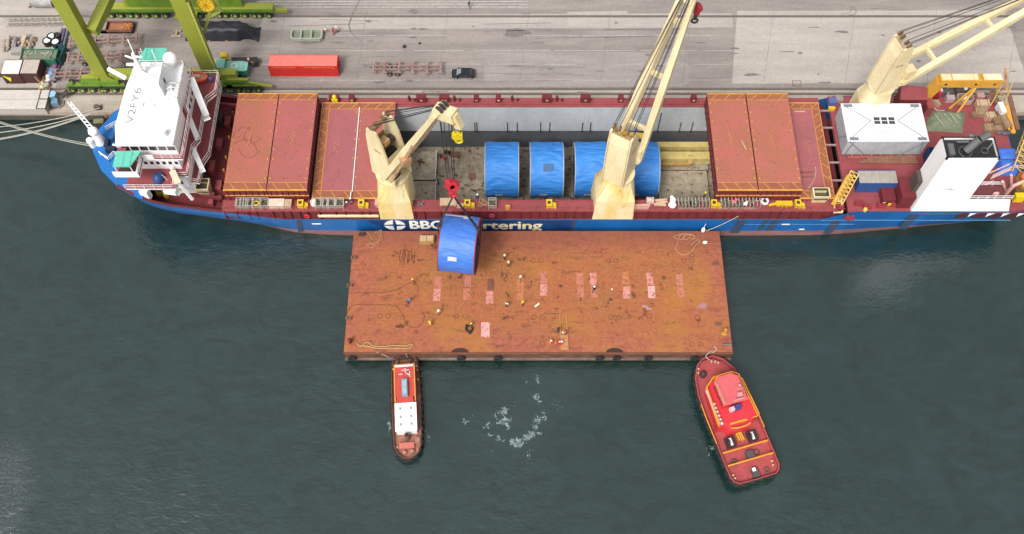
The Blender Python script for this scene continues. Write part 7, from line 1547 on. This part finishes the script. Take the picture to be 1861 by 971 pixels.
r = thing('horizontal_tank', 'dark ended grey tank lying on the yard at the top edge', 'tank', (0,0,0)); b = MB().tube((-2.2,0,1.2),(1.6,0,1.2),1.2,20,0).ball((1.6,0,1.2),1.2,16,1,(.5,1,1)); b.build('tank_body', [M('tank_grey', (.34,.33,.33), .7, (.2,.19,.19), .7, .8), dark_steel], r)
b = MB()
for a in range(3): b.beam((-3.2,-.8+.8*a,.3),(-2.0,.2,.5),.2,.2).cut()
b.build('tank_leg', brownrust, r); put(r, 86, 10)
pip = [((94,123),(74,160),'red painted pipe leaning over the cabin end',M('pipe_red',(.32,.07,.05),.7)),((98,124),(84,152),'faded pink pipe beside the red pipe near the cabins',M('pipe_pink',(.34,.17,.15),.7)),((79,140),(71,166),'ochre pipe leaning by the white sacks',M('pipe_ochre',(.45,.28,.05),.7)),((113,52),(100,92),'long grey violet pipe beside the cable drums',M('pipe_violet',(.19,.17,.22),.7)),((118,52),(108,92),'dark violet pipe next to the grey violet pipe',M('pipe_plum',(.13,.09,.15),.7)),((124,50),(112,100),'long slate pipe lining the yard edge',M('pipe_slate',(.13,.14,.18),.7)),((108,100),(98,150),'dark blue pipe along the teal skip',M('pipe_navy',(.045,.06,.13),.7))]
for p, q, lab, mt in pip: tag(MB().tube(at(*p, QZ+.5), at(*q, QZ+.3), .22, 8).build('steel_pipe', mt), lab, 'pipe', 'pipes in the yard')
for px, py, mt, lab, s_ in ((97,134,M('tarp_steel_blue',(.16,.25,.40),.7),'steel blue tarpaulin heap between the pipes',(1.0,1.2,.8)),(90,147,M('sack_white',(.55,.56,.57),.8),'white and grey sack beside the blue tarpaulin heap',(.8,.7,.7)),(84,157,M('sack_cream',(.5,.47,.4),.8),'cream sack nearest the small blue machine',(.8,.8,.7)),(103,122,M('heap_plum',(.14,.07,.15),.8),'plum coloured heap of netting at the teal skip',(.8,1.0,.6)),(103,141,M('tarp_denim',(.09,.14,.24),.7),'denim blue bundle by the yard edge',(.8,1.2,.7))):
    c = at(px, py, QZ); b = MB(); rnd = random.Random(px)
    for i in range(4): b.ball(c + Vector((rnd.uniform(-.4,.4), rnd.uniform(-.5,.5), .3+.15*i)), .6, 8, 0, s_)
    tag(b.build('covered_heap', mt), lab, 'heap', 'heaps between the pipes')
tag(MB().beam(at(63,140,QZ+2.4), at(98,178,QZ+.4), .16, .16).build('boom_pole', M('pole_olive', (.22,.18,.08), .7)), 'thin olive pole slanting from the cabins to the small blue machine', 'pole')
r = thing('blue_machine', 'small pale blue machine with a dark chute on the quay edge', 'machine', (0,0,0)); b = MB().prism([(-.9,-.1),(-.3,-.5),(.5,-.3),(.6,.5),(0,.9),(-.8,.6)], .4, 1.8, 1, 0).cbox((.3,-.9,.7),(1.1,1.0,1.0),.3,1); b.build('body', [M('machine_blue', (.26,.40,.52), .6), M('machine_blue_dark', (.13,.23,.30), .6)], r)
MB().beam((1.3,.4,.8),(2.4,1.1,1.4),.9,.3).build('chute', dark_steel, r); b = MB(); b.path([(-.9,-1.6,.15),(1.0,-1.6,.15),(1.6,-.9,.15),(1.5,0,.15)], .08, 6); b.build('guard_rail', brownrust, r); put(r, 102, 184)
r = thing('flat_roof_shed', 'long low pale roofed shed at the quay edge beyond the bow', 'shed', (0,0,0)); b = MB().box(-16,8,-1.9,1.9,0,1.6,0,1).box(-16,8.15,-2.05,-.05,1.6,1.72,1).box(-16,8.15,.05,2.05,1.6,1.72,1); b.build('shed_body', [M('shed_wall', (.4,.36,.32), .8), M('shed_roof_pale', (.47,.435,.39), .8, (.40,.365,.32), .5, .7)], r)
b = MB()
for y0, y1 in ((-2.0,-.1),(.1,2.0)): b.beam((8.2,y0,1.75),(6.6,y0,1.75),.1,.1).beam((6.6,y0,1.78),(6.6,y1,1.78),.1,.1).cut()
b.beam((8.25,-2.2,1.8),(8.25,2.2,1.8),.14,.14); b.build('roof_rail', dark_steel, r); put(r, 10, 192)
clutter('quay_fender', 'mossy timber fender float wedged between quay and bow', 'fender', 181, 224, .9, lambda b, c: [b.cbox(c, (2.0,1.2,1.2), .1), b.cbox(c+Vector((0,0,.62)), (1.7,1.0,.1), .1, 1), b.beam(c+Vector((1.1,0,0)), c+Vector((1.1,.2,1.6)), .2, .2)], [dark_steel, M('float_moss', (.20,.19,.09), .9, (.14,.12,.06), 1, .8)])
clutter('bollard', 'dark iron mooring bollard at the quay edge near the bow', 'bollard', 178, 199, QZ, lambda b, c: [b.tube(c, c+Vector((0,0,.7)), .35, 12), b.tube(c+Vector((0,0,.7)), c+Vector((0,0,.9)), .5, 12), b.cbox(c+Vector((0,0,.05)), (1.4,1.2,.1))], M('bollard_iron', (.09,.07,.055), .8))
b = MB(); rnd = random.Random(3)
for px in range(196, 215, 6): c = at(px, 214, .8); b.cbox((c.x, QY-.35, .8), (.5,.6,1.6))
b.cut(); tag(b.build('timber_fender', brownrust), 'brown timber fender fixed to the quay wall beside the bow', 'fender')
# mooring lines
for p, q, lab in (((182,196,2.9),(-50,234,2.4),'pale mooring line stretched along the quay edge, highest of the bow lines'),((166,205,9.5),(-60,246,2.4),'pale mooring line running from the bow along the quay, second of the bundle'),((164,208,9.5),(-60,262,1.5),'pale mooring line crossing another line over the water by the bow'),((168,266,9.6),(-60,203,2.6),'thin pale mooring line from the blue bow rising toward the quay')):
    a, c = at(*p), at(*q); n = 24; sag = 1.1
    b = MB(); b.path([a.lerp(c, i/n) - Vector((0,0,sag*4*(i/n)*(1-i/n))) for i in range(n+1)], .075, 5)
    if 'crossing' in lab or 'thin' in lab: b.path([a.lerp(c, i/n) - Vector((0,-.35,sag*1.15*4*(i/n)*(1-i/n))) for i in range(n+1)], .06, 5)
    tag(b.build('mooring_line', rope_pale), lab, 'mooring line', 'mooring lines at the bow')
a, c = at(1342,393,6.4), at(1283,420,3.5); tag(MB().path([a.lerp(c, i/10) - Vector((0,0,.3*4*(i/10)*(1-i/10))) for i in range(11)], .06, 5).build('mooring_line', rope_pale), 'pale mooring line from the ship side down to the white egg-shaped fender', 'mooring line')
# small things on the open quay
clutter('concrete_weight', 'dark concrete weight on the quay near the white lane lines', 'weight', 735, 86, QZ, lambda b, c: [b.prism([(c.x-.3,c.y-.25),(c.x+.3,c.y-.25),(c.x+.25,c.y+.25),(c.x-.25,c.y+.25)], QZ+.02, QZ+.4), b.torus(c+Vector((0,0,.42)), .1,.03,'Y',10,4)], dark_steel)
clutter('manhole_cover', 'dark round manhole cover in the quay between the lane lines', 'manhole cover', 763, 79, QZ, lambda b, c: b.tube(c, c+Vector((0,0,.03)), .3, 14), dark_steel)
clutter('pit_cover', 'rusty framed pit cover beside the crane rail above the hold', 'pit cover', 791, 170, QZ, lambda b, c: [b.box(c.x-2.3,c.x+2.3,c.y-.5,c.y-.42,QZ,QZ+.08), b.box(c.x-2.3,c.x+2.3,c.y+.42,c.y+.5,QZ,QZ+.08), b.box(c.x-2.3,c.x-2.2,c.y-.5,c.y+.5,QZ,QZ+.08), b.box(c.x+2.2,c.x+2.3,c.y-.5,c.y+.5,QZ,QZ+.08), b.box(c.x+.6,c.x+.7,c.y-.5,c.y+.5,QZ,QZ+.08)], M('pit_rust', (.22,.12,.1), .8))
clutter('pit_cover', 'rusty framed pit cover beside the crane rail above the aft hatch stacks', 'pit cover', 1448, 152, QZ, lambda b, c: [b.box(c.x-.8,c.x+.8,c.y-.6,c.y-.52,QZ,QZ+.08), b.box(c.x-.8,c.x+.8,c.y+.52,c.y+.6,QZ,QZ+.08), b.box(c.x-.8,c.x-.7,c.y-.6,c.y+.6,QZ,QZ+.08), b.box(c.x+.7,c.x+.8,c.y-.6,c.y+.6,QZ,QZ+.08)], M('pit_rust', (.22,.12,.1), .8))
rope('quay_cable', 'dark cable curled on the pale pavement below the aft crane jib', [(1524,30),(1532,26),(1545,22),(1548,12),(1556,20),(1552,26),(1540,28)], QZ+.02, .05, M('cable_grey', (.2,.18,.17), .8), 'cable')

# ------------------------------------------------------------------ people
def person_mesh(pose, seed):
    """one continuous body from a skinned skeleton; material slots: skin, top, trousers, boots"""
    J = {'pel':(0,0,.95),'spi':(0,0,1.18),'che':(0,-.01,1.38),'nec':(0,0,1.52),'hea':(0,-.02,1.64),'top':(0,-.01,1.76),
         'shl':(-.19,0,1.44),'ell':(-.25,.02,1.16),'wrl':(-.24,-.08,.92),'hal':(-.24,-.11,.82),'shr':(.19,0,1.44),'elr':(.25,.02,1.16),'wrr':(.24,-.08,.92),'har':(.24,-.11,.82),
         'hil':(-.1,0,.9),'knl':(-.11,-.02,.5),'anl':(-.12,.02,.09),'tol':(-.13,-.16,.04),'hir':(.1,0,.9),'knr':(.11,-.02,.5),'anr':(.12,.02,.09),'tor':(.13,-.16,.04)}
    if pose == 'walk': J.update(knl=(-.11,-.16,.52),anl=(-.12,-.22,.10),tol=(-.12,-.4,.06),knr=(.11,.04,.5),anr=(.12,.3,.14),tor=(.12,.17,.05),ell=(-.27,.14,1.18),wrl=(-.26,.12,.96),hal=(-.26,.08,.87),elr=(.27,-.1,1.17),wrr=(.24,-.28,1.0),har=(.23,-.36,.96))
    if pose == 'reach': J.update(elr=(.28,-.2,1.3),wrr=(.2,-.44,1.34),har=(.18,-.54,1.36),ell=(-.3,-.16,1.28),wrl=(-.2,-.4,1.22),hal=(-.17,-.5,1.22))
    if pose == 'bend': J.update(spi=(0,-.18,1.12),che=(0,-.36,1.2),nec=(0,-.49,1.24),hea=(0,-.6,1.27),top=(0,-.71,1.29),shl=(-.19,-.42,1.2),shr=(.19,-.42,1.2),ell=(-.22,-.5,.92),wrl=(-.18,-.6,.68),hal=(-.17,-.63,.58),elr=(.22,-.5,.92),wrr=(.18,-.58,.68),har=(.17,-.6,.58),knl=(-.13,-.12,.5),knr=(.13,-.1,.5))
    if pose == 'squat': J.update(pel=(0,.12,.42),spi=(0,.02,.62),che=(0,-.1,.8),nec=(0,-.16,.92),hea=(0,-.21,1.03),top=(0,-.24,1.14),shl=(-.19,-.1,.84),shr=(.19,-.1,.84),ell=(-.26,-.26,.62),wrl=(-.14,-.42,.46),hal=(-.1,-.5,.4),elr=(.26,-.26,.62),wrr=(.14,-.42,.46),har=(.1,-.5,.4),hil=(-.11,.1,.4),knl=(-.2,-.26,.48),anl=(-.16,-.04,.09),tol=(-.18,-.22,.04),hir=(.11,.1,.4),knr=(.2,-.26,.48),anr=(.16,-.04,.09),tor=(.18,-.22,.04))
    E = [('pel','spi'),('spi','che'),('che','nec'),('nec','hea'),('hea','top'),('che','shl'),('shl','ell'),('ell','wrl'),('wrl','hal'),('che','shr'),('shr','elr'),('elr','wrr'),('wrr','har'),('pel','hil'),('hil','knl'),('knl','anl'),('anl','tol'),('pel','hir'),('hir','knr'),('knr','anr'),('anr','tor')]
    Rr = dict(pel=.15,spi=.135,che=.16,nec=.065,hea=.10,top=.07,hil=.11,hir=.11,knl=.075,knr=.075,anl=.055,anr=.055,tol=.04,tor=.04,shl=.075,shr=.075,ell=.055,elr=.055,wrl=.042,wrr=.042,hal=.04,har=.04)
    k = list(J); ix = {n: i for i, n in enumerate(k)}
    me = bpy.data.meshes.new('person_skeleton'); me.from_pydata([J[n] for n in k], [(ix[a], ix[b_]) for a, b_ in E], [])
    o = bpy.data.objects.new('person_skeleton', me); COL.objects.link(o)
    sk = o.modifiers.new('skin', 'SKIN'); ss = o.modifiers.new('sub', 'SUBSURF'); ss.levels = 1; ss.render_levels = 1
    for n in k: me.skin_vertices[0].data[ix[n]].radius = (Rr[n], Rr[n]*(.72 if n in ('che','spi','pel') else 1))
    me.skin_vertices[0].data[0].use_root = True
    dg = bpy.context.evaluated_depsgraph_get(); out = bpy.data.meshes.new_from_object(o.evaluated_get(dg))
    bpy.data.objects.remove(o); bpy.data.meshes.remove(me)
    zone = dict(hea=0,top=0,nec=0,hal=0,har=0,wrl=0,wrr=0,pel=2,hil=2,hir=2,knl=2,knr=2,anl=3,anr=3,tol=3,tor=3)
    out.materials.clear()
    for mt in (skin, white, white, black): out.materials.append(mt)
    pts = {n: Vector(J[n]) for n in k}
    for p in out.polygons:
        c = p.center; n = min(k, key=lambda q: (pts[q]-c).length - Rr[q]); p.material_index = zone.get(n, 1); p.use_smooth = True
    return out, pts
POSES = {p: person_mesh(p, 1) for p in ('stand','walk','reach','bend','squat')}
def cloth(name, c): return M('cloth_' + name, c, .9)
CL = {'orange': cloth('orange', (.62,.16,.03)), 'red': cloth('red', (.52,.03,.03)), 'yellow': cloth('yellow', (.65,.48,.05)), 'navy': cloth('navy', (.03,.04,.12)), 'blue': cloth('blue', (.10,.13,.34)), 'black': cloth('black', (.02,.02,.02)), 'white': cloth('white', (.65,.62,.58)), 'khaki': cloth('khaki', (.22,.15,.07)), 'pink': cloth('pink', (.55,.25,.24)), 'grey': cloth('grey', (.17,.17,.18)), 'brown': cloth('brown', (.12,.06,.03))}
HELM = {'white': M('helmet_white', (.78,.76,.72), .4), 'yellow': M('helmet_yellow', (.66,.5,.05), .4), 'red': M('helmet_red', (.5,.04,.04), .4), 'none': M('dark_hair', (.03,.02,.015), .8)}
def person(px, py, z, pose, top, trousers, helm, label, rz, group='crew at work'):
    me, pts = POSES[pose]; me = me.copy(); me.materials[1] = CL[top]; me.materials[2] = CL[trousers]
    o = bpy.data.objects.new('person', me); COL.objects.link(o); c = at(px, py, z); o.location = (c.x, c.y, z + .02); o.rotation_euler = (0,0,rz)
    tag(o, label, 'person', group)
    b = MB(); h = pts['hea']; up = (pts['top'] - pts['hea']).normalized(); q = h + up*.06
    b.ball(q, .135, 10, 0, (1,1.1,.95))
    if helm != 'none': b.tube(q - up*.01, q + up*.015, .165, 12)
    hb_ = MB().merge(b).build('helmet' if helm != 'none' else 'hair', HELM[helm]); hb_.location = Vector((0,0,0)); 
    hb_.data.transform(Matrix.Translation(Vector(((min(v.x for v in b.v)+max(v.x for v in b.v))/2, (min(v.y for v in b.v)+max(v.y for v in b.v))/2, min(v.z for v in b.v)))))
    hb_.parent = o
    return o
BZ_ = BZ
person(751,516,BZ_,'walk','orange','khaki','yellow','worker in orange with a yellow helmet beside the curling dark rope on the barge',1.2)
person(741,552,BZ_,'bend','blue','navy','none','stooping worker in faded blue near the rope loop on the barge',2.0)
person(798,572,BZ_,'stand','white','red','white','worker in white shirt and red trousers just below the pink patches by the reel',.4)
person(782,593,BZ_,'walk','yellow','orange','yellow','worker in yellow top and orange trousers inside the wide rope loop',-.6)
person(855,592,BZ_,'squat','khaki','black','yellow','worker in khaki squatting beside the dark tyre on the barge',.9)
person(917,473,BZ_,'reach','khaki','black','white','worker in khaki reaching out, farther from the hull-side patches, beside the hanging reel flange',2.6)
person(924,485,BZ_,'stand','orange','brown','white','worker in orange and brown standing close behind the reaching one by the reel',2.8)
person(946,511,BZ_,'walk','pink','khaki','white','worker in pale pink walking over the ochre patch on the barge',.2)
person(921,558,BZ_,'stand','white','navy','none','worker in white shirt and navy trousers between the brown patch and the pale plank',-.4)
person(950,556,BZ_,'stand','yellow','brown','yellow','worker in yellow standing below the ochre patch near the pale plank',.7)
person(1079,530,BZ_,'walk','black','black','white','worker in black with a white helmet standing on a pink patch',3.0)
person(999,624,BZ_,'squat','orange','orange','white','worker in orange squatting at the barge edge, farthest of three from the gangway ladder',1.4)
person(1009,628,BZ_,'bend','red','orange','white','worker in red bending in the middle of the three orange crew at the barge edge',1.7)
person(1018,626,BZ_,'squat','red','red','white','worker all in red squatting right beside the gangway ladder',1.5)
person(1014,604,BZ_,'stand','navy','black','none','worker in dark clothes standing at the upper end of the gangway ladder',.1)
person(1029,608,BZ_,'bend','orange','navy','white','worker in orange and navy bending over the gangway ladder',-1.2)
person(628,370,WZ,'bend','black','black','white','worker in black stooping on the ship walkway beside another crew member',.6)
person(639,371,WZ,'stand','black','grey','white','worker in black and grey standing on the ship walkway by the low covers',-.3)
person(797,336,-4.6,'stand','blue','navy','none','worker in blue in the hold beside the raised floor panel',1.9)
person(868,364,WZ,'stand','navy','black','white','worker in navy leaning at the hold edge near the rope coils',3.0)
person(1279,360,WZ,'stand','khaki','black','yellow','worker in khaki by the hold edge at the rusty raised covers',3.1)
person(588,60,QZ,'bend','pink','brown','white','worker in a pink vest stooping at the end of the grey green tray',1.1)
person(607,63,QZ,'stand','red','red','none','worker in red standing on the quay beside one in dark trousers',.5)
person(613,60,QZ,'walk','pink','black','white','worker in a pink vest and black trousers walking next to the one in red',-.6)
person(853,15,QZ,'walk','black','grey','none','man in black walking alone on the far quay lane',1.0)
person(455,118,QZ,'stand','pink','black','white','worker in a pink vest with a white helmet by the teal machine',.5)
person(461,122,QZ,'stand','pink','grey','none','worker in a pinkish top and grey trousers beside the teal machine',-.5)

# ------------------------------------------------------------------ foam on the water, patches of real outline
def foam_material():
    m = M('foam_pale', (.25,.31,.295), .8, (.15,.20,.19), 1.5, .8); nt = m.node_tree; b = nt.nodes['Principled BSDF']
    if not b.inputs['Alpha'].links:
        g = nt.nodes.new('ShaderNodeNewGeometry'); n = nt.nodes.new('ShaderNodeTexNoise'); n.inputs['Scale'].default_value = 1.6; n.inputs['Detail'].default_value = 6; n.inputs['Roughness'].default_value = .7
        r = nt.nodes.new('ShaderNodeMapRange'); r.inputs['From Min'].default_value = .36; r.inputs['From Max'].default_value = .60; r.inputs['To Min'].default_value = .15; r.inputs['To Max'].default_value = .9
        nt.links.new(g.outputs['Position'], n.inputs['Vector']); nt.links.new(n.outputs['Fac'], r.inputs['Value']); nt.links.new(r.outputs[0], b.inputs['Alpha'])
    return m
def foam(strokes, cell, seed, z=.03):
    """strokes: (px, py, radius m); cells of foam kept where noise and closeness to a stroke agree"""
    b = MB(); cs = [(at(x, y, 0), r_, w_) for x, y, r_, w_ in strokes]; seen = set()
    for c, r_, w_ in cs:
        n = int(r_/cell) + 1; i0, j0 = int(c.x/cell), int(c.y/cell)
        for i in range(i0-n, i0+n+1):
            for j in range(j0-n, j0+n+1):
                if (i, j) in seen: continue
                x, y = i*cell, j*cell
                f = max((1 - hypot(x-q.x, y-q.y)/rr_)*ww_ for q, rr_, ww_ in cs)
                if f <= 0: continue
                nz = noise.fractal(Vector((x*.8, y*.8, seed)), .8, 2.0, 5)
                if abs(nz)*-1.5 + f*1.15 + .25*noise.noise(Vector((x*4, y*4, seed+9))) > .30:
                    seen.add((i, j)); b.add([(x,y,z),(x+cell,y,z),(x+cell,y+cell,z),(x,y+cell,z)], [(0,1,2,3)], 0)
    o = b.build('foam', foam_material()); o['kind'] = 'stuff'; return o
foam([(905,757,1.0,.95),(915,750,1.2,1.0),(912,765,1.2,1.0),(922,762,1.0,.95),(920,775,.9,.9),(887,773,1.1,.75),(880,780,.7,.6),(890,790,.9,.62),(905,797,.9,.7),(915,802,.8,.62),(932,803,1.1,.85),(943,803,1.3,1.0),(955,797,1.0,.9),(935,812,.7,.8),(965,790,1.0,.8),(972,777,1.1,.9),(975,765,1.0,.9),(982,753,1.3,.65),(990,760,1.0,.55),(980,789,.8,.6),(934,735,.7,.6),(940,730,.6,.5),(957,722,.5,.5),(974,722,1.0,.7),(980,730,.7,.5),(976,690,.5,.8),(976,683,.35,.8),(978,695,.4,.7),(956,696,.5,.65),(845,765,1.2,.55),(860,758,.8,.5),(1010,740,3.0,.32),(960,830,2.6,.3),(895,820,2.0,.3)], .07, 4)
foam([(709,772,.8,.75),(712,780,.8,.85),(716,787,.5,.6),(707,790,.6,.5),(777,795,.7,.6),(779,803,.5,.5),(772,785,.6,.45),(774,815,.6,.4)], .09, 8)
foam([(1292,815,1.1,.5),(1299,822,.9,.55),(1310,832,.7,.5),(1288,826,.8,.4),(1392,790,1.0,.38),(1398,800,.8,.42)], .08, 11)
